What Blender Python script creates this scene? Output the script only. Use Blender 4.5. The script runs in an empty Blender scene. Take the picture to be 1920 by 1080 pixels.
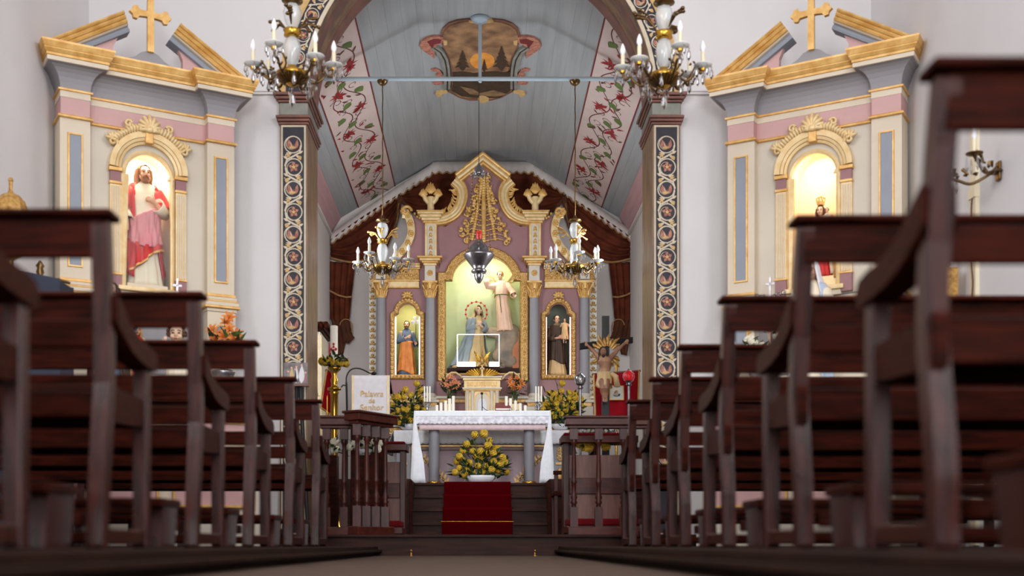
import bpy, math, random
from math import sin, cos, pi, sqrt, atan2, hypot
from mathutils import Vector, Matrix
random.seed(7)
scene = bpy.context.scene
COL = scene.collection
# ------------------------------------------------------------------ camera, world, lights
F, CX, HY, EYE = 2200.0, 900.0, 1022.0, 0.081      # focal length in pixels, vanishing point, eye height
cd = bpy.data.cameras.new('camera'); cam = bpy.data.objects.new('camera', cd); COL.objects.link(cam)
cam.location = (0, 0, EYE); cam.rotation_euler = (pi/2, 0, 0)
cd.sensor_width = 36; cd.lens = F/1920*36
cd.shift_x = (960-CX)/1920; cd.shift_y = (HY-540)/1920
cd.clip_start = 0.02; cd.clip_end = 100
cd.dof.use_dof = True; cd.dof.focus_distance = 13.5; cd.dof.aperture_fstop = 1.75
scene.camera = cam
w = bpy.data.worlds.new('world'); scene.world = w; w.use_nodes = True
bg = w.node_tree.nodes['Background']; bg.inputs[0].default_value = (.75, .85, 1, 1); bg.inputs[1].default_value = 0.9
vs = scene.view_settings
vs.view_transform = 'Standard'; vs.look = 'None'; vs.gamma = 1; vs.use_curve_mapping = False; vs.exposure = 0.52
try:
    scene.cycles.use_denoising = True
    scene.cycles.max_bounces = 8; scene.cycles.diffuse_bounces = 5; scene.cycles.transparent_max_bounces = 12
    scene.cycles.sample_clamp_indirect = 6; scene.cycles.caustics_reflective = False; scene.cycles.caustics_refractive = False
except Exception: pass

def area(name, loc, direction, sx, sy, power, color=(1, 1, 1), spread=None):
    l = bpy.data.lights.new(name, 'AREA'); l.shape = 'RECTANGLE'; l.size = sx; l.size_y = sy
    l.energy = power; l.color = color
    if spread: l.spread = spread
    o = bpy.data.objects.new(name, l); COL.objects.link(o); o.location = loc
    o.rotation_euler = Vector(direction).to_track_quat('-Z', 'Y').to_euler()
    return o
DAY = (1.0, .985, .985)
area('daylight_door', (0.3, -5.9, 2.3), (0, 1, .06), 2.4, 3.6, 390, (.94, .985, 1.0))
area('daylight_window_left', (-3.12, 3.6, 4.4), (1, .15, -.22), 2.6, 1.7, 140, DAY)
area('daylight_window_right', (3.12, 3.6, 4.4), (-1, .15, -.22), 2.6, 1.7, 150, DAY)
area('daylight_window_left_rear', (-3.12, -1.6, 4.4), (1, .2, -.2), 2.6, 1.7, 80, DAY)
area('daylight_window_right_rear', (3.12, -1.6, 4.4), (-1, .2, -.2), 2.6, 1.7, 80, DAY)
area('chancel_fill_left', (-2.04, 12.0, 3.0), (1, .55, -.2), 1.0, 1.5, 84, (.88, .95, 1))  # unseen side light added to brighten the dim chancel
area('chancel_fill_right', (2.04, 12.0, 3.0), (-1, .55, -.2), 1.0, 1.5, 84, (.88, .95, 1))  # added fill from the other side of the chancel, also unseen

# ------------------------------------------------------------------ materials
def lin(c): 
    c /= 255.0
    return c/12.92 if c <= .04045 else ((c+.055)/1.055)**2.4
def L(rgb): return (lin(rgb[0]), lin(rgb[1]), lin(rgb[2]), 1)
MATS = {}
def mat(name, rgb, rough=.55, metal=0.0, var=.10, scale=6.0, bump=0.0, rgb2=None, stretch=None, coat=0, spec=None, detail=4):
    if name in MATS: return MATS[name]
    m = bpy.data.materials.new(name); m.use_nodes = True; nt = m.node_tree
    b = nt.nodes['Principled BSDF']
    b.inputs['Roughness'].default_value = rough; b.inputs['Metallic'].default_value = metal
    if coat: b.inputs['Coat Weight'].default_value = coat
    if spec is not None: b.inputs['Specular IOR Level'].default_value = spec
    tc = nt.nodes.new('ShaderNodeTexCoord'); mp = nt.nodes.new('ShaderNodeMapping')
    if stretch: mp.inputs['Scale'].default_value = stretch
    nz = nt.nodes.new('ShaderNodeTexNoise'); nz.inputs['Scale'].default_value = scale; nz.inputs['Detail'].default_value = detail
    cr = nt.nodes.new('ShaderNodeValToRGB')
    c = L(rgb)
    if rgb2: c0, c1 = L(rgb2), c
    else:
        c0 = tuple(x*(1-var) for x in c[:3])+(1,); c1 = tuple(min(1, x*(1+var)) for x in c[:3])+(1,)
    cr.color_ramp.elements[0].color = c0; cr.color_ramp.elements[1].color = c1
    cr.color_ramp.elements[0].position = .35; cr.color_ramp.elements[1].position = .65
    nt.links.new(tc.outputs['Object'], mp.inputs[0]); nt.links.new(mp.outputs[0], nz.inputs['Vector'])
    nt.links.new(nz.outputs[0], cr.inputs[0]); nt.links.new(cr.outputs[0], b.inputs['Base Color'])
    if bump:
        bp = nt.nodes.new('ShaderNodeBump'); bp.inputs['Strength'].default_value = bump; bp.inputs['Distance'].default_value = .01
        nt.links.new(nz.outputs[0], bp.inputs['Height']); nt.links.new(bp.outputs[0], b.inputs['Normal'])
    MATS[name] = m; return m
def emis(name, rgb, strength, base=(240, 240, 240)):
    m = mat(name, base, .4); b = m.node_tree.nodes['Principled BSDF']
    b.inputs['Emission Color'].default_value = L(rgb); b.inputs['Emission Strength'].default_value = strength
    return m
def glassy(name, tint=(1, 1, 1), gloss=.12, rough=.03, k=1.0):
    m = bpy.data.materials.new(name); m.use_nodes = True; nt = m.node_tree; nt.nodes.clear()
    out = nt.nodes.new('ShaderNodeOutputMaterial'); mx = nt.nodes.new('ShaderNodeMixShader')
    tr = nt.nodes.new('ShaderNodeBsdfTransparent'); tr.inputs[0].default_value = (*tint, 1)
    gl = nt.nodes.new('ShaderNodeBsdfGlossy'); gl.inputs['Roughness'].default_value = rough
    fr = nt.nodes.new('ShaderNodeFresnel'); fr.inputs[0].default_value = 1.5
    ma = nt.nodes.new('ShaderNodeMath'); ma.operation = 'MULTIPLY_ADD'; ma.inputs[1].default_value = k; ma.inputs[2].default_value = gloss; ma.use_clamp = True
    nt.links.new(fr.outputs[0], ma.inputs[0]); nt.links.new(ma.outputs[0], mx.inputs[0])
    nt.links.new(tr.outputs[0], mx.inputs[1]); nt.links.new(gl.outputs[0], mx.inputs[2]); nt.links.new(mx.outputs[0], out.inputs[0])
    return m
M = dict(
 wall=mat('white_plaster', (224, 221, 222), .85, var=.03, scale=1.4, bump=.05),
 chwall=mat('chancel_plaster', (212, 203, 198), .85, var=.03, scale=1.5),
 floor=mat('tan_floor', (72, 57, 48), .6, spec=.15, var=.08, scale=3, stretch=(3, .4, 1)),
 wood=mat('dark_pew_wood', (60, 20, 11), .38, rgb2=(32, 10, 5), scale=5, stretch=(1.2, 9, 9), spec=.04),
 woodv=mat('dark_post_wood', (64, 27, 21), .27, rgb2=(38, 15, 11), scale=5, stretch=(9, 9, 1.2), spec=.42),
 plat=mat('platform_wood', (44, 24, 15), .55, rgb2=(28, 15, 10), scale=4, stretch=(9, 1, 9), spec=.12),
 stepw=mat('step_wood', (58, 34, 28), .42, rgb2=(40, 23, 19), scale=4, stretch=(1, 9, 9), spec=.08),
 rail=mat('reddish_rail_wood', (84, 36, 26), .36, rgb2=(58, 23, 17), scale=5, stretch=(2, 5, 5), spec=.25),
 railv=mat('reddish_baluster_wood', (76, 32, 24), .36, rgb2=(50, 20, 15), scale=5, stretch=(6, 6, 1.2), spec=.3),
 panelw=mat('pale_red_panel_wood', (120, 72, 62), .45, rgb2=(98, 58, 48), scale=5, stretch=(8, 8, 1)),
 carpet=mat('red_carpet', (68, 2, 6), .95, var=.15, scale=120, bump=.3, spec=.0),
 cushion=mat('dark_red_cushion', (104, 10, 20), .85, var=.1, scale=8, spec=.15),
 redcloth=mat('red_cloth', (170, 10, 30), .8, var=.1, scale=8, spec=.2),
 white=mat('white_cloth', (232, 230, 234), .8, var=.04, scale=20),
 lace=mat('lace_cloth', (236, 232, 238), .85, rgb2=(196, 188, 198), scale=22, bump=.3),
 pinkcloth=mat('pink_undercloth', (214, 186, 188), .8, var=.05, scale=14),
 grey=mat('grey_painted_column', (124, 119, 124), .5, var=.05, scale=4),
 lilac=mat('lilac_paint', (150, 147, 151), .6, var=.04, scale=4),
 lilacdark=mat('lilac_paint_deep', (148, 154, 166), .6, var=.04, scale=4),
 mauve=mat('mauve_paint', (160, 116, 118), .6, var=.06, scale=3),
 pink=mat('pink_paint', (206, 164, 162), .6, var=.04, scale=3),
 cream=mat('cream_paint', (222, 208, 186), .6, var=.04, scale=3),
 creamlight=mat('cream_paint_pale', (214, 204, 188), .6, var=.03, scale=3),
 gold=mat('gold_paint', (236, 192, 118), .38, .2, rgb2=(212, 158, 82), scale=14),
 goldpale=mat('pale_gold_paint', (240, 214, 164), .42, .12, rgb2=(228, 192, 132), scale=14),
 golddark=mat('old_gilding', (210, 166, 94), .38, .3, rgb2=(160, 114, 52), scale=40),
 brass=mat('brass', (196, 150, 60), .25, .9, var=.12, scale=20),
 bronze=mat('dark_bronze', (110, 84, 50), .3, .85, var=.2, scale=30),
 silver=mat('tarnished_silver', (150, 146, 150), .28, .9, var=.2, scale=40),
 iron=mat('black_iron', (24, 22, 24), .5, .2),
 rodpaint=mat('pale_blue_rod_paint', (170, 184, 194), .5, var=.04),
 ceil=mat('grey_blue_ceiling_paint', (166, 167, 168), .7, rgb2=(154, 156, 158), scale=2.2, stretch=(6, .5, 6)),
 ceilpink=mat('pink_ceiling_paint', (190, 150, 152), .7, var=.06, scale=3, stretch=(6, .6, 6)),
 strip=mat('pale_pink_band_paint', (206, 184, 178), .7, var=.05, scale=3),
 maroon=mat('maroon_line_paint', (112, 34, 40), .6),
 vine=mat('vine_brown_paint', (98, 50, 46), .7, var=.2),
 flower=mat('flower_red_paint', (150, 30, 34), .7, var=.15, scale=10),
 leafg=mat('leaf_green_paint', (92, 112, 56), .7, var=.2, scale=10),
 leafb=mat('leaf_brown_paint', (104, 66, 52), .7, var=.2, scale=10),
 navy=mat('navy_paint', (40, 36, 48), .6, var=.2, scale=12),
 scroll=mat('cream_scroll_paint', (214, 200, 176), .6, var=.06, scale=12),
 salmon=mat('salmon_paint', (196, 132, 108), .6, rgb2=(150, 90, 78), scale=30),
 ochre=mat('ochre_paint', (206, 170, 112), .6, var=.12, scale=30),
 marble=mat('brown_marble', (146, 112, 80), .4, rgb2=(96, 70, 50), scale=5, stretch=(3, 3, .8), detail=8),
 redmarble=mat('reddish_marble', (132, 84, 72), .4, rgb2=(104, 66, 56), scale=8, detail=8),
 greenmarble=mat('greenish_marble', (142, 142, 132), .4, rgb2=(118, 120, 112), scale=8, detail=8),
 marroncurt=mat('maroon_curtain', (104, 50, 32), .85, rgb2=(72, 32, 20), scale=5, spec=.1),
 tailcurt=mat('brown_curtain_lining', (92, 56, 38), .85, rgb2=(70, 40, 28), scale=5, spec=.1),
 curtgold=mat('curtain_gold_trim', (150, 108, 62), .6, var=.2, scale=20),
 valance=mat('pale_valance', (204, 192, 186), .8, var=.04),
 nichegreen=mat('pale_green_niche', (206, 212, 166), .7, var=.04),
 nichegreen2=mat('dull_green_niche', (150, 150, 96), .7, var=.05),
 nichedark=mat('teal_niche', (72, 84, 76), .7, var=.1),
 nichewarm=mat('warm_cream_niche', (240, 220, 184), .7, var=.03),
 skin=mat('painted_skin', (226, 176, 146), .5, var=.04),
 skinpale=mat('painted_skin_pale', (226, 190, 160), .5, var=.04),
 corpus=mat('corpus_skin', (176, 132, 102), .5, rgb2=(142, 98, 76), scale=12),
 hairl=mat('light_brown_hair', (150, 106, 80), .6, var=.12, scale=30),
 hairb=mat('brown_hair', (84, 52, 34), .6, var=.2, scale=30),
 hairg=mat('golden_hair', (206, 140, 66), .6, var=.2, scale=30),
 hairk=mat('dark_hair', (40, 26, 22), .6, var=.2, scale=30),
 eye=mat('painted_eye', (40, 26, 22), .4), lip=mat('painted_lip', (176, 84, 74), .5),
 robewhite=mat('white_robe', (238, 224, 200), .6, var=.04),
 robered=mat('red_robe', (206, 44, 42), .6, var=.1, scale=8),
 robepink=mat('pink_robe', (222, 140, 146), .6, var=.08, scale=8),
 robeangel=mat('pale_pink_robe', (238, 196, 170), .6, var=.06, scale=8),
 robeorange=mat('orange_robe', (226, 146, 72), .6, rgb2=(206, 116, 50), scale=10),
 robeblue=mat('dusty_blue_robe', (84, 100, 122), .6, var=.1, scale=8),
 robemary=mat('grey_blue_mantle', (140, 150, 158), .6, var=.08, scale=6),
 robebrown=mat('dark_brown_habit', (62, 44, 30), .6, var=.15, scale=8),
 robecream=mat('cream_underskirt', (214, 182, 130), .6, var=.08, scale=8),
 rock=mat('grotto_rock', (176, 152, 126), .8, rgb2=(122, 112, 104), scale=6, bump=.5),
 terracotta=mat('terracotta_paint', (206, 128, 92), .7, var=.06),
 petalY=mat('yellow_bloom', (214, 180, 44), .75, rgb2=(168, 122, 30), scale=40),
 petalO=mat('orange_lily', (232, 150, 66), .6, rgb2=(206, 106, 40), scale=18),
 petalP=mat('peach_lily', (232, 164, 110), .6, rgb2=(214, 120, 80), scale=18),
 petalW=mat('white_bloom', (232, 226, 206), .7, var=.06),
 leaf=mat('dark_leaf', (44, 66, 34), .5, rgb2=(28, 44, 24), scale=12),
 leaf2=mat('fresh_leaf', (84, 110, 44), .5, rgb2=(56, 84, 34), scale=12),
 wax=mat('white_wax', (238, 230, 214), .5, var=.02),
 bulb=mat('opal_bulb', (246, 244, 250), .2, var=.01),
 candlesleeve=mat('candle_sleeve', (232, 220, 190), .5, var=.03),
 crystal=glassy('cut_crystal', (.93, .93, .95), .22, .06),
 pane=glassy('clear_pane', (.97, .98, .97), .0, .05, .06),
 redglass=emis('red_lamp_glass', (220, 10, 20), .25, (190, 10, 20)),
 led=emis('white_led_tube', (255, 244, 236), 3.2), ledp=emis('pink_led_tube', (255, 206, 190), 5.0),
 panglass=glassy('pressed_glass', (.86, .86, .87), .35, .12),
 navycloth=mat('navy_cloth', (46, 50, 66), .85, var=.08),
 book=mat('red_book', (120, 30, 40), .5), paper=mat('paper', (230, 224, 210), .8, var=.03),
 plastic=mat('grey_plastic', (170, 170, 172), .5),
 photo=mat('holy_picture_print', (150, 140, 140), .5, rgb2=(96, 86, 92), scale=14, detail=2),
 emblem=mat('emblem_print', (228, 224, 210), .6, var=.03),
)

# ------------------------------------------------------------------ geometry helpers
ORG = {}
def P(px, py, Y): return Vector(((px-CX)*Y/F, Y, EYE+(HY-py)*Y/F))
def thing(name, label, cat, loc=(0, 0, 0), rotz=0, group=None, kind=None, local=False):
    o = bpy.data.objects.new(name, None); COL.objects.link(o); o.empty_display_size = .1
    o.location = loc; o.rotation_euler = (0, 0, rotz); o['label'] = label
    if cat: o['category'] = cat
    if group: o['group'] = group
    if kind: o['kind'] = kind
    ORG[o.name] = Vector((0, 0, 0)) if (local or rotz) else Vector(loc)
    return o
def tag(o, label, cat=None, group=None, kind=None):
    o['label'] = label
    if cat: o['category'] = cat
    if group: o['group'] = group
    if kind: o['kind'] = kind
    return o
class MB:
    def __init__(s): s.v = []; s.f = []; s.mi = []; s.sm = []
    def add(s, vs, fs, m=0, smooth=False):
        n = len(s.v); s.v += [tuple(v) for v in vs]
        for f in fs: s.f.append([i+n for i in f]); s.mi.append(m); s.sm.append(smooth)
    def box(s, x0, x1, y0, y1, z0, z1, m=0):
        v = [(x, y, z) for z in (z0, z1) for y in (y0, y1) for x in (x0, x1)]
        s.add(v, [(0, 2, 3, 1), (4, 5, 7, 6), (0, 1, 5, 4), (2, 6, 7, 3), (0, 4, 6, 2), (1, 3, 7, 5)], m)
    def boxc(s, c, dx, dy, dz, m=0): s.box(c[0]-dx/2, c[0]+dx/2, c[1]-dy/2, c[1]+dy/2, c[2]-dz/2, c[2]+dz/2, m)
    def prism(s, pts, y0, y1, m=0, plane='xz', smooth=False):
        n = len(pts)
        if plane == 'xz': a = [(p[0], y0, p[1]) for p in pts]; b = [(p[0], y1, p[1]) for p in pts]
        elif plane == 'xy': a = [(p[0], p[1], y0) for p in pts]; b = [(p[0], p[1], y1) for p in pts]
        else: a = [(y0, p[0], p[1]) for p in pts]; b = [(y1, p[0], p[1]) for p in pts]
        s.add(a+b, [tuple(range(n)), tuple(range(2*n-1, n-1, -1))], m)
        s.add(a+b, [(i, n+i, n+(i+1) % n, (i+1) % n) for i in range(n)], m, smooth)
    def tube(s, pts, r, n=8, m=0, closed=False, flat=1.0, smooth=True):
        pts = [Vector(p) for p in pts]; N = len(pts)
        if not hasattr(r, '__len__'): r = [r]*N
        up = None; rings = []
        for i, p in enumerate(pts):
            a = pts[(i-1) % N] if (closed or i > 0) else p; b = pts[(i+1) % N] if (closed or i < N-1) else p
            t = (b-a)
            if t.length < 1e-9: t = Vector((0, 0, 1))
            t.normalize()
            if up is None:
                up = Vector((0, 1, 0)) if abs(t.y) < .9 else Vector((1, 0, 0))
            u = up - t*up.dot(t)
            if u.length < 1e-6: u = t.orthogonal()
            u.normalize(); up = u; v = t.cross(u)
            rings.append([p + (u*cos(2*pi*k/n)*flat + v*sin(2*pi*k/n))*r[i] for k in range(n)])
        vs = [q for ring in rings for q in ring]; fs = []
        R = N if closed else N-1
        for i in range(R):
            for k in range(n):
                a = i*n+k; b = i*n+(k+1) % n; j = ((i+1) % N)*n
                fs.append((a, b, j+(k+1) % n, j+k))
        s.add(vs, fs, m, smooth)
        if not closed: s.add(rings[0], [tuple(range(n-1, -1, -1))], m); s.add(rings[-1], [tuple(range(n))], m)
    def lathe(s, prof, c=(0, 0, 0), n=16, m=0, sx=1, sy=1, smooth=True, flute=0, nf=0):
        vs = []; 
        for r, z in prof:
            for k in range(n):
                q = 1+flute*cos(nf*2*pi*k/n) if nf else 1
                vs.append((c[0]+r*q*cos(2*pi*k/n)*sx, c[1]+r*q*sin(2*pi*k/n)*sy, c[2]+z))
        fs = [(i*n+k, i*n+(k+1) % n, (i+1)*n+(k+1) % n, (i+1)*n+k) for i in range(len(prof)-1) for k in range(n)]
        s.add(vs, fs, m, smooth)
        s.add(vs[:n], [tuple(range(n-1, -1, -1))], m); s.add(vs[-n:], [tuple(range(n))], m)
    def ball(s, c, r, nu=10, nv=6, m=0, smooth=True):
        if not hasattr(r, '__len__'): r = (r, r, r)
        vs = [(c[0], c[1], c[2]-r[2])]
        for j in range(1, nv):
            a = -pi/2+pi*j/nv
            for k in range(nu): vs.append((c[0]+r[0]*cos(a)*cos(2*pi*k/nu), c[1]+r[1]*cos(a)*sin(2*pi*k/nu), c[2]+r[2]*sin(a)))
        vs.append((c[0], c[1], c[2]+r[2])); fs = []
        for k in range(nu): fs.append((0, 1+(k+1) % nu, 1+k))
        for j in range(nv-2):
            for k in range(nu): fs.append((1+j*nu+k, 1+j*nu+(k+1) % nu, 1+(j+1)*nu+(k+1) % nu, 1+(j+1)*nu+k))
        t = len(vs)-1; o = 1+(nv-2)*nu
        for k in range(nu): fs.append((o+k, o+(k+1) % nu, t))
        s.add(vs, fs, m, smooth)
    def grid(s, rows, m=0, smooth=True, closed=False):
        n = len(rows[0]); vs = [p for r in rows for p in r]; fs = []
        K = n if closed else n-1
        for i in range(len(rows)-1):
            for k in range(K): fs.append((i*n+k, i*n+(k+1) % n, (i+1)*n+(k+1) % n, (i+1)*n+k))
        s.add(vs, fs, m, smooth)
    def sweep(s, path, prof, plane='xz', base=0.0, closed=False, m=0, smooth=False):
        # path: 2-D points; prof: (offset along the path's left normal, height towards the viewer / up)
        N = len(path); rows = []
        for i in range(N):
            a = path[(i-1) % N] if (closed or i > 0) else None; b = path[(i+1) % N] if (closed or i < N-1) else None; p = path[i]
            def nrm(u, v):
                d = (v[0]-u[0], v[1]-u[1]); l = hypot(*d) or 1; return (-d[1]/l, d[0]/l)
            if a is None: nx, ny = nrm(p, b); k = 1
            elif b is None: nx, ny = nrm(a, p); k = 1
            else:
                n1, n2 = nrm(a, p), nrm(p, b); nx, ny = n1[0]+n2[0], n1[1]+n2[1]; l = hypot(nx, ny)
                if l < 1e-6: nx, ny = n1; k = 1
                else: nx /= l; ny /= l; k = 1/max(.35, nx*n1[0]+ny*n1[1])
            row = []
            for o, h in prof:
                x, y = p[0]+nx*o*k, p[1]+ny*o*k
                row.append((x, base-h, y) if plane == 'xz' else (x, y, base+h))
            rows.append(row)
        if closed: rows.append(rows[0])
        n = len(prof); vs = [q for r in rows for q in r]
        s.add(vs, [(i*n+k, i*n+(k+1) % n, (i+1)*n+(k+1) % n, (i+1)*n+k) for i in range(len(rows)-1) for k in range(n)], m, smooth)
        if not closed: s.add(rows[0], [tuple(range(n))], m); s.add(rows[-1], [tuple(range(n-1, -1, -1))], m)
    def build(s, name, mats, parent=None, label=None, cat=None, group=None, kind=None, bevel=0, local=None, solid=0, remesh=0, sub=0, raw=False):
        if not isinstance(mats, (list, tuple)): mats = [mats]
        org = ORG.get(parent.name, Vector((0, 0, 0))) if parent else Vector(local or (0, 0, 0))
        sub_ = Vector((0, 0, 0)) if raw else org
        me = bpy.data.meshes.new(name)
        me.from_pydata([(v[0]-sub_.x, v[1]-sub_.y, v[2]-sub_.z) for v in s.v], [], s.f)
        for m in mats: me.materials.append(m if not isinstance(m, str) else M[m])
        me.polygons.foreach_set('material_index', s.mi); me.polygons.foreach_set('use_smooth', s.sm)
        me.update()
        o = bpy.data.objects.new(name, me); COL.objects.link(o)
        if parent: o.parent = parent; ORG[o.name] = org
        else: o.location = org; ORG[o.name] = org
        if label: o['label'] = label
        if cat: o['category'] = cat
        if group: o['group'] = group
        if kind: o['kind'] = kind
        if solid:
            d = o.modifiers.new('solid', 'SOLIDIFY'); d.thickness = solid; d.offset = 0
        if remesh:
            d = o.modifiers.new('remesh', 'REMESH'); d.mode = 'VOXEL'; d.voxel_size = remesh; d.use_smooth_shade = True
            d2 = o.modifiers.new('smooth', 'SMOOTH'); d2.iterations = 2; d2.factor = .5
        if sub:
            d = o.modifiers.new('sub', 'SUBSURF'); d.levels = d.render_levels = sub
        if bevel:
            d = o.modifiers.new('bevel', 'BEVEL'); d.width = bevel; d.segments = 2; d.limit_method = 'ANGLE'; d.harden_normals = False
        return o
def dup(o, parent=None, org=None):
    c = o.copy(); COL.objects.link(c)
    if parent: c.parent = parent
    for ch in list(o.children): dup(ch, c)
    return c
def arc(cx, cz, r, a0, a1, n, rz=None):
    rz = rz or r
    return [(cx+r*cos(math.radians(a0+(a1-a0)*i/n)), cz+rz*sin(math.radians(a0+(a1-a0)*i/n))) for i in range(n+1)]
def smoothpath(pts, n=6):
    out = []; N = len(pts); pts = [Vector(p) for p in pts]
    for i in range(N-1):
        p0, p1, p2, p3 = pts[max(0, i-1)], pts[i], pts[i+1], pts[min(N-1, i+2)]
        for k in range(n):
            t = k/n
            out.append(.5*((2*p1)+(-p0+p2)*t+(2*p0-5*p1+4*p2-p3)*t*t+(-p0+3*p1-3*p2+p3)*t**3))
    out.append(pts[-1]); return out
def spiral2(cx, cz, r0, r1, a0, a1, n=14):
    return [(cx+(r0+(r1-r0)*i/n)*cos(math.radians(a0+(a1-a0)*i/n)), cz+(r0+(r1-r0)*i/n)*sin(math.radians(a0+(a1-a0)*i/n))) for i in range(n+1)]
def leaf2(mb, base, tip, wd, y, m=0, thick=.004, n=5, curve=.0):
    # a pointed leaf lying in the xz plane at depth y
    bx, bz = base; tx, tz = tip; dx, dz = tx-bx, tz-bz; l = hypot(dx, dz) or 1e-6; nx, nz = -dz/l, dx/l
    pts = []
    for i in range(n+1):
        t = i/n; k = sin(pi*t**.8)*wd/2; c = curve*sin(pi*t)
        pts.append((bx+dx*t+nx*(k+c), bz+dz*t+nz*(k+c)))
    for i in range(n-1, 0, -1):
        t = i/n; k = -sin(pi*t**.8)*wd/2; c = curve*sin(pi*t)
        pts.append((bx+dx*t+nx*(k+c), bz+dz*t+nz*(k+c)))
    mb.prism(pts, y-thick, y+thick, m)
# ------------------------------------------------------------------ flat painted ornament
class Flat:
    """flat painted shapes given in (u, v), laid on a surface by fn(u, v, lift)"""
    def __init__(s, fn): s.fn = fn; s.parts = {}
    def mb(s, m): return s.parts.setdefault(m, MB())
    def poly(s, m, pts, h=.002): s.mb(m).add([s.fn(u, v, h) for u, v in pts], [tuple(range(len(pts)))])
    def fan(s, m, c, pts, h=.002):
        n = len(pts); s.mb(m).add([s.fn(c[0], c[1], h)]+[s.fn(u, v, h) for u, v in pts], [(0, 1+i, 1+(i+1) % n) for i in range(n)])
    def rib(s, m, pts, wd, h=.002, taper=False):
        N = len(pts); vs = []
        for i in range(N):
            a = pts[max(0, i-1)]; b = pts[min(N-1, i+1)]; dx, dy = b[0]-a[0], b[1]-a[1]; l = hypot(dx, dy) or 1
            k = wd/2*((1-i/(N-1))*.85+.15 if taper else 1)
            vs += [s.fn(pts[i][0]-dy/l*k, pts[i][1]+dx/l*k, h), s.fn(pts[i][0]+dy/l*k, pts[i][1]-dx/l*k, h)]
        s.mb(m).add(vs, [(2*i, 2*i+1, 2*i+3, 2*i+2) for i in range(N-1)])
    def star(s, m, c, r, n, inner=.35, rot=0, h=.003):
        s.fan(m, c, [(c[0]+(r if k % 2 == 0 else r*inner)*cos(rot+pi*k/n), c[1]+(r if k % 2 == 0 else r*inner)*sin(rot+pi*k/n)) for k in range(2*n)], h)
    def disc(s, m, c, r, n=10, h=.003): s.fan(m, c, [(c[0]+r*cos(2*pi*k/n), c[1]+r*sin(2*pi*k/n)) for k in range(n)], h)
    def leaf(s, m, a, b, wd, curve=0, h=.003, half=None):
        dx, dy = b[0]-a[0], b[1]-a[1]; l = hypot(dx, dy) or 1e-6; nx, ny = -dy/l, dx/l; up = []; dn = []; mid = []
        for i in range(7):
            t = i/6; c = curve*sin(pi*t); k = sin(pi*t**.75)*wd/2; q = (a[0]+dx*t+nx*c, a[1]+dy*t+ny*c)
            mid.append(q); up.append((q[0]+nx*k, q[1]+ny*k)); dn.append((q[0]-nx*k, q[1]-ny*k))
        s.poly(m, mid+up[-2:0:-1], h); s.poly(half or m, mid+dn[-2:0:-1], h)
    def build(s, names, parent):
        for m, b in s.parts.items(): b.build(names.get(m, 'painted_ornament'), M[m], parent, kind='stuff')

# ------------------------------------------------------------------ the room
def structure(name, mb, m, bevel=0): 
    o = mb.build(name, m, bevel=bevel); o['kind'] = 'structure'; return o
ZN = 6.3; YB = 9.6; YA = 10.16; YC = 16.4; XC = 2.09; XN = 3.2
ARC_R = 1.42; ARC_Z = EYE+(HY-180)*YB/F
b = MB(); b.box(-XN, XN, -6, 9.0, -.12, 0); structure('floor', b, 'floor')
def platform(name, x0, x1, edge):
    root = bpy.data.objects.new(name, None); COL.objects.link(root); root['kind'] = 'structure'; ORG[name] = Vector((0, 0, 0))
    inward = 1 if edge == x1 else -1
    b = MB(); b.box(min(x0, x1-.02) if inward > 0 else x0+.02, x1-.02 if inward > 0 else x1, -6, 8.985, 0, .044); b.build('platform_riser', 'plat', root)
    n = 12
    for i in range(n):
        a = x0+(x1-x0)*i/n; c = x0+(x1-x0)*(i+1)/n
        bb = MB(); bb.box(a+.002, c-.002, -6, 8.99, .045, .071); bb.build('floor_board', 'plat', root, bevel=.003)
    bb = MB(); e = edge; bb.box(e-.012 if inward > 0 else e-.03, e+.03 if inward > 0 else e+.012, -6, 8.99, .028, .0445); bb.build('nosing', 'plat', root, bevel=.003)
    return root
platform('floor_platform_left', -XN, -.78, -.78)
platform('floor_platform_right', .60, XN, .60)
b = MB(); b.box(-1.95, 1.95, 9.0, YA, 0, .138); b.box(-XC, XC, YA, 13.2, 0, .138); so = structure('floor_chancel', b, 'stepw')
b = MB(); b.box(-1.97, 1.97, 8.975, 9.3, .139, .162); b.build('step_tread', 'stepw', so, bevel=.006)
b = MB(); b.box(-1.95, 1.95, 9.301, YA, .139, .1615); b.box(-XC, XC, YA, 13.1, .139, .1615); b.build('chancel_boards', 'stepw', so)

b = MB(); b.box(-XN-.15, -XN, -6, YB, -.1, ZN); structure('wall_left', b, 'wall')
b = MB(); b.box(XN, XN+.15, -6, YB, -.1, ZN); structure('wall_right', b, 'wall')
b = MB(); b.box(-XN, XN, -6.2, -6, -.1, ZN); structure('wall_front', b, 'wall')
b = MB(); b.box(-XN, XN, -6, YA, ZN, ZN+.1); structure('ceiling_nave', b, 'wall')
pts = [(-XN, 0), (-ARC_R, 0)]+arc(0, ARC_Z, ARC_R, 180, 0, 40)+[(ARC_R, 0), (XN, 0), (XN, ZN), (-XN, ZN)]
b = MB(); b.prism(pts, YB, YA); structure('wall_back', b, 'wall')
for n, s in (('trim_1', -1), ('trim_2', 1)):
    b = MB(); zt = EYE+(HY-172)*YB/F
    b.box(min(s*1.63, s*XN), max(s*1.63, s*XN), YB-.03, YB, zt-.03, zt); b.box(min(s*1.63, s*XN), max(s*1.63, s*XN), YB-.045, YB, zt-.012, zt)
    structure(n, b, 'wall')
for n, s in (('wall_chancel_left', -1), ('wall_chancel_right', 1)):
    b = MB(); b.box(min(s*XC, s*(XC+.15)), max(s*XC, s*(XC+.15)), YA, YC, 0, 4.6); structure(n, b, 'chwall')
b = MB(); b.box(-XC-.15, XC+.15, YC, YC+.15, 0, 5.6); structure('wall_chancel_back', b, 'chwall')
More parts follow.
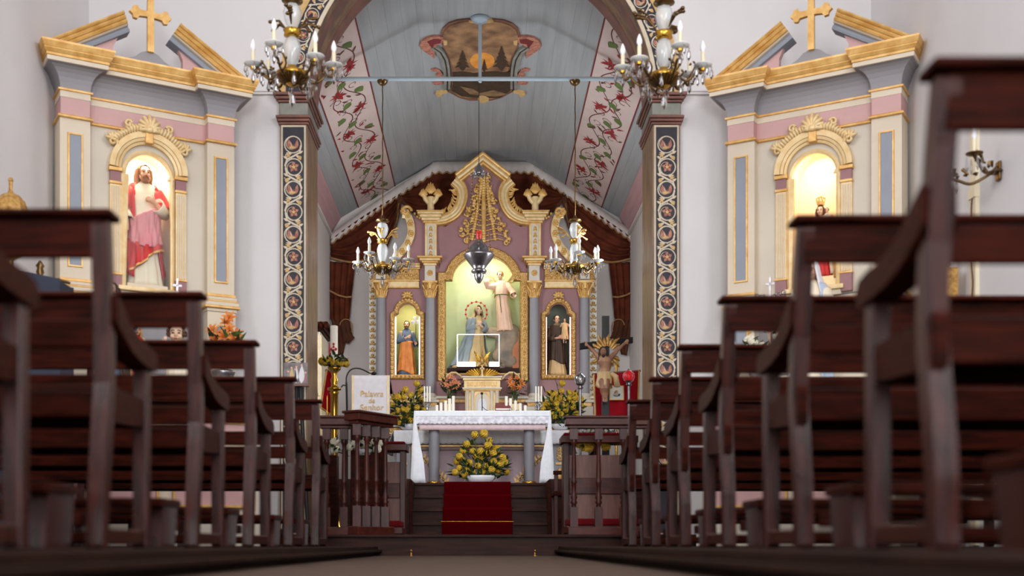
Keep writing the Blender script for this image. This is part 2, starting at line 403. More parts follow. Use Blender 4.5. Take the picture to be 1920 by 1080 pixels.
# small cornice where the pink ceiling facet meets the chancel walls
for n, s in (('trim_3', -1), ('trim_4', 1)):
    b = MB(); b.box(min(s*XC, s*(XC-.04)), max(s*XC, s*(XC-.04)), YA, YC, 4.385, 4.42); structure(n, b, 'chwall', .006)

# windows and door set behind the area lights (outside the picture, high up and behind)
def opening(nm, x, y0, y1, z0, z1, axis='x'):
    r = bpy.data.objects.new(nm, None); COL.objects.link(r); r['kind'] = 'structure'; ORG[r.name] = Vector((0, 0, 0))
    def bar(n_, m, a0, a1, c0, c1, t):
        b = MB(); s_ = -1 if x < 0 else 1
        if axis == 'x': b.box(x-t if s_ > 0 else x, x if s_ > 0 else x+t, a0, a1, c0, c1)
        else: b.box(a0, a1, x, x+t, c0, c1)
        b.build(n_, m, r)
    bar('pane', 'white', y0, y1, z0, z1, .01)
    for a0, a1, c0, c1 in ((y0-.08, y1+.08, z0-.08, z0), (y0-.08, y1+.08, z1, z1+.08), (y0-.08, y0, z0, z1), (y1, y1+.08, z0, z1), ((y0+y1)/2-.02, (y0+y1)/2+.02, z0, z1)): bar('frame', 'creamlight', a0, a1, c0, c1, .05)
opening('window_1', -XN, 2.3, 4.9, 3.55, 5.25); opening('window_2', XN, 2.3, 4.9, 3.55, 5.25); opening('window_3', -XN, -2.9, -.3, 3.55, 5.25); opening('window_4', XN, -2.9, -.3, 3.55, 5.25)
opening('window_5', -XC, 11.5, 12.5, 2.25, 3.75); opening('window_6', XC, 11.5, 12.5, 2.25, 3.75); opening('door_1', -6, -.9, 1.5, .5, 4.1, 'y')  # the chancel pair is added to go with the fill lights there

# boarded chancel ceiling: flat middle, two blue slopes, two pink slopes
ceil = bpy.data.objects.new('ceiling_chancel', None); COL.objects.link(ceil); ceil['kind'] = 'structure'; ORG[ceil.name] = Vector((0, 0, 0))
XF, ZF, XS, ZS, XW, ZW = .634, 5.426, 1.938, 4.658, 2.10, 4.40
b = MB(); prof = [(-XW-.1, ZW), (-XS, ZS), (-XF, ZF), (XF, ZF), (XS, ZS), (XW+.1, ZW)]
rows = [[(x, y, z+.03) for x, z in prof] for y in (YA, YC)]; b.grid(rows, smooth=False); b.build('ceiling_backing', 'ceil', ceil)
def facet(p0, p1, n, m):
    for i in range(n):
        a, c = i/n, (i+1)/n; g = .0006/hypot(p1[0]-p0[0], p1[1]-p0[1])
        q0 = (p0[0]+(p1[0]-p0[0])*(a+g), p0[1]+(p1[1]-p0[1])*(a+g)); q1 = (p0[0]+(p1[0]-p0[0])*(c-g), p0[1]+(p1[1]-p0[1])*(c-g))
        d = (p1[0]-p0[0], p1[1]-p0[1]); l = hypot(*d); nx, nz = d[1]/l, -d[0]/l
        if nz > 0: nx, nz = -nx, -nz
        lift = 0
        bb = MB(); bb.prism([(q0[0]+nx*lift, q0[1]+nz*lift), (q1[0]+nx*lift, q1[1]+nz*lift), (q1[0]-nx*.02, q1[1]-nz*.02), (q0[0]-nx*.02, q0[1]-nz*.02)], YA, YC)
        bb.build('board', m, ceil)
facet((-XF, ZF), (XF, ZF), 8, 'ceil')
for s in (-1, 1):
    facet((s*XF, ZF), (s*XS, ZS), 9, 'ceil'); facet((s*XS, ZS), (s*XW, ZW), 2, 'ceilpink')
# the two painted bands with vines on the blue slopes
sl = hypot(XS-XF, ZF-ZS); sdx, sdz = (XS-XF)/sl, (ZS-ZF)/sl
def band(sg):
    def fn(u, v, h): return (sg*(XF+sdx*u+sdz*h*1.0), v, ZF+sdz*u-sdx*h)
    bb = MB(); U0, U1 = .645, 1.235
    bb.add([fn(U0, YA, .004), fn(U1, YA, .004), fn(U1, YC, .004), fn(U0, YC, .004)], [(0, 1, 2, 3)])
    root = bb.build('painted_band', 'strip', ceil)
    f = Flat(fn)
    for u in (U0, U1): f.rib('maroon', [(u, YA), (u, YC)], .016, .006)
    rnd = random.Random(11 if sg < 0 else 23)
    W = U1-U0; t = 10.35; k = 0
    def stem(pts, wd=.012): f.rib('vine', [(p[0], p[1]) for p in smoothpath([(a, c, 0) for a, c in pts], 6)], wd, .006)
    def curl(c, r, a0, turn, wd=.011):
        f.rib('vine', spiral2(c[0], c[1], r, r*.25, a0, a0+turn, 16), wd, .006)
    ph = rnd.uniform(0, 6)
    for off, amp, wl in ((.34, .10, 1.15), (.66, .09, .95)):
        f.rib('vine', [(U0+W*off+amp*sin(2*pi*v/wl+ph), v) for v in [10.2+.05*k for k in range(125)]], .013, .006); ph += 2
    while t < 16.3:
        sd = .30 if k % 2 else .68; c = (U0+W*sd, t)
        f.star('flower', c, .105, 7, .34, rnd.random()*6, .008)
        for q in range(3): a_ = rnd.uniform(0, 6); f.leaf('flower', c, (c[0]+.13*cos(a_), c[1]+.15*sin(a_)), .05, .01, .0082)
        f.disc('vine', c, .022, 8, .0088); o = U0+W*(1-sd)
        curl((c[0]+.03, t+.17), .085, 200 if k % 2 else -20, 300 if k % 2 else -300); curl((o, t-.08), .07, 90, 330 if k % 2 else -330, .009)
        curl((U0+W*.5, t+.30), .075, 20, -310, .009)
        for (lx, ly, ex, ey, g) in ((o, t+.06, o+.08*(1 if k % 2 else -1), t+.21, k % 3), (U0+W*.5, t+.30, U0+W*.5+.09, t+.44, 1)):
            f.leaf('leafg', (lx, ly), (ex, ey), .105, .015, .008, 'leafg' if g else 'leafb')
        for q in range(5):
            a = (U0+.06+rnd.random()*(W-.12), t+rnd.random()*.5-.2); an = rnd.uniform(.5, 1.2)*rnd.choice((-1, 1)); l = rnd.uniform(.07, .14)
            f.leaf(rnd.choice(['leafb', 'vine', 'flower']), a, (min(U1-.03, max(U0+.03, a[0]+l*cos(an))), a[1]+l*sin(an)), .030, rnd.uniform(-.012, .012), .007)
        t += .56; k += 1
    f.build({'maroon': 'edge_line', 'vine': 'painted_stem', 'flower': 'painted_flower', 'leafg': 'painted_leaf', 'leafb': 'painted_leaf'}, root)
band(-1); band(1)

# ------------------------------------------------------------------ chancel arch: pillars and archivolt
def scrollwork(f, u0, u1, v0, v1, step=.0915*2):
    """cream vine scrolls with birds and blossoms on a dark ground; u across, v along"""
    w_ = u1-u0; c = (u0+u1)/2; r = w_*.40; i = 0; v = v0+r+.012
    while v+r < v1+.02:
        sg = 1 if i % 2 == 0 else -1; cc = (c-sg*w_*.02, v)
        f.rib('scroll', [(cc[0]+r*cos(a), v+r*sin(a)) for a in [2*pi*k/18 for k in range(19)]], w_*.052, .003)
        f.rib('scroll', spiral2(cc[0], v, r, r*.55, 90 if sg > 0 else -90, (90 if sg > 0 else -90)+sg*200, 10), w_*.05, .0036, True)
        nv = v-step
        f.rib('scroll', [(cc[0]+sg*r*.98, v-r*.1), (c+sg*w_*.30, v-step*.36), (c, v-step*.52), (c-sg*w_*.30, v-step*.66), (c-sg*r, nv+r*.1)], w_*.085, .0043)
        for q, (du, dv, ex, ez) in enumerate(((.36, -.40, .47, -.28), (-.40, -.62, -.48, -.52), (.18, -.50, .40, -.60), (-.12, -.42, -.36, -.36))):
            f.leaf('scroll', (c+sg*w_*du*.7, v+step*dv), (c+sg*w_*ex, v+step*ez), w_*.12, 0, .0050)
        # bird or blossom inside the ring
        if i % 2 == 0:
            f.leaf('salmon', (cc[0], v-r*.6), (cc[0]-r*.5, v+r*.62), r*.62, .01, .0056); f.leaf('salmon', (cc[0], v-r*.6), (cc[0]+r*.55, v+r*.6), r*.56, -.01, .0062); f.leaf('scroll', (cc[0]-r*.1, v-r*.4), (cc[0]-r*.3, v+r*.4), r*.10, 0, .0068); f.leaf('navy', (cc[0]+r*.1, v-r*.4), (cc[0]+r*.34, v+r*.4), r*.10, 0, .0070)
            f.leaf('ochre', (cc[0]-r*.5, v-r*.4), (cc[0]+r*.4, v-r*.35), r*.35, 0, .0075)
        else:
            for k in range(5):
                a = 2*pi*k/5+.4; f.leaf('salmon', (cc[0], v), (cc[0]+r*.66*cos(a), v+r*.66*sin(a)), r*.45, 0, .0056)
            f.disc('ochre', cc, r*.2, 8, .0064)
        f.star('ochre', (c-sg*w_*.24, v-step*.48), w_*.17, 5, .4, .3, .0056)
        f.leaf('ochre', (c+sg*w_*.26, v-step*.5), (c+sg*w_*.36, v-step*.70), w_*.2, 0, .0062)
        for q in range(3): f.disc('scroll', (c+w_*random.uniform(-.44, .44), v-step*random.uniform(.35, .65)), w_*.028, 6, .004)
        v += step; i += 1
def pillar(side, nm):
    s = -1 if side == 'left' else 1
    root = bpy.data.objects.new(nm, None); COL.objects.link(root); root['kind'] = 'structure'; ORG[root.name] = Vector((0, 0, 0))
    root['label'] = 'tall painted pillar of the chancel arch on the %s, cream scrollwork on dark ground' % side
    xi, xo, yf = s*(ARC_R-.012), s*1.632, YB-.035; lo, hi = min(xi, xo), max(xi, xo)
    zcap = EYE+(HY-237)*YB/F
    b = MB(); b.box(lo, hi, yf, YA+.02, .16, zcap); b.build('pillar_shaft', 'marble', root, bevel=.004)
    b = MB(); b.box(lo+.012, hi-.012, yf-.004, yf+.01, .17, zcap-.004); b.build('cream_border', 'scroll', root)
    b = MB(); b.box(lo+.026, hi-.026, yf-.008, yf+.01, .18, zcap-.02); g = b.build('painted_panel', 'navy', root)
    f = Flat(lambda u, v, h: (u, yf-.008-h, v)); scrollwork(f, lo+.027, hi-.027, .7, zcap-.10)
    f.build({'scroll': 'painted_scroll', 'salmon': 'painted_bird', 'ochre': 'painted_blossom'}, g)
    def tier(nm, z0, z1, e, m):
        b = MB(); b.box(lo-e, hi+e, yf-e, YA+e*.5+.02, z0, z1); b.build(nm, m, root, bevel=.008)
    Z = lambda py: EYE+(HY-py)*YB/F
    tier('necking', zcap, Z(232), .012, 'redmarble'); tier('necking', Z(231.8), Z(226), .022, 'redmarble'); tier('necking', Z(225.8), Z(220), .03, 'redmarble')
    tier('capital_block', Z(219.8), Z(196), .006, 'greenmarble')
    tier('capital_moulding', Z(195.8), Z(191), .018, 'redmarble'); tier('capital_moulding', Z(190.8), Z(185), .034, 'redmarble'); tier('capital_moulding', Z(184.8), Z(178.5), .05, 'redmarble')
pillar('left', 'column_left'); pillar('right', 'column_right')
root = bpy.data.objects.new('arch_trim', None); COL.objects.link(root); root['kind'] = 'structure'; ORG[root.name] = Vector((0, 0, 0))
def ring(r0, r1, y0, y1, nm, m, n=48):
    b = MB(); A = arc(0, ARC_Z, r0, 0, 180, n); B = arc(0, ARC_Z, r1, 0, 180, n)
    b.grid([[(p[0], y0, p[1]) for p in A], [(p[0], y0, p[1]) for p in B]], smooth=False)
    b.grid([[(p[0], y0, p[1]) for p in B], [(p[0], y1, p[1]) for p in B]], smooth=True)
    b.grid([[(p[0], y1, p[1]) for p in A], [(p[0], y0, p[1]) for p in A]], smooth=True)
    return b.build(nm, m, root)
ring(ARC_R-.004, ARC_R+.028, YB-.035, YB+.01, 'inner_border', 'scroll')
pan = ring(ARC_R+.028, ARC_R+.165, YB-.03, YB+.01, 'painted_archivolt', 'navy')
ring(ARC_R+.165, ARC_R+.22, YB-.036, YB+.01, 'outer_border', 'ochre')
Rm = ARC_R+.0965
f = Flat(lambda u, v, h: ((Rm+u)*cos(v/Rm), YB-.03-h, ARC_Z+(Rm+u)*sin(v/Rm)))
scrollwork(f, -.066, .066, .0, Rm*pi); f.build({'scroll': 'painted_scroll', 'salmon': 'painted_bird', 'ochre': 'painted_blossom'}, pan)
for (y0, y1, r, m) in ((YB-.03, YB+.08, ARC_R-.006, 'marble'), (YB+.08, YB+.2, ARC_R-.012, 'redmarble'), (YB+.2, YB+.4, ARC_R-.004, 'marble'), (YB+.4, YA+.02, ARC_R-.01, 'redmarble')):
    b = MB(); A = arc(0, ARC_Z, r, 0, 180, 48); b.grid([[(p[0], y0, p[1]) for p in A], [(p[0], y1, p[1]) for p in A]]); 
    A2 = arc(0, ARC_Z, ARC_R+.02, 0, 180, 48); b.grid([[(p[0], y0, p[1]) for p in A2], [(p[0], y0, p[1]) for p in A]], smooth=False); b.grid([[(p[0], y1, p[1]) for p in A], [(p[0], y1, p[1]) for p in A2]], smooth=False)
    b.build('soffit_band', m, root)

# ------------------------------------------------------------------ ceiling medallion
def medallion():
    zc = ZF-.002
    def C(cx, cy):
        px, py = 770+cx/5.4, 10+cy/5.4; Y = (zc-EYE)*F/(HY-py); return ((px-CX)*Y/F, Y)
    ctr = C(705, 520); root = thing('ceiling_medallion', 'painted cartouche with a sunset landscape on the blue chancel ceiling', 'medallion', (ctr[0], ctr[1], zc))
    def mir(p): return [(1412-x, y) for x, y in p][::-1]
    def slab(nm, m, pts, t, lay=0, par=root):
        b = MB(); b.prism([C(*p) for p in pts], zc-lay-t, zc-lay, 0, 'xy'); return b.build(nm, m, par)
    half = [(700, 150), (580, 150), (480, 162), (400, 190), (345, 240), (326, 295), (322, 350), (345, 420), (392, 500), (420, 600), (430, 700), (428, 800), (396, 850), (500, 908), (600, 936), (690, 934)]
    full = half+[(1412-x, y) for x, y in half[::-1]]
    c = [(705+(x-705)*1.06, 540+(y-540)*1.05) for x, y in full]
    slab('frame', 'redmarble', c, .012)
    pic = slab('landscape', mat('landscape_sky', (172, 130, 92), .6, rgb2=(108, 76, 56), scale=5), full, .006, .012)
    slab('sun_glow', mat('sunset_orange', (232, 160, 70), .6, rgb2=(214, 130, 50), scale=8), [(725+125*cos(a), 545+85*sin(a)) for a in [2*pi*k/20 for k in range(20)]], .002, .018, pic)
    dk = mat('landscape_dark', (66, 46, 34), .6, rgb2=(44, 32, 24), scale=16)
    slab('ground', dk, [(424, 660), (520, 650), (640, 668), (760, 655), (860, 650), (940, 660), (1010, 650), (1030, 700), (1030, 800), (1010, 845), (900, 920), (720, 920), (520, 905), (410, 845), (430, 780)], .002, .0205, pic)
    slab('ground', mat('landscape_lake', (150, 120, 84), .6, rgb2=(110, 84, 60), scale=10), [(500, 800), (640, 830), (700, 870), (840, 840), (990, 880), (860, 905), (600, 880)], .002, .0225, pic)
    for tx, ty, h_ in ((525, 640, 210), (920, 640, 250), (745, 650, 130)):
        pts = [(tx, ty-h_)]; wv = h_*.36 if tx != 745 else 34
        for k in range(1, 6): pts += [(tx+wv*k/5*1.0, ty-h_+h_*.17*k), (tx+wv*k/5*.45, ty-h_+h_*.17*k-6)]
        pts += [(tx+8, ty)]; pts2 = [(2*tx-x, y) for x, y in pts[::-1] if x != tx]
        slab('painted_tree', dk, pts+pts2, .002, .0245, pic)
    for q in (0, 1):
        mm = (lambda p: p) if q == 0 else mir
        vol = [(90, 392), (106, 352), (165, 312), (240, 296), (326, 302), (335, 350), (262, 390), (240, 440), (244, 520), (200, 490), (130, 442)]
        slab('side_volute', 'salmon', mm(vol), .022)
        slab('side_volute', 'maroon', mm([(170, 345), (240, 318), (310, 325), (300, 360), (235, 372), (222, 420)]), .004, .022)
        p = [(x, y) for x, y in [(235, 405), (300, 450), (345, 530), (362, 620), (370, 720), (368, 830)]]
        l_ = [(x-34, y+6) for x, y in p]; r_ = [(x+34, y-6) for x, y in p]
        slab('side_scroll', 'greenmarble', mm(l_+r_[::-1]), .03)
        slab('side_scroll', 'navy', mm([(x-4, y) for x, y in p]+[(x+10, y) for x, y in p[::-1]]), .003, .03)
        slab('c_scroll', 'salmon', mm([(208, 640), (250, 628), (290, 645), (328, 690), (318, 712), (262, 716), (256, 690), (280, 680), (262, 656), (215, 658)]), .014)
        slab('c_scroll', 'salmon', mm([(225, 775), (262, 770), (330, 768), (330, 785), (268, 795), (236, 792)]), .014)
        slab('gilt_foot', 'ochre', mm([(372, 850), (340, 825), (330, 850), (260, 862), (250, 885), (285, 912), (310, 905), (320, 880), (372, 872)]), .024)
        slab('gilt_clasp', 'ochre', mm([(330, 330), (372, 340), (368, 376), (336, 384)]), .026)
    slab('gilt_clasp', 'ochre', [(585, 140), (640, 130), (690, 104), (740, 112), (830, 132), (840, 146), (760, 160), (660, 162), (600, 152)], .026)
    slab('gilt_clasp', 'ochre', [(680, 930), (690, 900), (720, 890), (760, 900), (790, 915), (790, 950), (740, 974), (700, 960)], .026)
medallion()
# tie rod across the chancel and its hanger
YT = 11.9; zr = EYE+(HY-148)*YT/F
rt = thing('tie_rod', 'pale blue painted iron tie rod crossing the chancel below the ceiling', 'rod', (0, YT, zr))
b = MB(); b.tube([(-1.69, YT, zr), (1.69, YT, zr)], .021, 10); b.build('cross_rod', 'rodpaint', rt)
b = MB(); b.tube([(0, YT, zr-.035), (0, YT, ZF-.03)], .018, 10); b.build('hanger_rod', 'rodpaint', rt)
b = MB(); b.lathe([(.02, -.05), (.07, -.03), (.10, 0), (.02, .004)], (0, YT, ZF-.006), 14); b.build('ceiling_rose', 'rodpaint', rt)
# ------------------------------------------------------------------ statues
def lerp(a, b, t): return a+(b-a)*t
class Fig:
    """a carved figure facing -Y; every length is a share of its height"""
    def __init__(s, root, H, org, yaw=0.0):
        s.root, s.H, s.o = root, H, Vector(org); s.R = Matrix.Rotation(yaw, 3, 'Z'); s.body = MB(); s.prof = None
    def X(s, p): return s.o + s.R @ (Vector(p)*s.H)
    def xf(s, mb):
        o = MB(); o.v = [tuple(s.X(v)) for v in mb.v]; o.f, o.mi, o.sm = mb.f, mb.mi, mb.sm; return o
    def head(s, c=(0, -.01, .928), yaw=0, tilt=0, k=1.0):
        s.hc = Vector(c); s.hm = Matrix.Rotation(yaw, 3, 'Z') @ Matrix.Rotation(tilt, 3, 'X'); s.hk = k
        b = MB()
        b.ball((0, .004, .008), (.047*k, .056*k, .058*k), 16, 10); b.ball((0, -.008, -.022), (.037*k, .043*k, .050*k), 14, 9)
        b.ball((0, -.040*k, -.058*k), (.016*k, .014*k, .013*k), 8, 6); b.ball((0, -.056*k, -.012*k), (.0085*k, .013*k, .018*k), 8, 6)
        b.ball((0, -.045*k, .014*k), (.034*k, .012*k, .010*k), 10, 6); b.ball((0, -.047*k, -.036*k), (.015*k, .010*k, .008*k), 8, 5)
        for q in (-1, 1): b.ball((q*.048*k, .008, -.008), (.008*k, .014*k, .022*k), 6, 5); b.ball((q*.024*k, -.040*k, -.022*k), (.016*k, .012*k, .014*k), 8, 5)
        for v, f in ((b.v, b.f),): s.body.add([tuple(s.hc+s.hm @ Vector(p)) for p in v], f, 0, True)
        nb = Vector((c[0]*.5, .01, .80)); s.body.tube([nb, lerp(nb, s.hc, .5)+Vector((0, .008, 0)), s.hc+Vector((0, .012, -.02))], [.036, .031, .031], 10)
        s.body.tube([(c[0]*.3, .01, .50), (c[0]*.35, .008, .66), (c[0]*.4, .01, .80)], [.075, .085, .05], 12)
        return s
    def face(s, beard=None, hair=None, style='long'):
        k = s.hk; e = MB()
        for q in (-1, 1):
            e.ball((q*.019*k, -.0505*k, -.002*k), (.0085*k, .004*k, .0048*k), 8, 5); 
            e.tube([(q*.008*k, -.0555*k, .013*k), (q*.019*k, -.0555*k, .0165*k), (q*.031*k, -.049*k, .011*k)], .0024*k, 5)
        l = MB(); l.ball((0, -.0555*k, -.038*k), (.013*k, .0045*k, .0048*k), 8, 5)
        def put(b, nm, m, **kw):
            o = MB(); o.v = [tuple(s.X(s.hc+s.hm @ Vector(p))) for p in b.v]; o.f, o.mi, o.sm = b.f, b.mi, b.sm; return o.build(nm, m, s.root, **kw)
        put(e, 'eyes', 'eye'); put(l, 'lips', 'lip')
        if hair:
            h = MB(); rows = []
            for j in range(9):
                a = pi/2-j*pi/2*1.28/8; row = []
                for i in range(25):
                    t = -pi/2+.92+(2*pi-1.84)*i/24 if j > 3 else -pi/2+2*pi*i/24
                    wv = 1+.05*sin(9*t+j)
                    row.append((.053*k*wv*cos(a)*cos(t), .006+.063*k*wv*cos(a)*sin(t), .012+.066*k*sin(a)))
                rows.append(row)
            h.grid(rows)
            if style == 'long':
                for q in (-1, 1):
                    for d in (-.012, .012, .034):
                        h.tube([(q*.047*k, d*k, .025*k), (q*.055*k, d*k+.004, -.03*k), (q*.052*k, d*k+.006, -.075*k), (q*.063*k, d*k+.002, -.115*k)], [.014*k, .016*k, .015*k, .006*k], 7)
                for d in (-.03, 0, .03): h.tube([(d*k, .058*k, .02*k), (d*k*1.2, .066*k, -.05*k), (d*k*1.3, .062*k, -.12*k)], [.018*k, .02*k, .008*k], 7)
            if style == 'curly':
                rr = random.Random(5)
                for i in range(40):
                    t = rr.uniform(-.5, pi+.5); a = rr.uniform(-.3, 1.4); h.ball((.054*k*cos(a)*cos(t), .006+.062*k*cos(a)*sin(t), .012+.066*k*sin(a)), .014*k, 6, 5)
            put(h, 'hair', hair)
        if beard:
            h = MB(); h.ball((0, -.036*k, -.064*k), (.026*k, .022*k, .028*k), 10, 7)
            for q in (-1, 1): h.tube([(q*.043*k, -.012*k, -.02*k), (q*.036*k, -.03*k, -.05*k), (q*.014*k, -.044*k, -.08*k)], [.008*k, .012*k, .012*k], 7); h.tube([(0, -.060*k, -.030*k), (q*.016*k, -.053*k, -.036*k), (q*.021*k, -.047*k, -.05*k)], .0045*k, 6)
            put(h, 'beard', beard)
        return s
    def arm(s, sh, el, wr, hand=(0, 0, -1), palm=(0, 1, 0), curl=.4, thumb=1):
        sh, el, wr = Vector(sh), Vector(el), Vector(wr)
        s.body.tube([lerp(sh, Vector((0, .01, .76)), .35), sh, lerp(sh, el, .5), el, lerp(el, wr, .35), wr], [.05, .037, .031, .026, .026, .017], 10)
        d = Vector(hand).normalized(); n = Vector(palm); n = (n-d*n.dot(d)).normalized(); sd = d.cross(n)
        pc = wr+d*.028; s.body.tube([wr, pc, wr+d*.05], [.017, .0215, .019], 8, flat=.8)
        for i, (o, l) in enumerate(((-.0165, .036), (-.0055, .043), (.0055, .040), (.0165, .031))):
            b0 = wr+d*.044+sd*o; a = Vector(b0); pts = [a]; dd = d+sd*o*4; dd.normalize()
            for j in range(3):
                c_, s_ = cos(curl*(j+.6)*.7), sin(curl*(j+.6)*.7); dj = dd*c_+n*s_; a = a+dj*(l/3*(1.15-.12*j)); pts.append(Vector(a))
            s.body.tube(pts, [.0072, .0068, .0062, .0045], 7)
        t0 = wr+d*.016+sd*.017*thumb; td = (d*.75+sd*.66*thumb+n*.25).normalized()
        s.body.tube([t0, t0+td*.018, t0+td*.032+n*.004+d*.004, t0+td*.038+n*.007+d*.012], [.0095, .0085, .0072, .005], 7)
        return s
    def legs(s, feet=((-.045, -.03), (.045, -.03)), fz=0.0):
        for x, y in feet:
            s.body.tube([(x*.8, .01, .5), (x, .0, .28), (x, .012, .05+fz), (x, .01, .03+fz)], [.06, .042, .026, .022], 9)
            s.body.tube([(x, .02, .018+fz), (x, -.03+y, .014+fz), (x*1.1, -.062+y, .010+fz)], [.018, .020, .012], 8)
        return s
    def skin(s, m, vox=None, nm='body'):
        return s.xf(s.body).build(nm, m, s.root, remesh=vox or max(.0026, .0062*s.H))
    def profile(s, rows): s.prof = sorted(rows); return s
    def at(s, z):
        p = s.prof
        if z <= p[0][0]: return p[0][1:]
        for a, b in zip(p, p[1:]):
            if z <= b[0]:
                t = (z-a[0])/(b[0]-a[0]); t = t*t*(3-2*t); return tuple(lerp(u, v, t) for u, v in zip(a[1:], b[1:]))
        return p[-1][1:]
    def S(s, t, z, off=0, nf=9, amp=.05, ph=0, tw=0):
        rx, ry, dx, dy = s.at(z); g = max(0, min(1, (.80-z)/.5)); q = lambda x: 1-1.9*abs(sin(x*.5))**.75; n1 = round(nf); n2 = round(nf*1.7); f_ = 1+amp*1.5*(.25+.75*g)*(g > 0)*(.62*q(n1*t+ph+tw*z)+.38*q(n2*t+ph*2-tw*z*1.4)+.35*min(1, max(0, g)))
        return (dx+(rx+off)*f_*cos(t), dy+(ry+off)*f_*sin(t), z)
    def robe(s, nm, m, z0, z1, off=0, nf=9, amp=.07, ph=0, tw=0, n=56, a0=None, a1=None, zt=None, zb=None, k=22, solid=.006):
        full = a0 is None; rows = []
        for j in range(k+1):
            row = []
            for i in range(n if full else n+1):
                t = 2*pi*i/n if full else a0+(a1-a0)*i/n
                b_ = zb(t) if zb else z0; t_ = zt(t) if zt else z1
                row.append(s.S(t, lerp(b_, t_, j/k), off, nf, amp, ph, tw))
            rows.append(row)
        b = MB(); b.grid(rows, closed=full); return s.xf(b).build(nm, m, s.root, solid=solid*s.H)
    def sleeve(s, nm, m, sh, el, wr, r=(.058, .046, .05, .058)):
        sh, el, wr = Vector(sh), Vector(el), Vector(wr); sh = sh+Vector((-.012 if sh.x > 0 else .012, 0, -.022)); w1 = lerp(el, wr, .82); n = 14; b = MB()
        pts = [lerp(sh, Vector((0, .012, .80)), .55), sh, lerp(sh, el, .55), el, lerp(el, wr, .45), w1]; rr = [r[0]*.55, r[0]*.93, r[1]*1.05, r[1], r[2], r[3]]
        q = MB(); q.tube(pts, rr, n); vs = [tuple(Vector(v)+Vector((0, 0, .004*sin(i*1.7)))) for i, v in enumerate(q.v[:n*6])]
        b.add(vs, [f for f, mi in zip(q.f, q.mi) if len(f) == 4], 0, True); return s.xf(b).build(nm, m, s.root, solid=.006*s.H)

def wing(fig, sd, m='goldpale'):
    b = MB()
    for i in range(9):
        t = i/8; a = Vector((sd*(.03+.09*t), .075, .80+.06*t)); e = Vector((sd*(.06+.20*t**.7), .10, .44+.68*t**1.2))
        d = (e-a); nrm = Vector((d.z, 0, -d.x)).normalized()*.022
        b.add([a-nrm*.5, a+nrm*.5, lerp(a, e, .6)+nrm, e, lerp(a, e, .6)-nrm], [(0, 1, 2, 3, 4)], 0, True)
    return fig.xf(b).build('wing', m, fig.root, solid=.012*fig.H)

def figure_redeemer(root, H, org, yaw=0):
    f = Fig(root, H, org, yaw).head((0, -.012, .925), .1, .05).legs()
    f.profile([(0, .15, .125, .01, 0), (.06, .135, .115, .01, 0), (.3, .112, .095, 0, 0), (.52, .098, .078, 0, 0), (.66, .105, .078, 0, 0), (.78, .118, .068, 0, .005), (.825, .082, .055, 0, .008), (.855, .042, .042, 0, .01)])
    R = ((-.118, .0, .775), (-.158, -.01, .62), (-.15, -.085, .49)); Lq = ((.118, 0, .775), (.158, -.03, .61), (.062, -.12, .665))
    f.arm(*R, hand=(-.2, -.5, -.8), palm=(.3, -.6, .4), curl=.25); f.arm(*Lq, hand=(-.8, -.2, .45), palm=(0, .9, .2), curl=.5, thumb=-1)
    f.skin('skin'); f.face('hairl', 'hairl')
    for a_ in (R, Lq): f.sleeve('mantle_sleeve', 'robered', a_[0], lerp(Vector(a_[0]), Vector(a_[1]), .5), lerp(Vector(a_[1]), Vector(a_[2]), .1), (.068, .058, .062, .066))
    f.robe('tunic', 'robewhite', .012, .855, 0, 11, .06)
    f.sleeve('sleeve', 'robewhite', *R); f.sleeve('sleeve', 'robewhite', *Lq)
    f.robe('mantle', 'robered', .10, .83, .022, 9, .06, .5, a0=-.75, a1=pi+.82, zb=lambda t: .12+.07*sin(t))
    z1 = lambda t: .60+.07*cos(t); z0 = lambda t: .34+.03*cos(t*2)
    f.robe('drape', 'robepink', .3, .6, .030, 13, .10, .2, 16, a0=-pi-.2, a1=.25, zt=z1, zb=z0)
    f.robe('drape_lining', 'robered', .2, .36, .026, 10, .10, .2, 8, a0=-pi-.2, a1=.25, zt=lambda t: z0(t)+.02, zb=lambda t: .205-.10*cos(t+.2)*-1 if cos(t) > 0 else .205-.11*abs(cos(t)))
    f.robe('hem_band', 'gold', .2, .3, .033, 10, .10, .2, 8, a0=-pi*.8, a1=.1, zt=lambda t: (.225+.10*cos(t+.2) if cos(t) > 0 else .225-.11*abs(cos(t))), zb=lambda t: (.207+.10*cos(t+.2) if cos(t) > 0 else .207-.11*abs(cos(t))), k=3)
    b = MB(); b.ball((0.01, -.085, .70), (.016, .008, .020), 10, 7); f.xf(b).build('heart', 'gold', root)
    b = MB(); b.box(-.16, .16, -.14, .12, -.02, .01); f.xf(b).build('base', 'cream', root, bevel=.005)
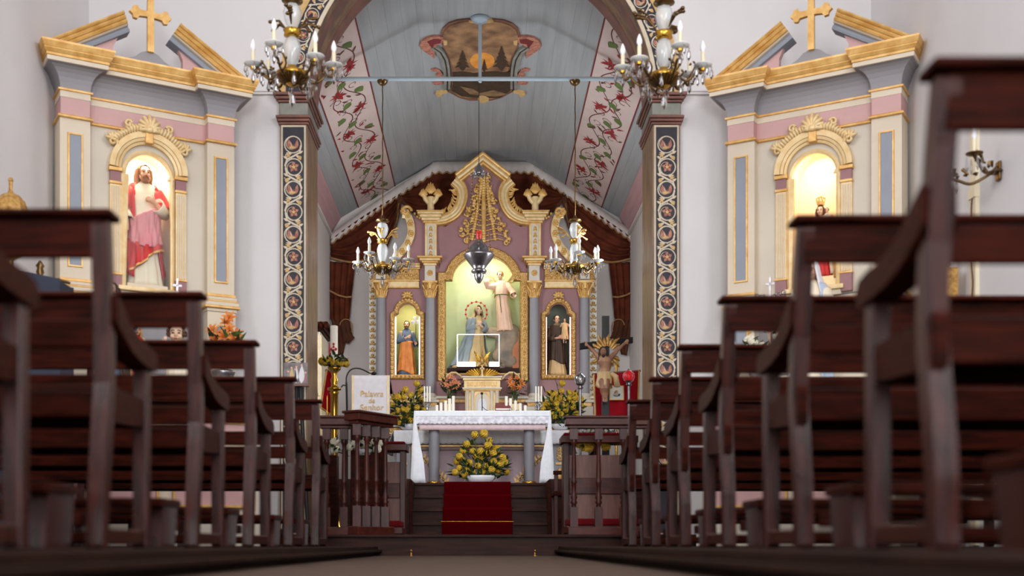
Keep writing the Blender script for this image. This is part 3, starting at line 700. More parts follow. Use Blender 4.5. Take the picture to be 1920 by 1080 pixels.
def figure_robed(root, H, org, yaw, tunic, mantle, hair, style, beard=None, arms='clasp', skin='skin', headyaw=0, tilt=0, mantle_arc=(-.9, pi+.9), prof=None, base=None, veil=None, girdle=None, mtop=.83, mbot=.06, headc=(0, -.012, .925), feet=True, sleeve_m=None):
    f = Fig(root, H, org, yaw).head(headc, headyaw, tilt)
    if feet: f.legs()
    f.profile(prof or [(0, .145, .12, 0, 0), (.3, .11, .095, 0, 0), (.52, .095, .078, 0, 0), (.66, .10, .078, 0, 0), (.78, .112, .066, 0, .005), (.825, .08, .055, 0, .008), (.855, .042, .042, 0, .01)])
    A = dict(clasp=(((-.112, 0, .775), (-.15, -.03, .62), (-.02, -.115, .68), (.7, -.2, .6)), ((.112, 0, .775), (.15, -.03, .62), (.03, -.125, .665), (-.7, -.2, .55))),
             lily=(((-.112, 0, .775), (-.15, -.03, .62), (.0, -.115, .68), (.8, -.2, .4)), ((.112, 0, .775), (.158, -.02, .60), (.15, -.12, .55), (.2, -.6, .3))),
             child=(((-.112, 0, .775), (-.15, -.03, .60), (.02, -.125, .60), (.9, -.1, .1)), ((.112, 0, .775), (.155, -.03, .60), (.10, -.135, .60), (-.5, -.6, .1))),
             down=(((-.112, 0, .775), (-.15, 0, .60), (-.15, -.07, .46), (-.1, -.4, -.9)), ((.112, 0, .775), (.15, -.02, .60), (.13, -.12, .52), (.1, -.9, .1))),
             bless=(((-.112, 0, .775), (-.17, -.05, .68), (-.15, -.12, .80), (-.05, -.1, 1)), ((.112, 0, .775), (.16, -.03, .60), (.07, -.13, .60), (-.7, -.4, .2))),
             angel=(((-.112, 0, .775), (-.22, -.03, .74), (-.25, -.06, .88), (-.1, -.1, 1)), ((.112, 0, .775), (.19, -.03, .64), (.22, -.10, .56), (.5, -.5, -.2))),
             spread=(((-.112, 0, .775), (-.17, -.04, .64), (-.20, -.12, .58), (-.4, -.7, .1)), ((.112, 0, .775), (.17, -.04, .64), (.20, -.12, .58), (.4, -.7, .1))))[arms]
    for i, a in enumerate(A):
        f.arm(a[0], a[1], a[2], hand=a[3], palm=(0, .9, .2) if arms in ('clasp', 'child') else (0, -1, .2), curl=.45, thumb=1 if i == 0 else -1)
        f.sleeve('sleeve', sleeve_m or tunic, *a[:3])
    f.skin(skin); f.face(beard, hair if style != 'veil' else None, style)
    f.robe('tunic', tunic, .01, .855, 0, 11, .07, tw=2)
    if mantle: f.robe('mantle', mantle, mbot, mtop, .022, 9, .09, .6, 3, a0=mantle_arc[0], a1=mantle_arc[1], zb=lambda t: mbot+.04*sin(2*t))
    if girdle:
        b = MB(); b.tube([f.S(2*pi*k/24, .60, .006) for k in range(24)], .009, 6, closed=True); b.tube([f.S(-pi/2-.2, .60, .01), f.S(-pi/2-.22, .45, .012), f.S(-pi/2-.2, .30, .014)], .006, 6); f.xf(b).build('girdle', girdle, root)
    if veil:
        k = f.hk; rows = []
        for j in range(12):
            row = []
            for i in range(23):
                t = -pi/2+.75+(2*pi-1.5)*i/22
                if j < 6: a = pi/2-j*pi/2/5*.95; p = (headc[0]+.060*cos(a)*cos(t), headc[1]+.008+.069*cos(a)*sin(t), headc[2]+.012+.075*sin(a))
                else:
                    u = (j-5)/6; r = .060+.055*u**1.2+.006*sin(6*t); p = (headc[0]*(1-u)+r*cos(t), (headc[1]+.008)*(1-u)+r*.8*sin(t)*1.05+.005*u, headc[2]+.012-.02-.16*u)
                row.append(p)
            rows.append(row)
        b = MB(); b.grid(rows); f.xf(b).build('veil', veil, root, solid=.006*H)
    if base: 
        b = MB(); b.box(-.16, .16, -.14, .12, -.04, .008); f.xf(b).build('base', base, root, bevel=.004)
    return f
# ------------------------------------------------------------------ the two corner side altars
def side_altar(nm, label, loc, rot, niche_m):
    root = thing(nm, label, 'altar', loc, rot)
    def bx(nm, m, x0, x1, y0, y1, z0, z1, bevel=0, par=root):
        b = MB(); b.box(x0, x1, y0, y1, z0, z1); return b.build(nm, m, par, bevel=bevel)
    # mensa with a pink front
    mn = bx('mensa', 'cream', -.70, .70, -.46, .20, .0, 1.07)
    for s in (-1, 1):
        bx('front_panel', 'pink', min(s*.05, s*.66), max(s*.05, s*.66), -.475, -.44, .36, .80, .004)
        bx('front_panel', 'pink', min(s*.05, s*.66), max(s*.05, s*.66), -.475, -.44, .84, 1.0, .004)
        for z0, z1 in ((.36, .80), (.84, 1.0)):
            b = MB(); a, c = s*.05, s*.66; b.sweep([(min(a, c), z0), (max(a, c), z0), (max(a, c), z1), (min(a, c), z1)], [(0, 0), (0, .012), (.018, .012), (.018, 0)], base=-.475, closed=True); b.build('panel_frame', 'gold', root)
    bx('mensa_top', 'creamlight', -.74, .74, -.50, .2, 1.07, 1.11, .006); bx('plinth', 'creamlight', -.74, .74, -.49, .2, .07, .30, .006)
    # retable body
    pts = [(-.44, 1.98), (-.18, 1.98), (-.18, 2.89)]+arc(0, 2.89, .18, 180, 0, 18)+[(.18, 1.98), (.44, 1.98), (.44, 3.22), (-.44, 3.22)]
    b = MB(); b.prism(pts, .06, .10); b.build('back_panel', 'creamlight', root)
    bx('predella', 'lilac', -.44, .44, .07, .20, 1.11, 1.98)
    # niche
    o = [(-.205, 2.03)]+[(-.205, 2.92)]+arc(0, 2.92, .205, 180, 0, 18)+[(.205, 2.03)]
    b = MB(); b.grid([[(p[0], .099, p[1]) for p in o], [(p[0], .20, p[1]) for p in o], [(p[0]*.86, .32, 2.03+(p[1]-2.03)*.98) for p in o]], smooth=False)
    b.add([(p[0]*.86, .32, 2.03+(p[1]-2.03)*.98) for p in o], [tuple(range(len(o)))]); b.box(-.19, .19, .06, .33, 1.98, 2.035)
    b.build('niche', niche_m, root)
    b = MB(); b.sweep([(.18, 2.035)]+[(.18, 2.89)]+arc(0, 2.89, .18, 0, 180, 18)+[(-.18, 2.89), (-.18, 2.035)], [(.012, -.01), (.012, .02), (-.004, .026), (-.022, .016), (-.022, -.01)], base=.06); b.build('niche_moulding', 'goldpale', root)
    bx('sill', 'goldpale', -.23, .23, .0, .1, 2.005, 2.04, .005); bx('sill', 'cream', -.21, .21, .02, .1, 1.965, 2.004, .004)
    for s in (-1, 1):
        lo, hi = min(s*.207, s*.287), max(s*.207, s*.287)
        sh = bx('niche_pilaster', 'goldpale', lo, hi, .03, .07, 2.12, 2.80)
        for k in range(4): bx('fluting', 'cream', lo+.010+k*.0175, lo+.020+k*.0175, .022, .035, 2.135, 2.785, .003, sh)
        bx('pilaster_base', 'mauve', lo-.002, hi+.002, .02, .07, 1.985, 2.115); bx('pilaster_moulding', 'gold', lo-.008, hi+.008, .014, .07, 2.116, 2.13, .003)
        bx('pilaster_moulding', 'gold', lo-.006, hi+.006, .018, .07, 2.80, 2.82, .003); bx('pilaster_block', 'mauve', lo, hi, .024, .07, 2.82, 2.895); bx('pilaster_moulding', 'gold', lo-.01, hi+.01, .01, .07, 2.896, 2.925, .004)
    for r0, r1, h in ((.205, .225, .03), (.228, .25, .042), (.253, .295, .052)):
        b = MB(); b.sweep(arc(0, 2.93, r0, 0, 180, 24), [(0, -.01), (0, h), (-(r1-r0), h+.006), (-(r1-r0), -.01)], base=.06); b.build('arch_moulding', 'goldpale', root)
    bx('keystone', 'gold', -.03, .03, -.005, .06, 3.135, 3.235, .006)
    # shell crest and leafy crown over the arch
    b = MB()
    for k in range(27):
        a = math.radians(36+108*k/26); r0, r1 = .298, .352+.010*sin(k*1.1)
        b.tube([(r0*cos(a), .02, 2.93+r0*sin(a)), ((r0+r1)/2*cos(a), -.012, 2.93+(r0+r1)/2*sin(a)), (r1*cos(a), .015, 2.93+r1*sin(a))], [.010, .014, .009], 6)
    b.build('leaf_crown', 'goldpale', root)
    b = MB()
    for k in range(9):
        a = math.radians(90+(k-4)*21); l = .122-.008*abs(k-4)**1.3
        b.tube([(0, .01, 3.225), (l*.55*cos(a), -.025, 3.225+l*.6*sin(a)), (l*cos(a), .005, 3.225+l*sin(a))], [.010, .018, .015], 6)
    b.ball((0, -.015, 3.235), (.03, .02, .025)); b.build('shell_crest', 'goldpale', root)
    for s in (-1, 1):
        b = MB(); b.tube([(s*p[0], .01, p[1]) for p in spiral2(.268, 3.11, .034, .008, 200, -200, 14)], [.012]*15, 6)
        for k in range(4): an = math.radians(20+k*32); b.tube([(s*.27, .02, 3.12), (s*(.27+.035*cos(an)), -.005, 3.12+.04*sin(an)), (s*(.27+.062*cos(an)), .015, 3.12+.072*sin(an))], [.008, .014, .006], 6)
        b.tube([(s*p[0], .01, p[1]) for p in spiral2(.155, 3.265, .03, .008, 160, -240, 14)], [.011]*15, 6)
        b.build('volute', 'goldpale', root, kind='stuff')
    # big pilasters
    for s in (-1, 1):
        lo, hi = min(s*.44, s*.655), max(s*.44, s*.655)
        pl = bx('pilaster', 'cream', lo, hi, -.02, .20, 2.04, 3.215); c = (lo+hi)/2
        bx('pilaster_panel', 'lilacdark', c-.042, c+.042, -.026, 0, 2.14, 3.10, 0, pl)
        b = MB(); b.sweep([(c-.042, 2.14), (c+.042, 2.14), (c+.042, 3.10), (c-.042, 3.10)], [(-.014, 0), (-.010, .012), (0, .012), (.002, 0)], base=-.02, closed=True); b.build('panel_frame', 'gold', pl)
        pd = bx('pedestal', 'cream', lo-.005, hi+.005, -.04, .20, 1.11, 1.90, .004)
        ap = [(c-.055, 1.50), (c+.055, 1.50), (c+.055, 1.72)]+arc(c, 1.72, .055, 0, 180, 10, .07)
        b = MB(); b.prism(ap, -.046, -.03); b.build('pedestal_panel', 'lilacdark', pd)
        b = MB(); b.sweep(ap[:-1], [(-.014, 0), (-.010, .012), (0, .012), (.002, 0)], base=-.04, closed=True); b.build('panel_frame', 'gold', pd)
        for z0, z1, e, m in ((1.90, 1.925, .012, 'cream'), (1.926, 1.945, .034, 'gold'), (1.946, 1.975, .026, 'cream'), (1.976, 1.99, .02, 'gold'), (1.991, 2.015, .012, 'cream'), (2.016, 2.04, .006, 'gold')):
            bx('pedestal_moulding', m, lo-e, hi+e, -.04-e, .20, z0, z1, .004)
    for z0, z1, y, m in ((1.926, 1.945, .03, 'gold'), (1.946, 1.962, .04, 'cream')): bx('predella_moulding', m, -.44, .44, y, .2, z0, z1, .003)
    # entablature following the pilaster breaks
    path = [(-.655, .20), (-.655, -.03), (-.44, -.03), (-.44, .05), (.44, .05), (.44, -.03), (.655, -.03), (.655, .20)]
    def ent(nm, m, prof): b = MB(); b.sweep(path, [(-o, z) for o, z in prof]+[(.06, prof[-1][1]), (.06, prof[0][1])], 'xy'); return b.build(nm, m, root)
    ent('gold_line', 'gold', [(.0, 3.216), (.016, 3.218), (.018, 3.228), (.006, 3.24), (0, 3.24)])
    ent('frieze', 'pink', [(-.004, 3.24), (-.004, 3.365)])
    ent('frieze_band', 'cream', [(.0, 3.365), (.0, 3.41)]); ent('gold_line', 'gold', [(0, 3.41), (.014, 3.412), (.016, 3.424), (0, 3.432)])
    ent('cove', 'lilac', [(0, 3.432)]+[(.10*(1-cos(k*pi/12)), 3.432+.145*sin(k*pi/12)) for k in range(1, 7)])
    ent('cornice_fascia', 'cream', [(.10, 3.578), (.108, 3.58), (.108, 3.61), (.10, 3.612)])
    ent('cornice_gold', 'gold', [(.10, 3.612), (.114, 3.614), (.114, 3.632), (.120, 3.634), (.132, 3.655), (.132, 3.664), (.136, 3.665), (.15, 3.70), (.152, 3.712), (.10, 3.714)])
    ent('cornice_top', 'cream', [(.02, 3.70), (.13, 3.715), (.13, 3.722), (.02, 3.722)])
    # broken pediment
    for s in (-1, 1):
        ln = hypot(.58, .355); dx, dz = -.58/ln*s, .355/ln
        p0, p1 = (s*.775, 3.722), (s*.215, 4.065); pth = [p0, p1] if s > 0 else [p1, p0]
        for o0, o1, h, m, n_ in ((0, .022, .15, 'gold', 'raking_cornice'), (.0225, .050, .135, 'gold', 'raking_cornice'), (.0505, .078, .12, 'gold', 'raking_cornice'), (.0785, .092, .10, 'cream', 'raking_fascia'), (.0925, .13, .07, 'lilacdark', 'raking_soffit')):
            b = MB(); b.sweep(pth, [(o0, -.05), (o0, h), ((o0+o1)/2, h+.006), (o1, h-.004), (o1, -.05)], base=.06); b.build(n_, m, root)
        tp = [(s*.66, 3.70), (s*.30, 3.70), (s*.262, 3.76), (s*.262, 3.83), (s*.235, 3.89), (s*.21, 3.95), (s*.215, 4.0)]
        b = MB(); b.prism(tp, .03, .08); b.build('tympanum', 'pink', root)
    sw = [(-.42, 3.70), (.42, 3.70), (.36, 3.735), (.26, 3.735), (.17, 3.745), (.11, 3.775), (.065, 3.815), (.025, 3.83), (-.025, 3.83), (-.065, 3.815), (-.11, 3.775), (-.17, 3.745), (-.26, 3.735), (-.36, 3.735)]
    b = MB(); b.prism(sw, -.01, .05); b.build('swan_board', 'lilac', root)
    def end(cx, cz, a):
        q = []
        for u, v in ((-.022, 0), (-.026, .03), (-.05, .045), (-.045, .075), (-.02, .08), (0, .105), (.02, .08), (.045, .075), (.05, .045), (.026, .03), (.022, 0)):
            q.append((cx+u*cos(a)-v*sin(a), cz+u*sin(a)+v*cos(a)))
        return q
    cz = 4.10
    b = MB(); b.prism([(-.024, 3.82), (.024, 3.82), (.024, cz-.024), (.024, cz-.02)]+end(.055, cz, -pi/2)[::-1]+[(.024, cz+.024)]+end(0, cz+.14, 0)[::-1]+[(-.024, cz+.024)]+end(-.055, cz, pi/2)[::-1]+[(-.024, cz-.02)], -.04, -.005); b.build('pediment_cross', 'gold', root, bevel=.004)
    return root
LA = ((-2.513, 8.925), math.radians(29.42)); RA = ((2.515, 8.885), math.radians(-30.84))
side_altar('side_altar', 'cream and pink corner altar on the left, with a pink-and-red figure in its niche', (LA[0][0], LA[0][1], 0), LA[1], 'cream')
side_altar('side_altar', 'cream and pink corner altar on the right, with a glowing yellow niche', (RA[0][0], RA[0][1], 0), RA[1], 'nichewarm')
def at_altar(A, u, y, z):
    (x0, y0), a = A; return Vector((x0+u*cos(a)-y*sin(a), y0+u*sin(a)+y*cos(a), z))
p = at_altar(LA, -.005, .17, 2.04)
st = thing('statue', 'large white, pink and red robed statue in the left corner altar niche', 'statue', p, LA[1]); figure_redeemer(st, .965, (0, 0, .02))
g = MB(); o = [(-.172, 2.045)]+[(-.172, 2.89)]+arc(0, 2.89, .172, 180, 0, 16)+[(.172, 2.045)]
g.prism(o, .052, .056); gp = g.build('glass_pane', 'pane', bpy.data.objects['side_altar']); gp['label'] = 'clear glass pane closing the niche'
p = at_altar(RA, .02, .17, 2.04)
st = thing('statue', 'small crowned red-robed statue with a child, in the right corner altar niche', 'statue', p, RA[1])
b = MB(); b.box(-.14, .14, -.10, .10, 0, .06); b.box(-.12, .12, -.09, .09, .061, .085); b.build('pedestal', 'goldpale', st)
f = figure_robed(st, .56, (0, 0, .092), 0, 'robered', 'robewhite', 'hairb', 'long', arms='child', skin='skinpale', mantle_arc=(-.35, pi+.35))
b = MB(); b.lathe([(.05, 1.0), (.056, 1.03), (.05, 1.05)], n=14)
for k in range(8): b.tube([(.05*cos(k*pi/4), .05*sin(k*pi/4), 1.04), (.066*cos(k*pi/4), .066*sin(k*pi/4), 1.09), (.0, 0, 1.13)], .007, 5)
f.xf(b).build('crown', 'gold', st)
c = Fig(st, .27, (.065, -.06, .34)).head(); c.arm((-.12, 0, .77), (-.18, -.05, .66), (-.14, -.14, .72), (0, -.6, .7)); c.arm((.12, 0, .77), (.18, -.05, .66), (.16, -.14, .7), (.3, -.6, .4), thumb=-1); c.legs(); c.skin('skinpale', nm='child_body'); c.face(None, 'hairb', 'short')
c.profile([(.1, .14, .12, 0, 0), (.5, .11, .09, 0, 0), (.78, .11, .07, 0, .005), (.85, .045, .045, 0, .01)]); c.robe('child_tunic', 'robewhite', .12, .85, .004, 9, .06)
for A, col, pw in ((LA, (1, .84, .66), 3.2), (RA, (1, .80, .55), 2.4)):
    q = at_altar(A, 0, .118, 3.112); dr = at_altar(A, 0, .20, 2.3)-q; area('niche_lamp', q, dr, .14, .022, pw, col)
# ------------------------------------------------------------------ high altar retable
YR = 16.0; KR = YR/F
def R(px, py): return ((px-CX)*KR, EYE+(HY-py)*KR)
ZP = .82                                              # top of the altar platform
def mirx(pts, c=903): return [(2*c-x, y) for x, y in pts][::-1]
hi_alt = thing('high_altar', 'tall mauve and gilded high altar with columns, niches and pointed gable at the far end', 'altar', (R(903, 0)[0], YR, ZP))
def hx(nm, m, x0, x1, y0, y1, pt, pb, par=hi_alt, bevel=.004):
    a, b_ = R(x0, pb), R(x1, pt); b = MB(); b.box(a[0], b_[0], YR+y0, YR+y1, a[1], b_[1]); return b.build(nm, m, par, bevel=bevel)
def hpoly(nm, m, pts, y0, y1, par=hi_alt): b = MB(); b.prism([R(*p) for p in pts], YR+y0, YR+y1); return b.build(nm, m, par)
def parc(cx, cy, r, a0, a1, n, ry=None): return [(cx+r*cos(math.radians(a0+(a1-a0)*i/n)), cy-(ry or r)*sin(math.radians(a0+(a1-a0)*i/n))) for i in range(n+1)]
def hsweep(nm, m, path, prof, base=0, closed=False, par=hi_alt, smooth=False):
    b = MB(); b.sweep([R(*p) for p in path], prof, base=YR+base, closed=closed, m=0, smooth=smooth); return b.build(nm, m, par)
# body with the three niche openings
sideop = lambda c: [(c-24, 703), (c-24, 592), (c-16, 588)]+parc(c, 586, 16, 180, 0, 10)+[(c+16, 588), (c+24, 592), (c+24, 703)]
cen = [(836, 703), (836, 527)]+parc(905.5, 527, 57, 180, 0, 20, 48)+[(975, 527), (975, 703)]
hpoly('retable_panel', 'mauve', [(703, 703)]+sideop(764)+[(836, 703), (836, 503), (703, 503)], 0, .04)
hpoly('retable_panel', 'mauve', [(975, 703)]+sideop(1047)+[(1107, 703), (1107, 503), (975, 503)], 0, .04)
hpoly('retable_panel', 'mauve', [(836.1, 527)]+parc(905.5, 527, 57, 180, 0, 20, 48)+[(974.9, 527), (974.9, 503), (986, 502.9), (986, 466), (825, 466), (825, 502.9), (836.1, 503)], 0, .04)
hx('lower_panel', 'mauve', 703, 1107, 0, .05, 703.2, 800)
def tunnel(nm, m, pts, depth, k=1.0):
    o = [R(*p) for p in pts]; b = MB(); b.grid([[(p[0], YR+.03, p[1]) for p in o], [(p[0], YR+depth, p[1]) for p in o]], smooth=False); b.add([(p[0], YR+depth, p[1]) for p in o], [tuple(range(len(o)))])
    a, c = o[0], o[-1]; b.add([(a[0], YR+.03, a[1]), (a[0], YR+depth, a[1]), (c[0], YR+depth, c[1]), (c[0], YR+.03, c[1])], [(0, 1, 2, 3)]); return b.build(nm, m, hi_alt)
bigop = lambda c: [(c-27, 704), (c-27, 590)]+parc(c, 584, 27, 180, 0, 12)+[(c+27, 590), (c+27, 704)]
bigcen = [(831, 704)]+parc(905.5, 527, 74.5, 180, 0, 20, 58)+[(980, 704)]
tunnel('niche', 'nichegreen2', bigop(764), .36); tunnel('niche', 'nichedark', bigop(1047), .36); tunnel('niche', 'nichegreen', bigcen, .385)
for c in (764, 1047):
    pth = [(c+24, 703)]+[(c+24, 592), (c+17, 588)]+parc(c, 586, 17, 0, 180, 12)+[(c-17, 588), (c-24, 592), (c-24, 703)]
    fr = hsweep('niche_frame', 'golddark', pth, [(0, -.02), (0, .02), (-.012, .035), (-.05, .045), (-.062, .03), (-.062, -.02)], closed=True)
    b = MB()
    full = [(c-28.5, 700-k*8.2) for k in range(13)]+parc(c, 584, 21, 165, 15, 9)+[(c+28.5, 601+k*8.2) for k in range(13)]+[(c-24+k*8, 707.5) for k in range(7)]
    for i, q in enumerate(full): x, z = R(*q); b.ball((x, YR-.045, z), (.021, .016, .021), 8, 5)
    b.build('carved_leaf', 'gold', fr, kind='stuff')
    b = MB(); x, z = R(c, 556)
    for k in range(7):
        a = math.radians(90+(k-3)*38); b.tube([(x, YR-.02, z), (x+.045*cos(a), YR-.05, z+.045*sin(a)), (x+.075*cos(a), YR-.03, z+.07*sin(a))], [.016, .02, .010], 6)
    b.ball((x, YR-.05, z), .03); b.build('niche_crest', 'gold', hi_alt)
# carved frame of the middle niche
fr = hsweep('centre_frame', 'golddark', [(975, 714), (975, 527)]+parc(905.5, 527, 57, 0, 180, 24, 48)+[(836, 527), (836, 714)], [(0, -.02), (0, .03), (-.015, .05), (-.10, .055), (-.118, .03), (-.118, -.02)])
b = MB(); sp = [(827.5, 706-k*11) for k in range(17)]+parc(905.5, 527, 67, 176, 4, 17, 58)+[(983.5, 530+k*11) for k in range(17)]
for i, q in enumerate(sp):
    x, z = R(*q); b.tube([(x+.026*cos(a), YR-.062, z+.026*sin(a)) for a in [2*pi*k/9 for k in range(9)]], .008, 5, closed=True); b.ball((x, YR-.06, z), (.013, .015, .013), 7, 5)
    if i+1 < len(sp):
        x2, z2 = R(*sp[i+1]); b.tube([(x, YR-.058, z), ((x+x2)/2+.02*(1 if i % 2 else -1), YR-.066, (z+z2)/2), (x2, YR-.058, z2)], [.006, .01, .006], 5)
b.build('carved_scroll', 'gold', fr, kind='stuff')
# columns
def column(c, r=9.0, pb=752):
    x, _ = R(c, 0); zt, zb = R(0, 560)[1], R(0, 742)[1]; y = YR-.07
    b = MB(); b.lathe([(r*KR*1.0, zb), (r*KR*1.02, zb+.3), (r*KR*.94, zt)], (x, y, 0), 20); b.build('column_shaft', 'lilac', hi_alt)
    b = MB(); b.lathe([(r*KR*1.0, zb+.02), (r*KR*1.25, zb), (r*KR*1.3, zb-.02), (r*KR*1.1, zb-.035), (r*KR*1.35, zb-.05), (r*KR*1.4, zb-.07)], (x, y, 0), 20); b.build('column_base', 'creamlight', hi_alt)
    cp = MB(); z0 = zt
    cp.lathe([(r*KR*1.05, z0-.01), (r*KR*1.08, z0+.02), (r*KR*.95, z0+.04), (r*KR*1.15, z0+.13), (r*KR*1.45, z0+.19)], (x, y, 0), 16)
    for row, (n, z_, h_, o) in enumerate(((8, .02, .085, .010), (8, .085, .08, .022))):
        for k in range(n):
            a = 2*pi*(k+.5*row)/n; rr = r*KR*(1.0+.1*row)
            cp.tube([(x+rr*cos(a), y+rr*sin(a), z0+z_), (x+(rr+o)*cos(a), y+(rr+o)*sin(a), z0+z_+h_*.7), (x+(rr+o+.018)*cos(a), y+(rr+o+.018)*sin(a), z0+z_+h_), (x+(rr+o+.022)*cos(a), y+(rr+o+.022)*sin(a), z0+z_+h_*.8)], [.012, .014, .010, .005], 5)
    e = r*KR*1.5; cp.box(x-e, x+e, y-e, y+e, z0+.185, z0+.21); cp.build('capital', 'gold', hi_alt)
for c in (715, 807, 1001, 1095): column(c)
# entablature
for a, c in ((697, 786), (828, 834), (978, 985), (1021, 1113)):
    if c-a < 20: continue
    hx('architrave', 'goldpale', a, c, -.05, .02, 529, 541); fz = hx('frieze', 'golddark', a, c, -.04, .02, 506, 528.8)
    b = MB(); n = int((c-a)/9)
    for k in range(n):
        x, z = R(a+(c-a)*(k+.5)/n, 517.5); s = 1 if k % 2 else -1
        b.tube([(q[0], YR-.05, q[1]) for q in spiral2(x, z, .032, .008, 0 if s > 0 else 180, (0 if s > 0 else 180)+s*420, 14)], .008, 5); b.ball((x, YR-.05, z), (.014, .014, .014), 6, 4)
    b.build('carved_scroll', 'gold', fz, kind='stuff')
    hx('gold_fillet', 'gold', a-1, c+1, -.06, .02, 526, 528.9); hx('gold_fillet', 'gold', a-1, c+1, -.06, .02, 539.5, 541.5)
    for (t, bt, e, m) in ((503, 506, .05, 'gold'), (499.5, 502.8, .07, 'goldpale'), (496, 499.3, .09, 'gold')): hx('cornice', m, a-2, c+2, -e, .02, t, bt)
for c, w_ in ((807, 10), (1001, 10), (715, 9), (1095, 9)):
    inner = c in (807, 1001)
    hx('frieze_block', 'creamlight', c-w_, c+w_, -.13, .02, 502, 533 if inner else 527)
    x, z = R(c, 516); b = MB()
    for k in range(8): a = 2*pi*k/8; b.ball((x+.026*cos(a), YR-.14, z+.026*sin(a)), (.015, .012, .015), 6, 4)
    b.ball((x, YR-.145, z), .016, 8, 5); b.build('rosette', 'gold', hi_alt)
    rows_ = ((498, 502, 2, .15, 'goldpale'), (494.5, 497.8, 5, .17, 'gold'), (490.5, 494.3, 9, .20, 'goldpale'), (487, 490.3, 13, .23, 'gold')) if inner else ((529, 534, 2, .14, 'creamlight'),)
    for t, bt, e, d, m in rows_: hx('entablature_block', m, c-w_-e, c+w_+e, -d, .02, t, bt)
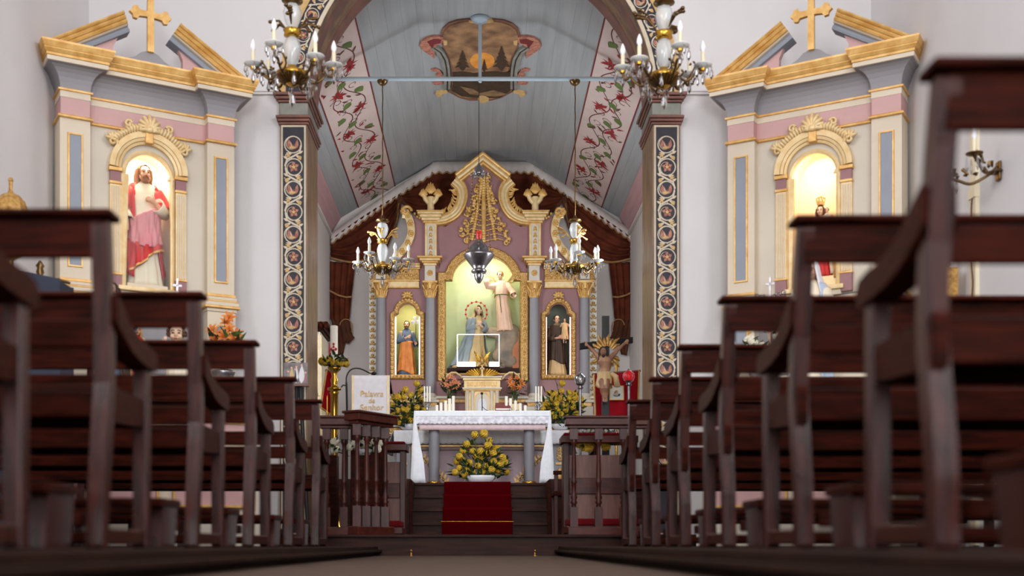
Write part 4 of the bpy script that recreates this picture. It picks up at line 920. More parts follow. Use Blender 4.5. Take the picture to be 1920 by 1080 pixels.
# upper stage: shaped mauve panel, pilasters with finials, curved mouldings and gable
up = [(742, 503), (752, 486), (768, 468), (775, 446), (773, 425), (766, 405), (790, 404), (800, 418), (835, 424), (856, 412), (870, 392), (876, 368), (872, 348), (858, 332), (905, 296)]
hpoly('upper_panel', 'mauve', up+[(1811-x, y) for x, y in up[::-1][1:]]+[(986, 503), (986, 466), (825, 466), (825, 503)], .03, .07)
for c, s in ((808, 1), (1003, -1)):
    pi_ = hx('upper_pilaster', 'goldpale', c-11, c+11, -.05, .03, 420, 487); hx('pilaster_panel', 'creamlight', c-6.5, c+6.5, -.06, 0, 424, 484, pi_)
    b = MB()
    for k in range(5):
        x, z = R(c, 430+k*11.5); b.ball((x, YR-.065, z), (.018, .012, .026), 7, 5)
        for q in (-1, 1): b.ball((x+q*.016, YR-.062, z-.028), (.012, .010, .016), 6, 4)
    b.build('carved_drop', 'gold', pi_)
    for t, bt, e, d, m in ((416, 420, 3, .07, 'gold'), (411, 415.8, 6, .09, 'goldpale'), (406, 410.8, 9, .12, 'goldpale'), (402, 405.8, 13, .15, 'goldpale'), (400, 401.8, 15, .17, 'gold')): hx('pilaster_cap', m, c-11-e, c+11+e, -d, .03, t, bt)
    # flame and leaf finial
    fin = MB(); x, z0 = R(c, 400)
    fin.tube([(x, YR-.07, z0), (x, YR-.07, z0+.13), (x, YR-.07, z0+.2)], [.05, .046, .05], 10)
    for q in (-1, 1):
        fin.tube([(x+q*.01, YR-.07, z0+.10), (x+q*.07, YR-.075, z0+.17), (x+q*.095, YR-.08, z0+.23)], [.03, .034, .03], 8)
    fin.build('finial_stem', 'goldpale', hi_alt)
    fl = MB()
    for dx, dz, r in ((-.10, .255, .062), (.10, .255, .062), (0, .30, .085)):
        for k in range(5):
            a = math.radians(90+(k-2)*26); fl.tube([(x+dx, YR-.08, z0+dz-.05), (x+dx+r*.8*cos(a), YR-.095, z0+dz-.05+r*1.1*sin(a)*.8), (x+dx+r*.75*cos(a), YR-.08, z0+dz-.05+r*1.75*sin(a))], [.02, .032, .006], 6)
    fl.build('finial_flame', 'gold', hi_alt)
    # great curved moulding
    cur = [(858, 333), (872, 347), (877, 368), (871, 392), (858, 410), (838, 421), (818, 424)]
    pp = [tuple(v[:2]) for v in smoothpath([(x, y, 0) for x, y in cur], 6)]
    pp = pp if s > 0 else [(1811-x, y) for x, y in pp][::-1]
    for o0, o1, h, m in ((0, .035, .075, 'gold'), (.036, .08, .06, 'goldpale'), (.081, .12, .045, 'goldpale'), (.121, .145, .05, 'gold')):
        hsweep('curved_moulding', m, pp, [(-o0, -.04), (-o0, h), (-(o0+o1)/2, h+.008), (-o1, h), (-o1, -.04)], smooth=False)
    b = MB()
    for k in range(13):
        t = .16+.78*k/12; i = int(t*(len(pp)-1)); a_, b_ = pp[max(0, i-1)], pp[min(len(pp)-1, i+1)]
        p = R(*pp[i]); d = Vector((b_[0]-a_[0], 0, -(b_[1]-a_[1]))).normalized(); n_ = Vector((d.z, 0, -d.x)); 
        if s < 0: d = -d
        n_ = -n_ if (n_.x*s > 0) else n_
        o = Vector((p[0], YR-.02, p[1]))+n_*.115
        b.tube([o, o+n_*.065-d*.01+Vector((0, -.015, 0)), o+n_*.105-d*.055], [.012, .016, .006], 6)
    for k in range(5): x, z = R((796-k*0+k*6) if s > 0 else (1811-796-k*6), 425-k*2.0); 
    b.build('claw_leaf', 'gold', hi_alt)
    # side scroll of the upper stage
    sc = [(756, 397), (768, 400), (776, 416), (778, 440), (770, 462), (756, 480), (744, 492)]
    qq = [tuple(v[:2]) for v in smoothpath([(x, y, 0) for x, y in sc], 5)]
    qq = qq if s > 0 else [(1811-x, y) for x, y in qq][::-1]
    so = hsweep('side_scroll', 'goldpale', qq, [(0, -.02), (0, .05), (-.05, .06), (-.10, .05), (-.10, -.02)])
    b = MB()
    for i in range(3, len(qq)-2, 4):
        xx = qq[i][0]-7*s; x, z = R(xx, qq[i][1])
        for k in range(6): a = 2*pi*k/6; b.ball((x+.022*cos(a), YR-.062, z+.03*sin(a)), (.018, .012, .02), 6, 4)
        b.ball((x, YR-.07, z), .014, 6, 4)
    x, z = R(762 if s > 0 else 1811-762, 398)
    b.tube([(q[0], YR-.05, q[1]) for q in spiral2(x, z, .075, .02, 0, 400*s, 18)], .022, 6)
    for k in range(6): x, z = R((778+k*4.6) if s > 0 else 1811-778-k*4.6, 402+6*sin(k*.9)+k*1.2); b.ball((x, YR-.04, z), (.02, .018, .02), 7, 5)
    b.build('carved_flower', 'gold', hi_alt, kind='stuff')
    # leafy outer strip beside the outer column
    x0 = 692 if s > 0 else 1811-706
    stp = hx('outer_strip', 'creamlight', x0, x0+14, -.02, .03, 512, 752)
    b = MB()
    for k in range(19):
        x, z = R(x0+7, 520+k*12.2); b.ball((x, YR-.03, z), (.024, .014, .018), 7, 5)
        for q in (-1, 1): b.tube([(x, YR-.03, z-.02), (x+q*.03, YR-.035, z-.035), (x+q*.04, YR-.03, z-.015)], [.012, .011, .005], 5)
    b.build('carved_leaf', 'golddark', stp, kind='stuff')
gp = [(853, 331), (905.5, 290), (958, 331)]
for o0, o1, h, m in ((0, .04, .14, 'gold'), (.041, .09, .12, 'goldpale'), (.091, .125, .10, 'gold')):
    hsweep('gable_moulding', m, gp, [(-o0, -.04), (-o0, h), (-(o0+o1)/2, h+.01), (-o1, h), (-o1, -.04)])
# gilded tree of scrolls on the upper panel
b = MB(); rr = random.Random(3)
x0, z0 = R(907, 455)
b.tube([(x0, YR-.0, z0), (x0, YR-.02, z0+.45), (x0, YR-.0, z0+.82)], [.03, .035, .02], 8)
for k in range(26):
    t = k/25; z = z0+.02+.86*t; wd = .34*(1-t)**1.15+.05
    for q in (-1, 1):
        xx = x0+q*wd*rr.uniform(.45, 1.0); b.tube([(p[0], YR-.01, p[1]) for p in spiral2(xx, z+rr.uniform(-.03, .03), .042, .008, rr.uniform(0, 360), rr.uniform(360, 560), 12)], .014, 5)
        if k % 2 == 0: b.tube([(x0, YR, z), (x0+q*wd*.5, YR-.02, z+.03), (xx, YR-.01, z)], [.012, .010, .006], 5)
        b.ball((xx, YR-.015, z), (.030, .014, .024), 7, 5); b.ball((x0+q*wd*.4, YR-.02, z+.03), (.026, .014, .030), 7, 5)
    b.ball((x0, YR-.02, z), (.034, .02, .026), 7, 5)
b.build('gilded_tree', 'gold', hi_alt)
# predella, plinths and gradine
hx('sill_ledge', 'mauve', 836, 975, -.05, .04, 703.4, 712); hx('sill_line', 'gold', 836, 975, -.06, .04, 701, 703.2); hx('sill_board', 'stepw', 838, 973, .0, .36, 690, 700.8)
for t, bt, d, m in ((736, 741, .09, 'creamlight'), (741.2, 748, .06, 'golddark'), (748.2, 770, .04, 'mauve'), (770.2, 778, .07, 'creamlight')):
    hx('predella_moulding', m, 695, 1115, -d, .04, t+8, bt+8)
for c in (715, 807, 1001, 1095):
    hx('column_plinth', 'creamlight', c-17, c+17, -.16, .02, 752, 757); hx('column_plinth', 'golddark', c-13, c+13, -.145, .02, 757.2, 764); hx('column_plinth', 'creamlight', c-15, c+15, -.15, .02, 764.2, 790)
for s in (-1, 1):   # little gilt arcs beside the tabernacle
    b = MB(); b.tube([(p[0], YR-.12, p[1]) for p in [R(905+s*q[0], q[1]) for q in [(36, 714), (42, 706), (50, 701), (58, 701), (66, 706), (70, 714)]]], .013, 6); b.build('gilt_arc', 'goldpale', hi_alt)
# stipes and altar front under the mensa
YM = 15.25; KM = YM/F
def V(px, py, Y=YM): return ((px-CX)*Y/F, EYE+(HY-py)*Y/F)
def vx(nm, m, x0, x1, d0, d1, pt, pb, par=hi_alt, bevel=.004):
    a, b_ = V(x0, pb), V(x1, pt); b = MB(); b.box(a[0], b_[0], YM+d0, YM+d1, max(a[1], ZP+.001), b_[1]); return b.build(nm, m, par, bevel=bevel)
vx('gradine', 'mauve', 716, 1096, .42, .74, 783, 812)
st_ = vx('gradine_band', 'golddark', 716, 1096, .40, .45, 796, 809)
b = MB()
for k in range(42):
    x, z = V(720+k*9, 802); b.ball((x, YM+.395, z), (.022, .014, .028), 7, 5); b.ball((x+.03, YM+.395, z), (.012, .012, .036), 6, 4)
b.build('carved_leaf', 'gold', st_, kind='stuff')
vx('gradine_ledge', 'white', 716, 1096, .36, .74, 789, 795)
vx('mensa_slab', 'creamlight', 738, 1066, -.03, .7, 811, 818)
vx('altar_front', mat('antependium_paint', (176, 150, 156), .6, var=.08, scale=3), 776, 1030, .03, .5, 818.5, 912)
vx('front_moulding', 'gold', 776, 1030, .0, .04, 834, 838); vx('front_moulding', 'redmarble', 776, 1030, -.005, .04, 838.2, 844)
for s in (-1, 1):
    a = lambda q: 903+s*(q-903) if s < 0 else q
    x0, x1 = sorted((903+s*127, 903+s*132)); vx('front_moulding', 'gold', x0, x1, -.01, .04, 834, 912)
    x0, x1 = sorted((903+s*133, 903+s*160)); sp_ = vx('side_panel', 'lilac', x0, x1, .02, .5, 818.5, 912)
    b = MB(); c = (x0+x1)/2
    for k, py in enumerate((842, 851, 860)):
        x, z = V(c, py); b.tube([(p[0], YM+.015, p[1]) for p in spiral2(x, z, .036, .01, 90*k, 90*k+460*(1 if k % 2 else -1), 14)], .011, 5)
    x, z = V(c, 869); b.boxc((x, YM+.015, z), .10, .02, .03)
    for py in (884, 894): x, z = V(c, py); b.ball((x, YM+.01, z), (.03, .015, .05), 8, 6)
    b.build('gilt_scroll', 'gold', sp_)
    b = MB(); rr = random.Random(9)
    for k in range(9):
        a_ = V(903+s*(66+k*5.5), 905-k*5.5); 
        for q in (-1, 1): leaf2(b, a_, (a_[0]+q*.05+s*.01, a_[1]+.07+.02*rr.random()), .03, YM+.026, thick=.003)
        b.ball((a_[0], YM+.022, a_[1]), (.016, .008, .016), 6, 4)
    b.build('gilt_spray', 'golddark', hi_alt)
# tabernacle
YTb = 15.62
def T(px, py): return ((px-CX)*YTb/F, EYE+(HY-py)*YTb/F)
tb = thing('tabernacle', 'cream and gold temple-shaped tabernacle in the middle of the high altar', 'tabernacle', (T(904, 0)[0], YTb, T(0, 783)[1]))
def tx(nm, m, x0, x1, d0, d1, pt, pb, par=tb, bevel=.003):
    a, b_ = T(x0, pb), T(x1, pt); b = MB(); b.box(a[0], b_[0], YTb+d0, YTb+d1, a[1], b_[1]); return b.build(nm, m, par, bevel=bevel)
tx('body', 'goldpale', 872, 936, .02, .28, 732, 783); tx('frieze', 'goldpale', 870, 938, .0, .28, 713, 727)
for k in range(9): tx('carved_drop', 'gold', 876+k*6.4, 880+k*6.4, -.012, .02, 716, 724)
for t, bt, e, m in ((706, 709, 2, 'cream'), (709.2, 713, 0, 'goldpale'), (727, 730, 1, 'cream'), (730.2, 732.5, -1, 'gold')): tx('cornice', m, 868-e, 940+e, -.03-.01*e, .28, t, bt)
for c in (876, 886, 922, 932):
    b = MB(); x, z1 = T(c, 733); _, z0 = T(c, 780); b.lathe([(.026, z0-.02), (.026, z0), (.02, z0+.01), (.019, z1-.03), (.026, z1-.02), (.028, z1)], (x, YTb+.0, 0), 12); b.build('colonnette', 'cream', tb)
ap = [(890, 783), (890, 752)]+parc(904, 750, 14, 180, 0, 12)+[(918, 752), (918, 783)]
b = MB(); b.prism([T(*p) for p in ap], YTb+.008, YTb+.03); b.build('door', 'cream', tb)
b = MB(); b.sweep([T(*p) for p in ap[::-1]], [(0, 0), (0, .014), (-.012, .014), (-.012, 0)], base=YTb+.01); b.build('door_moulding', 'gold', tb)
b = MB(); b.prism([T(*p) for p in [(896, 783), (896, 756)]+parc(904, 754, 7, 180, 0, 8)+[(912, 756), (912, 783)]], YTb-.002, YTb+.012); b.build('door_inlay', 'white', tb)
# gilt sunburst and exposition throne above the tabernacle
thr = thing('exposition_throne', 'gilded fan of rays and winged figure standing on the tabernacle roof', 'throne', (T(904, 0)[0], YTb+.1, T(0, 706)[1]))
b = MB(); x0, z0 = T(904, 705)
for k in range(15):
    a = math.radians(90+(k-7)*10.8); l = .155+.05*abs(sin(a-pi/2)); b.tube([(x0+.05*cos(a), YTb+.10, z0+.005), (x0+l*1.15*cos(a), YTb+.085, z0+l*.62*sin(a)+.01)], [.012, .016], 6)
b.build('ray_fan', 'brass', thr)
b = MB(); b.lathe([(.03, -.0), (.034, .01), (.014, .03), (.012, .07), (.03, .10), (.036, .12)], (x0, YTb+.06, z0), 12); b.box(x0-.008, x0+.008, YTb+.0, YTb+.02, z0-.0, z0+.14); b.box(x0-.024, x0+.024, YTb+.0, YTb+.02, z0+.09, z0+.106); b.build('cross_stem', 'goldpale', thr)
b = MB(); b.ball((x0, YTb+.1, z0+.22), (.035, .03, .06)); b.ball((x0, YTb+.09, z0+.30), (.018, .02, .022)); b.tube([(x0, YTb+.1, z0+.30), (x0, YTb+.1, z0+.42)], [.012, .004], 6); b.lathe([(.05, .14), (.06, .15), (.05, .165)], (x0, YTb+.1, z0), 12); b.build('winged_figure', 'golddark', thr)
for s in (-1, 1):
    b = MB()
    for k in range(5): b.tube([(x0+s*.02, YTb+.1, z0+.2+.012*k), (x0+s*(.06+.012*k), YTb+.10, z0+.22+.03*k), (x0+s*(.085-.004*k), YTb+.1, z0+.17+.02*k)], [.012, .014, .005], 6)
    b.build('wing', 'brass', thr)
# lit glass case in front of the middle niche
gc = thing('glass_case', 'glowing edge-lit glass case behind the gilt winged figure', 'glass case', (T(896, 0)[0], YR-.06, R(0, 700)[1]))
xa, za = R(858, 690); xb, zb = R(935.5, 631); y0, y1 = YR-.16, YR-.02
for (p, q) in (((xa, za), (xa, zb)), ((xa, zb), (xb, zb)), ((xb, zb), (xb, za))):
    b = MB(); b.tube([(p[0], y0, p[1]), (q[0], y0, q[1])], .0048, 6); b.build('lit_edge', 'led', gc)
b = MB(); b.box(xa, xb, y0-.003, y0, za, zb); b.build('glass_front', 'pane', gc)
for x0_, x1_ in ((858, 892), (917, 936)):
    a = R(x0_, 690.5); c = R(x1_, 682); b = MB(); b.box(a[0], c[0], y0-.02, y0+.04, a[1], c[1]); b.build('lamp_pad', 'led', gc, bevel=.01)
b = MB(); a = R(838, 700); c = R(973, 690.8); b.box(xa-.01, xb+.01, y0-.01, y1+.1, c[1]-.05, c[1]+.0); b.build('case_base', 'stepw', gc)
# statues of the retable
zc_ = R(0, 690)[1]
gr = thing('grotto', 'rocky painted grotto with terracotta edge inside the middle niche', 'grotto', (R(950, 0)[0], YR+.25, zc_))
b = MB()
for px, py, r, h_ in ((950, 640, .16, .36), (962, 625, .12, .36), (938, 660, .12, .22), (944, 625, .11, .30), (925, 617, .12, .16), (958, 672, .13, .2), (934, 684, .10, .08), (908, 686, .09, .07)):
    x, z = R(px, py); b.ball((x, YR+.26, z), (r, .09, h_*.5), 12, 8)
b.build('rock', 'rock', gr, remesh=.016); b = MB(); a = R(962, 690); c = R(974, 617); b.box(a[0], c[0], YR+.20, YR+.34, a[1], c[1]); b.build('terracotta_edge', 'terracotta', gr)
p = R(893, 690); st = thing('statue', 'statue of a woman in grey-blue mantle looking up, in the middle niche', 'statue', (p[0], YR+.20, p[1]))
H_ = (690-567)*KR
f = figure_robed(st, H_, (p[0], YR+.20, p[1]), .35, 'robecream', 'robemary', 'hairb', 'long', arms='clasp', sleeve_m='robemary', skin='skinpale', tilt=-.35, mantle_arc=(-.35, pi+1.25), mtop=.80, mbot=.02, headc=(.03, -.01, .92),
    prof=[(0, .30, .17, -.11, 0), (.2, .235, .14, -.08, 0), (.4, .17, .11, -.045, 0), (.6, .125, .085, -.012, 0), (.72, .115, .075, 0, 0), (.80, .09, .06, .012, .005), (.855, .042, .042, .02, .01)], veil='robecream')
h = MB(); c = R(893, 580)
for k in range(13):
    a = math.radians(-60+300*k/12); h.ball((c[0]+.148*cos(a), YR+.22, c[1]+.148*sin(a)), (.016, .01, .016), 6, 4)
h.tube([(c[0]+.148*cos(math.radians(q)), YR+.225, c[1]+.148*sin(math.radians(q))) for q in range(-60, 241, 10)], .0035, 5); h.build('star_halo', 'robered', st)
p = R(938, 617); st = thing('statue', 'pale pink angel statue with raised arm on the rocks of the middle niche', 'statue', (p[0], YR+.22, p[1]))
f = figure_robed(st, (617-501)*KR, (p[0]+.02, YR+.22, p[1]), -.15, 'robeangel', None, 'hairg', 'short', arms='angel', skin='skinpale', headyaw=-.35, girdle='leaf2', headc=(-.02, -.012, .925),
    prof=[(0, .125, .10, .06, 0), (.3, .105, .09, .035, 0), (.52, .09, .075, .01, 0), (.66, .10, .078, 0, 0), (.78, .112, .066, 0, .005), (.825, .08, .055, 0, .008), (.855, .042, .042, 0, .01)])
wing(f, -1); wing(f, 1)
p = R(761, 702); st = thing('statue', 'statue in orange mantle holding a white lily, in the left retable niche', 'statue', (p[0], YR+.19, p[1]))
f = figure_robed(st, (702-597)*KR, (p[0], YR+.19, p[1]+.005), .12, 'robeblue', 'robeorange', 'hairb', 'short', beard='hairb', arms='lily', headyaw=-.2, mantle_arc=(-pi-.25, .55), mtop=.62, mbot=.05, base='rock')
f.robe('shoulder_mantle', 'robeorange', .3, .80, .026, 9, .06, .3, a0=pi*.55, a1=pi+.75)
b = MB(); xs, zs = R(779, 640); b.tube([(xs, YR+.10, R(0, 702)[1]), (xs, YR+.10, R(0, 605)[1])], .006, 6); b.build('lily_staff', 'leaf2', st)
b = MB()
for dx, dz in ((-.03, -.02), (.03, -.01), (0, .035)): 
    x, z = R(778, 604); b.lathe([(.008, 0), (.016, .02), (.034, .05), (.030, .055)], (x+dx, YR+.10, z+dz), 8)
b.build('lily', 'white', st)
p = R(1046, 702); st = thing('statue', 'dark statue in brown habit carrying a child, in the right retable niche', 'statue', (p[0], YR+.19, p[1]))
f = figure_robed(st, (702-586)*KR, (p[0], YR+.19, p[1]+.005), -.1, 'robecream', 'robebrown', 'hairk', 'short', arms='child', headyaw=.25, sleeve_m='robebrown', mantle_arc=(-pi-.35, pi*.5), mtop=.83, mbot=.22, base='rock', girdle='robecream')
f.robe('cape', 'robebrown', .12, .82, .034, 8, .06, .3, a0=-.15, a1=pi+.15)
xc, zc2 = R(1060, 640); c = Fig(st, .34, (xc, YR+.10, zc2-.01)).head(yaw=-.3); c.arm((-.12, 0, .77), (-.18, -.05, .66), (-.14, -.14, .72), (0, -.6, .7)); c.arm((.12, 0, .77), (.18, -.05, .66), (.16, -.14, .7), (.3, -.6, .4), thumb=-1); c.legs(); c.skin('skinpale', nm='child_body'); c.face(None, 'hairb', 'curly')
c.profile([(.15, .15, .12, 0, 0), (.5, .12, .10, 0, 0), (.78, .11, .07, 0, .005), (.85, .045, .045, 0, .01)]); c.robe('child_tunic', 'robecream', .15, .85, .004, 9, .06)
# light tubes standing in the side niches
for c, sg, m, w_, side in ((764, -1, 'led', .007, 'left'), (764, 1, 'led', .007, 'left'), (1047, -1, 'ledp', .003, 'right'), (1047, 1, 'ledp', .006, 'right')):
    x, z0 = R(c+sg*22.3, 702); _, z1 = R(0, 594); b = MB(); b.tube([(x, YR+.02, z0), (x, YR+.02, z1)], w_, 8)
    b.build('light_tube', m, None, '%s glowing light tube in the %s retable niche' % ('left' if sg < 0 else 'right', side), 'lamp', local=(x, YR+.02, z0))
area('niche_tube_light', (R(764, 0)[0], YR+.075, R(0, 562)[1]), (0, .15, -1), .16, .03, 2.6, (1, .92, .66))
area('niche_tube_light', (R(1047, 0)[0], YR+.075, R(0, 562)[1]), (0, .15, -1), .16, .03, .6, (1, .85, .7))
area('centre_niche_light', (R(905, 0)[0], YR+.075, R(0, 473.5)[1]), (0, .12, -1), .42, .03, 4.6, (.96, 1, .80))

# ------------------------------------------------------------------ painted-looking drapery round the retable
YD = YC-.02; KD = YD/F
def D(px, py): return ((px-CX)*KD, EYE+(HY-py)*KD)
band_l = [(621, 441), (645, 424), (700, 385), (760, 344), (808, 313), (818, 308), (905.5, 307)]
val = thing('valance', 'pale scalloped cloth valance with gilt edging under the chancel ceiling', 'valance', (0, YD-.06, D(0, 330)[1]))
up_ = [tuple(v[:2]) for v in smoothpath([(x, y, 0) for x, y in band_l], 5)]
tot = up_+[(1811-x, y) for x, y in up_[::-1]][1:]
rows = []; n = len(tot); tr = []
L_ = [0]
for a, c in zip(tot, tot[1:]): L_.append(L_[-1]+hypot(a[0]-c[0], a[1]-c[1]))
def along(s):
    for i in range(len(tot)-1):
        if L_[i+1] >= s or i == len(tot)-2:
            t = (s-L_[i])/(L_[i+1]-L_[i]); return (lerp(tot[i][0], tot[i+1][0], t), lerp(tot[i][1], tot[i+1][1], t))
NS = 240; low = []
for i in range(NS+1):
    s = L_[-1]*i/NS; x, y = along(s); sc = abs(sin(pi*s/14.5)); w_ = 17+4.5*sc; low.append((x, y+w_))
    a, c = D(x, y-2), D(x, y+w_); rows.append([(a[0], YD-.06, a[1]), ((a[0]+c[0])/2, YD-.065-.008*sc, (a[1]+c[1])/2), (c[0], YD-.062-.012*sc, c[1])])
b = MB(); b.grid(rows); b.build('cloth', 'valance', val, solid=.006)
b = MB(); b.tube([(D(*p)[0], YD-.075, D(*p)[1]) for p in low], .012, 5); b.build('gilt_edging', 'curtgold', val)
def drape(side):
    m_ = (lambda p: p) if side == 'left' else (lambda p: (1808-p[0], p[1]))
    root = thing('curtain', 'dark red-brown draped curtain with gold fringe, %s half behind the high altar' % side, 'curtain', (D(*m_((640, 0)))[0], YD, D(0, 660)[1]))
    def surf(nm, mt, A, B, n, k, amp, nw, ph=0, sag=0, yb=0, trim=False):
        A = smoothpath([(x, y, 0) for x, y in A], 6); B = smoothpath([(x, y, 0) for x, y in B], 6)
        def ev(Q, t): i = min(int(t*(len(Q)-1)), len(Q)-2); return Q[i].lerp(Q[i+1], t*(len(Q)-1)-i)
        rows = []
        for j in range(k+1):
            v = j/k; row = []
            for i in range(n+1):
                u = i/n; p = ev(A, u).lerp(ev(B, u), v); y = p.y+sag*sin(pi*u)*v*(1-v)*4
                x, z = D(*m_((p.x, y))); row.append((x, YD-.03-yb-amp*(1+sin(2*pi*nw*v+ph+1.6*sin(2.2*u))), z))
            rows.append(row)
        b = MB(); b.grid(rows); o = b.build(nm, mt, root, solid=.004)
        if trim:
            b = MB(); b.tube([(q[0], q[1]-.012, q[2]) for q in rows[-1]], .016, 6); b.build('gold_trim', 'curtgold', o)
        return o
    # the swag sweeping from the tie to the side wall
    surf('swag', 'marroncurt', [(752, 364), (700, 396), (650, 430), (621, 452)], [(749, 385), (741, 430), (712, 474), (668, 494), (621, 486)], 26, 40, .022, 4.2, trim=True, sag=6)
    surf('gathered_fold', 'tailcurt', [(748, 368), (742, 405), (736, 440), (722, 470)], [(756, 372), (750, 405), (744, 425), (727, 468)], 20, 8, .012, 2, yb=.05)
    # the swag sweeping from the tie to behind the gable
    surf('swag', 'marroncurt', [(752, 364), (785, 340), (815, 328), (840, 326), (875, 324)], [(753, 378), (770, 397), (800, 410), (840, 404), (875, 385)], 26, 36, .020, 3.6, ph=1, trim=True, sag=5)
    surf('border_band', 'tailcurt', [(752, 370), (770, 391), (800, 402), (840, 396), (872, 378)], [(753, 380), (769, 399), (800, 412), (840, 406), (874, 387)], 20, 6, .006, 1, yb=.045)
    # hanging tail
    A = [(620, 492), (645, 494), (668, 492)]
    for (P0, P1) in (((A), [(620, 560), (640, 560), (661, 552)]), ([(620, 560), (640, 560), (661, 552)], [(620, 600), (640, 604), (657, 598)])):
        rows = []
        def ev(Q, t): Q = smoothpath([(x, y, 0) for x, y in Q], 6); i = min(int(t*(len(Q)-1)), len(Q)-2); return Q[i].lerp(Q[i+1], t*(len(Q)-1)-i)
        for j in range(9):
            row = []
            for i in range(25):
                p = ev(P0, i/24).lerp(ev(P1, i/24), j/8); x, z = D(*m_((p.x, p.y))); row.append((x, YD-.04-.02*(1+sin(i*1.15)), z))
            rows.append(row)
        b = MB(); b.grid(rows); b.build('tail', 'marroncurt', root, solid=.004)
    rows = []
    for j in range(13):
        v = j/12; row = []
        for i in range(19):
            u = i/18; xl = lerp(622, 634, v); xr = lerp(657, 667, v**1.5) if v < .75 else lerp(666, 655, (v-.75)*4); yb = lerp(600, 668 if u < .55 else 646, v)
            x, z = D(*m_((lerp(xl, xr, u), yb-2*sin(pi*u)))); row.append((x, YD-.05-.014*(1+sin(i*1.5)), z))
        rows.append(row)
    b = MB(); b.grid(rows); b.build('tail_end', 'tailcurt', root, solid=.004)
    b = MB(); b.tube([(D(*m_(q))[0], YD-.09, D(*m_(q))[1]) for q in [(620, 548), (635, 556), (650, 560), (661, 559)]], .014, 6); b.build('tie_cord', 'curtgold', root)
    b = MB(); b.tube([(D(*m_(q))[0], YD-.095, D(*m_(q))[1]) for q in parc(650, 612, 11, 180, 0, 10)+[(661, 625)]], .008, 6); b.build('lining_edge', 'curtgold', root)
drape('left'); drape('right')
# ------------------------------------------------------------------ altar steps, carpet, altar table
SX = .775; SY = [13.1, 13.38, 13.66, 13.94]; SZ = [.3265, .491, .6555, .82]
so = bpy.data.objects.new('altar_steps', None); COL.objects.link(so); so['kind'] = 'structure'; ORG[so.name] = Vector((0, 0, 0))
for k in range(4):
    z0 = .162 if k == 0 else SZ[k-1]
    b = MB(); b.box(-SX, SX, SY[k]+.012, 13.95 if k < 3 else YC, z0, SZ[k]-.03); b.build('riser', 'stepw', so)
    b = MB(); b.box(-SX, SX, SY[k]-.01, (SY[k+1]+.011) if k < 3 else 14.3, SZ[k]-.029, SZ[k]); b.build('tread', 'stepw', so, bevel=.006)
for s in (-1, 1):
    b = MB(); b.box(min(s*SX, s*XC), max(s*SX, s*XC), 13.1, YC, .162, .819); b.build('platform_side', 'stepw', so)
    b = MB(); b.box(min(s*(SX-.02), s*(SX+.012)), max(s*(SX-.02), s*(SX+.012)), 13.06, 13.11, .163, .80); b.build('newel', 'wood', so, bevel=.004)
b = MB(); b.box(-SX, SX, 14.301, YC, .79, .8195); b.build('platform_boards', 'stepw', so)
cr = thing('stair_carpet', 'red carpet runner laid up the altar steps', 'carpet', (-.02, SY[0], .162))
cx0, cx1 = -.425, .365
prof = [(SY[0]-.012, .163)]
for k in range(4):
    prof += [(SY[k]-.022, SZ[k]-.004), (SY[k]-.014, SZ[k]+.010)]
    if k < 3: prof += [(SY[k+1]-.004, SZ[k]+.010), (SY[k+1]-.016, SZ[k]+.02)]
    else: prof += [(14.9, SZ[k]+.010)]
b = MB(); n = len(prof); b.add([(cx0, y, z) for y, z in prof]+[(cx1, y, z) for y, z in prof], [(i, n+i, n+i+1, i+1) for i in range(n-1)]); b.build('runner', 'carpet', cr, solid=.008)
for k in range(1, 4):
    b = MB(); b.tube([(cx0-.02, SY[k]-.02, SZ[k-1]+.024), (cx1+.02, SY[k]-.02, SZ[k-1]+.024)], .004, 8); b.build('carpet_rod', 'brass' if k == 1 else 'carpet', cr)

# free-standing altar table
YT0, YT1 = 14.55, 14.95
def A(px, py, Y=YT0): return ((px-CX)*Y/F, EYE+(HY-py)*Y/F)
zt = A(0, 771)[1]; xl, xr = A(777, 0)[0], A(1032, 0)[0]
at = thing('altar_table', 'altar table with two grey columns standing in front of the high altar', 'table', ((xl+xr)/2, 14.8, ZP))
b = MB(); b.box(xl+.02, xr-.02, YT0+.01, YT1, zt-.12, zt-.006); b.build('table_top', 'grey', at, bevel=.005)
for px in (814, 992):
    x, _ = A(px, 0, 14.66)
    b = MB(); b.lathe([(.066, ZP+.04), (.066, zt-.13), (.066, zt-.12)], (x, 14.66, 0), 20); lg = b.build('leg', 'grey', at)
    b = MB(); b.lathe([(.105, ZP+.001), (.105, ZP+.018), (.085, ZP+.03), (.092, ZP+.04), (.085, ZP+.055), (.07, ZP+.06)], (x, 14.66, 0), 20); b.build('brass_base', 'brass', lg)
tc = thing('altar_cloth', 'long white cloth with lace border hanging off the altar table', 'cloth', ((xl+xr)/2, 14.8, zt))
b = MB(); b.box(xl-.004, xr+.004, YT0-.006, YT1, zt-.005, zt+.006); b.build('top_cloth', 'white', tc)
def hang(nm, m, x0, x1, y, z1, z0, amp, nf, yb=.0, scal=0.0, ns=120):
    rows = []
    for j in range(7):
        v = j/6; rows.append([(lerp(x0, x1, i/ns), y-yb-amp*v*(1+sin(i*nf*2*pi/ns+sin(i*.13))), lerp(z1, z0-(scal*abs(sin(i*pi*30/ns)) if scal else 0), v)) for i in range(ns+1)])
    b = MB(); b.grid(rows); return b.build(nm, m, tc, solid=.003)
_, zl = A(0, 794); _, zl1 = A(0, 781); hang('linen_band', 'white', xl, xr, YT0-.008, zt+.004, zl1, .001, 24); hang('lace_front', 'lace', xl, xr, YT0-.009, zl1, zl, .004, 24, scal=.012)
hang('linen_front', 'pinkcloth', xl+.06, xr-.06, YT0+.012, zt-.02, A(0, 806)[1], .004, 14)
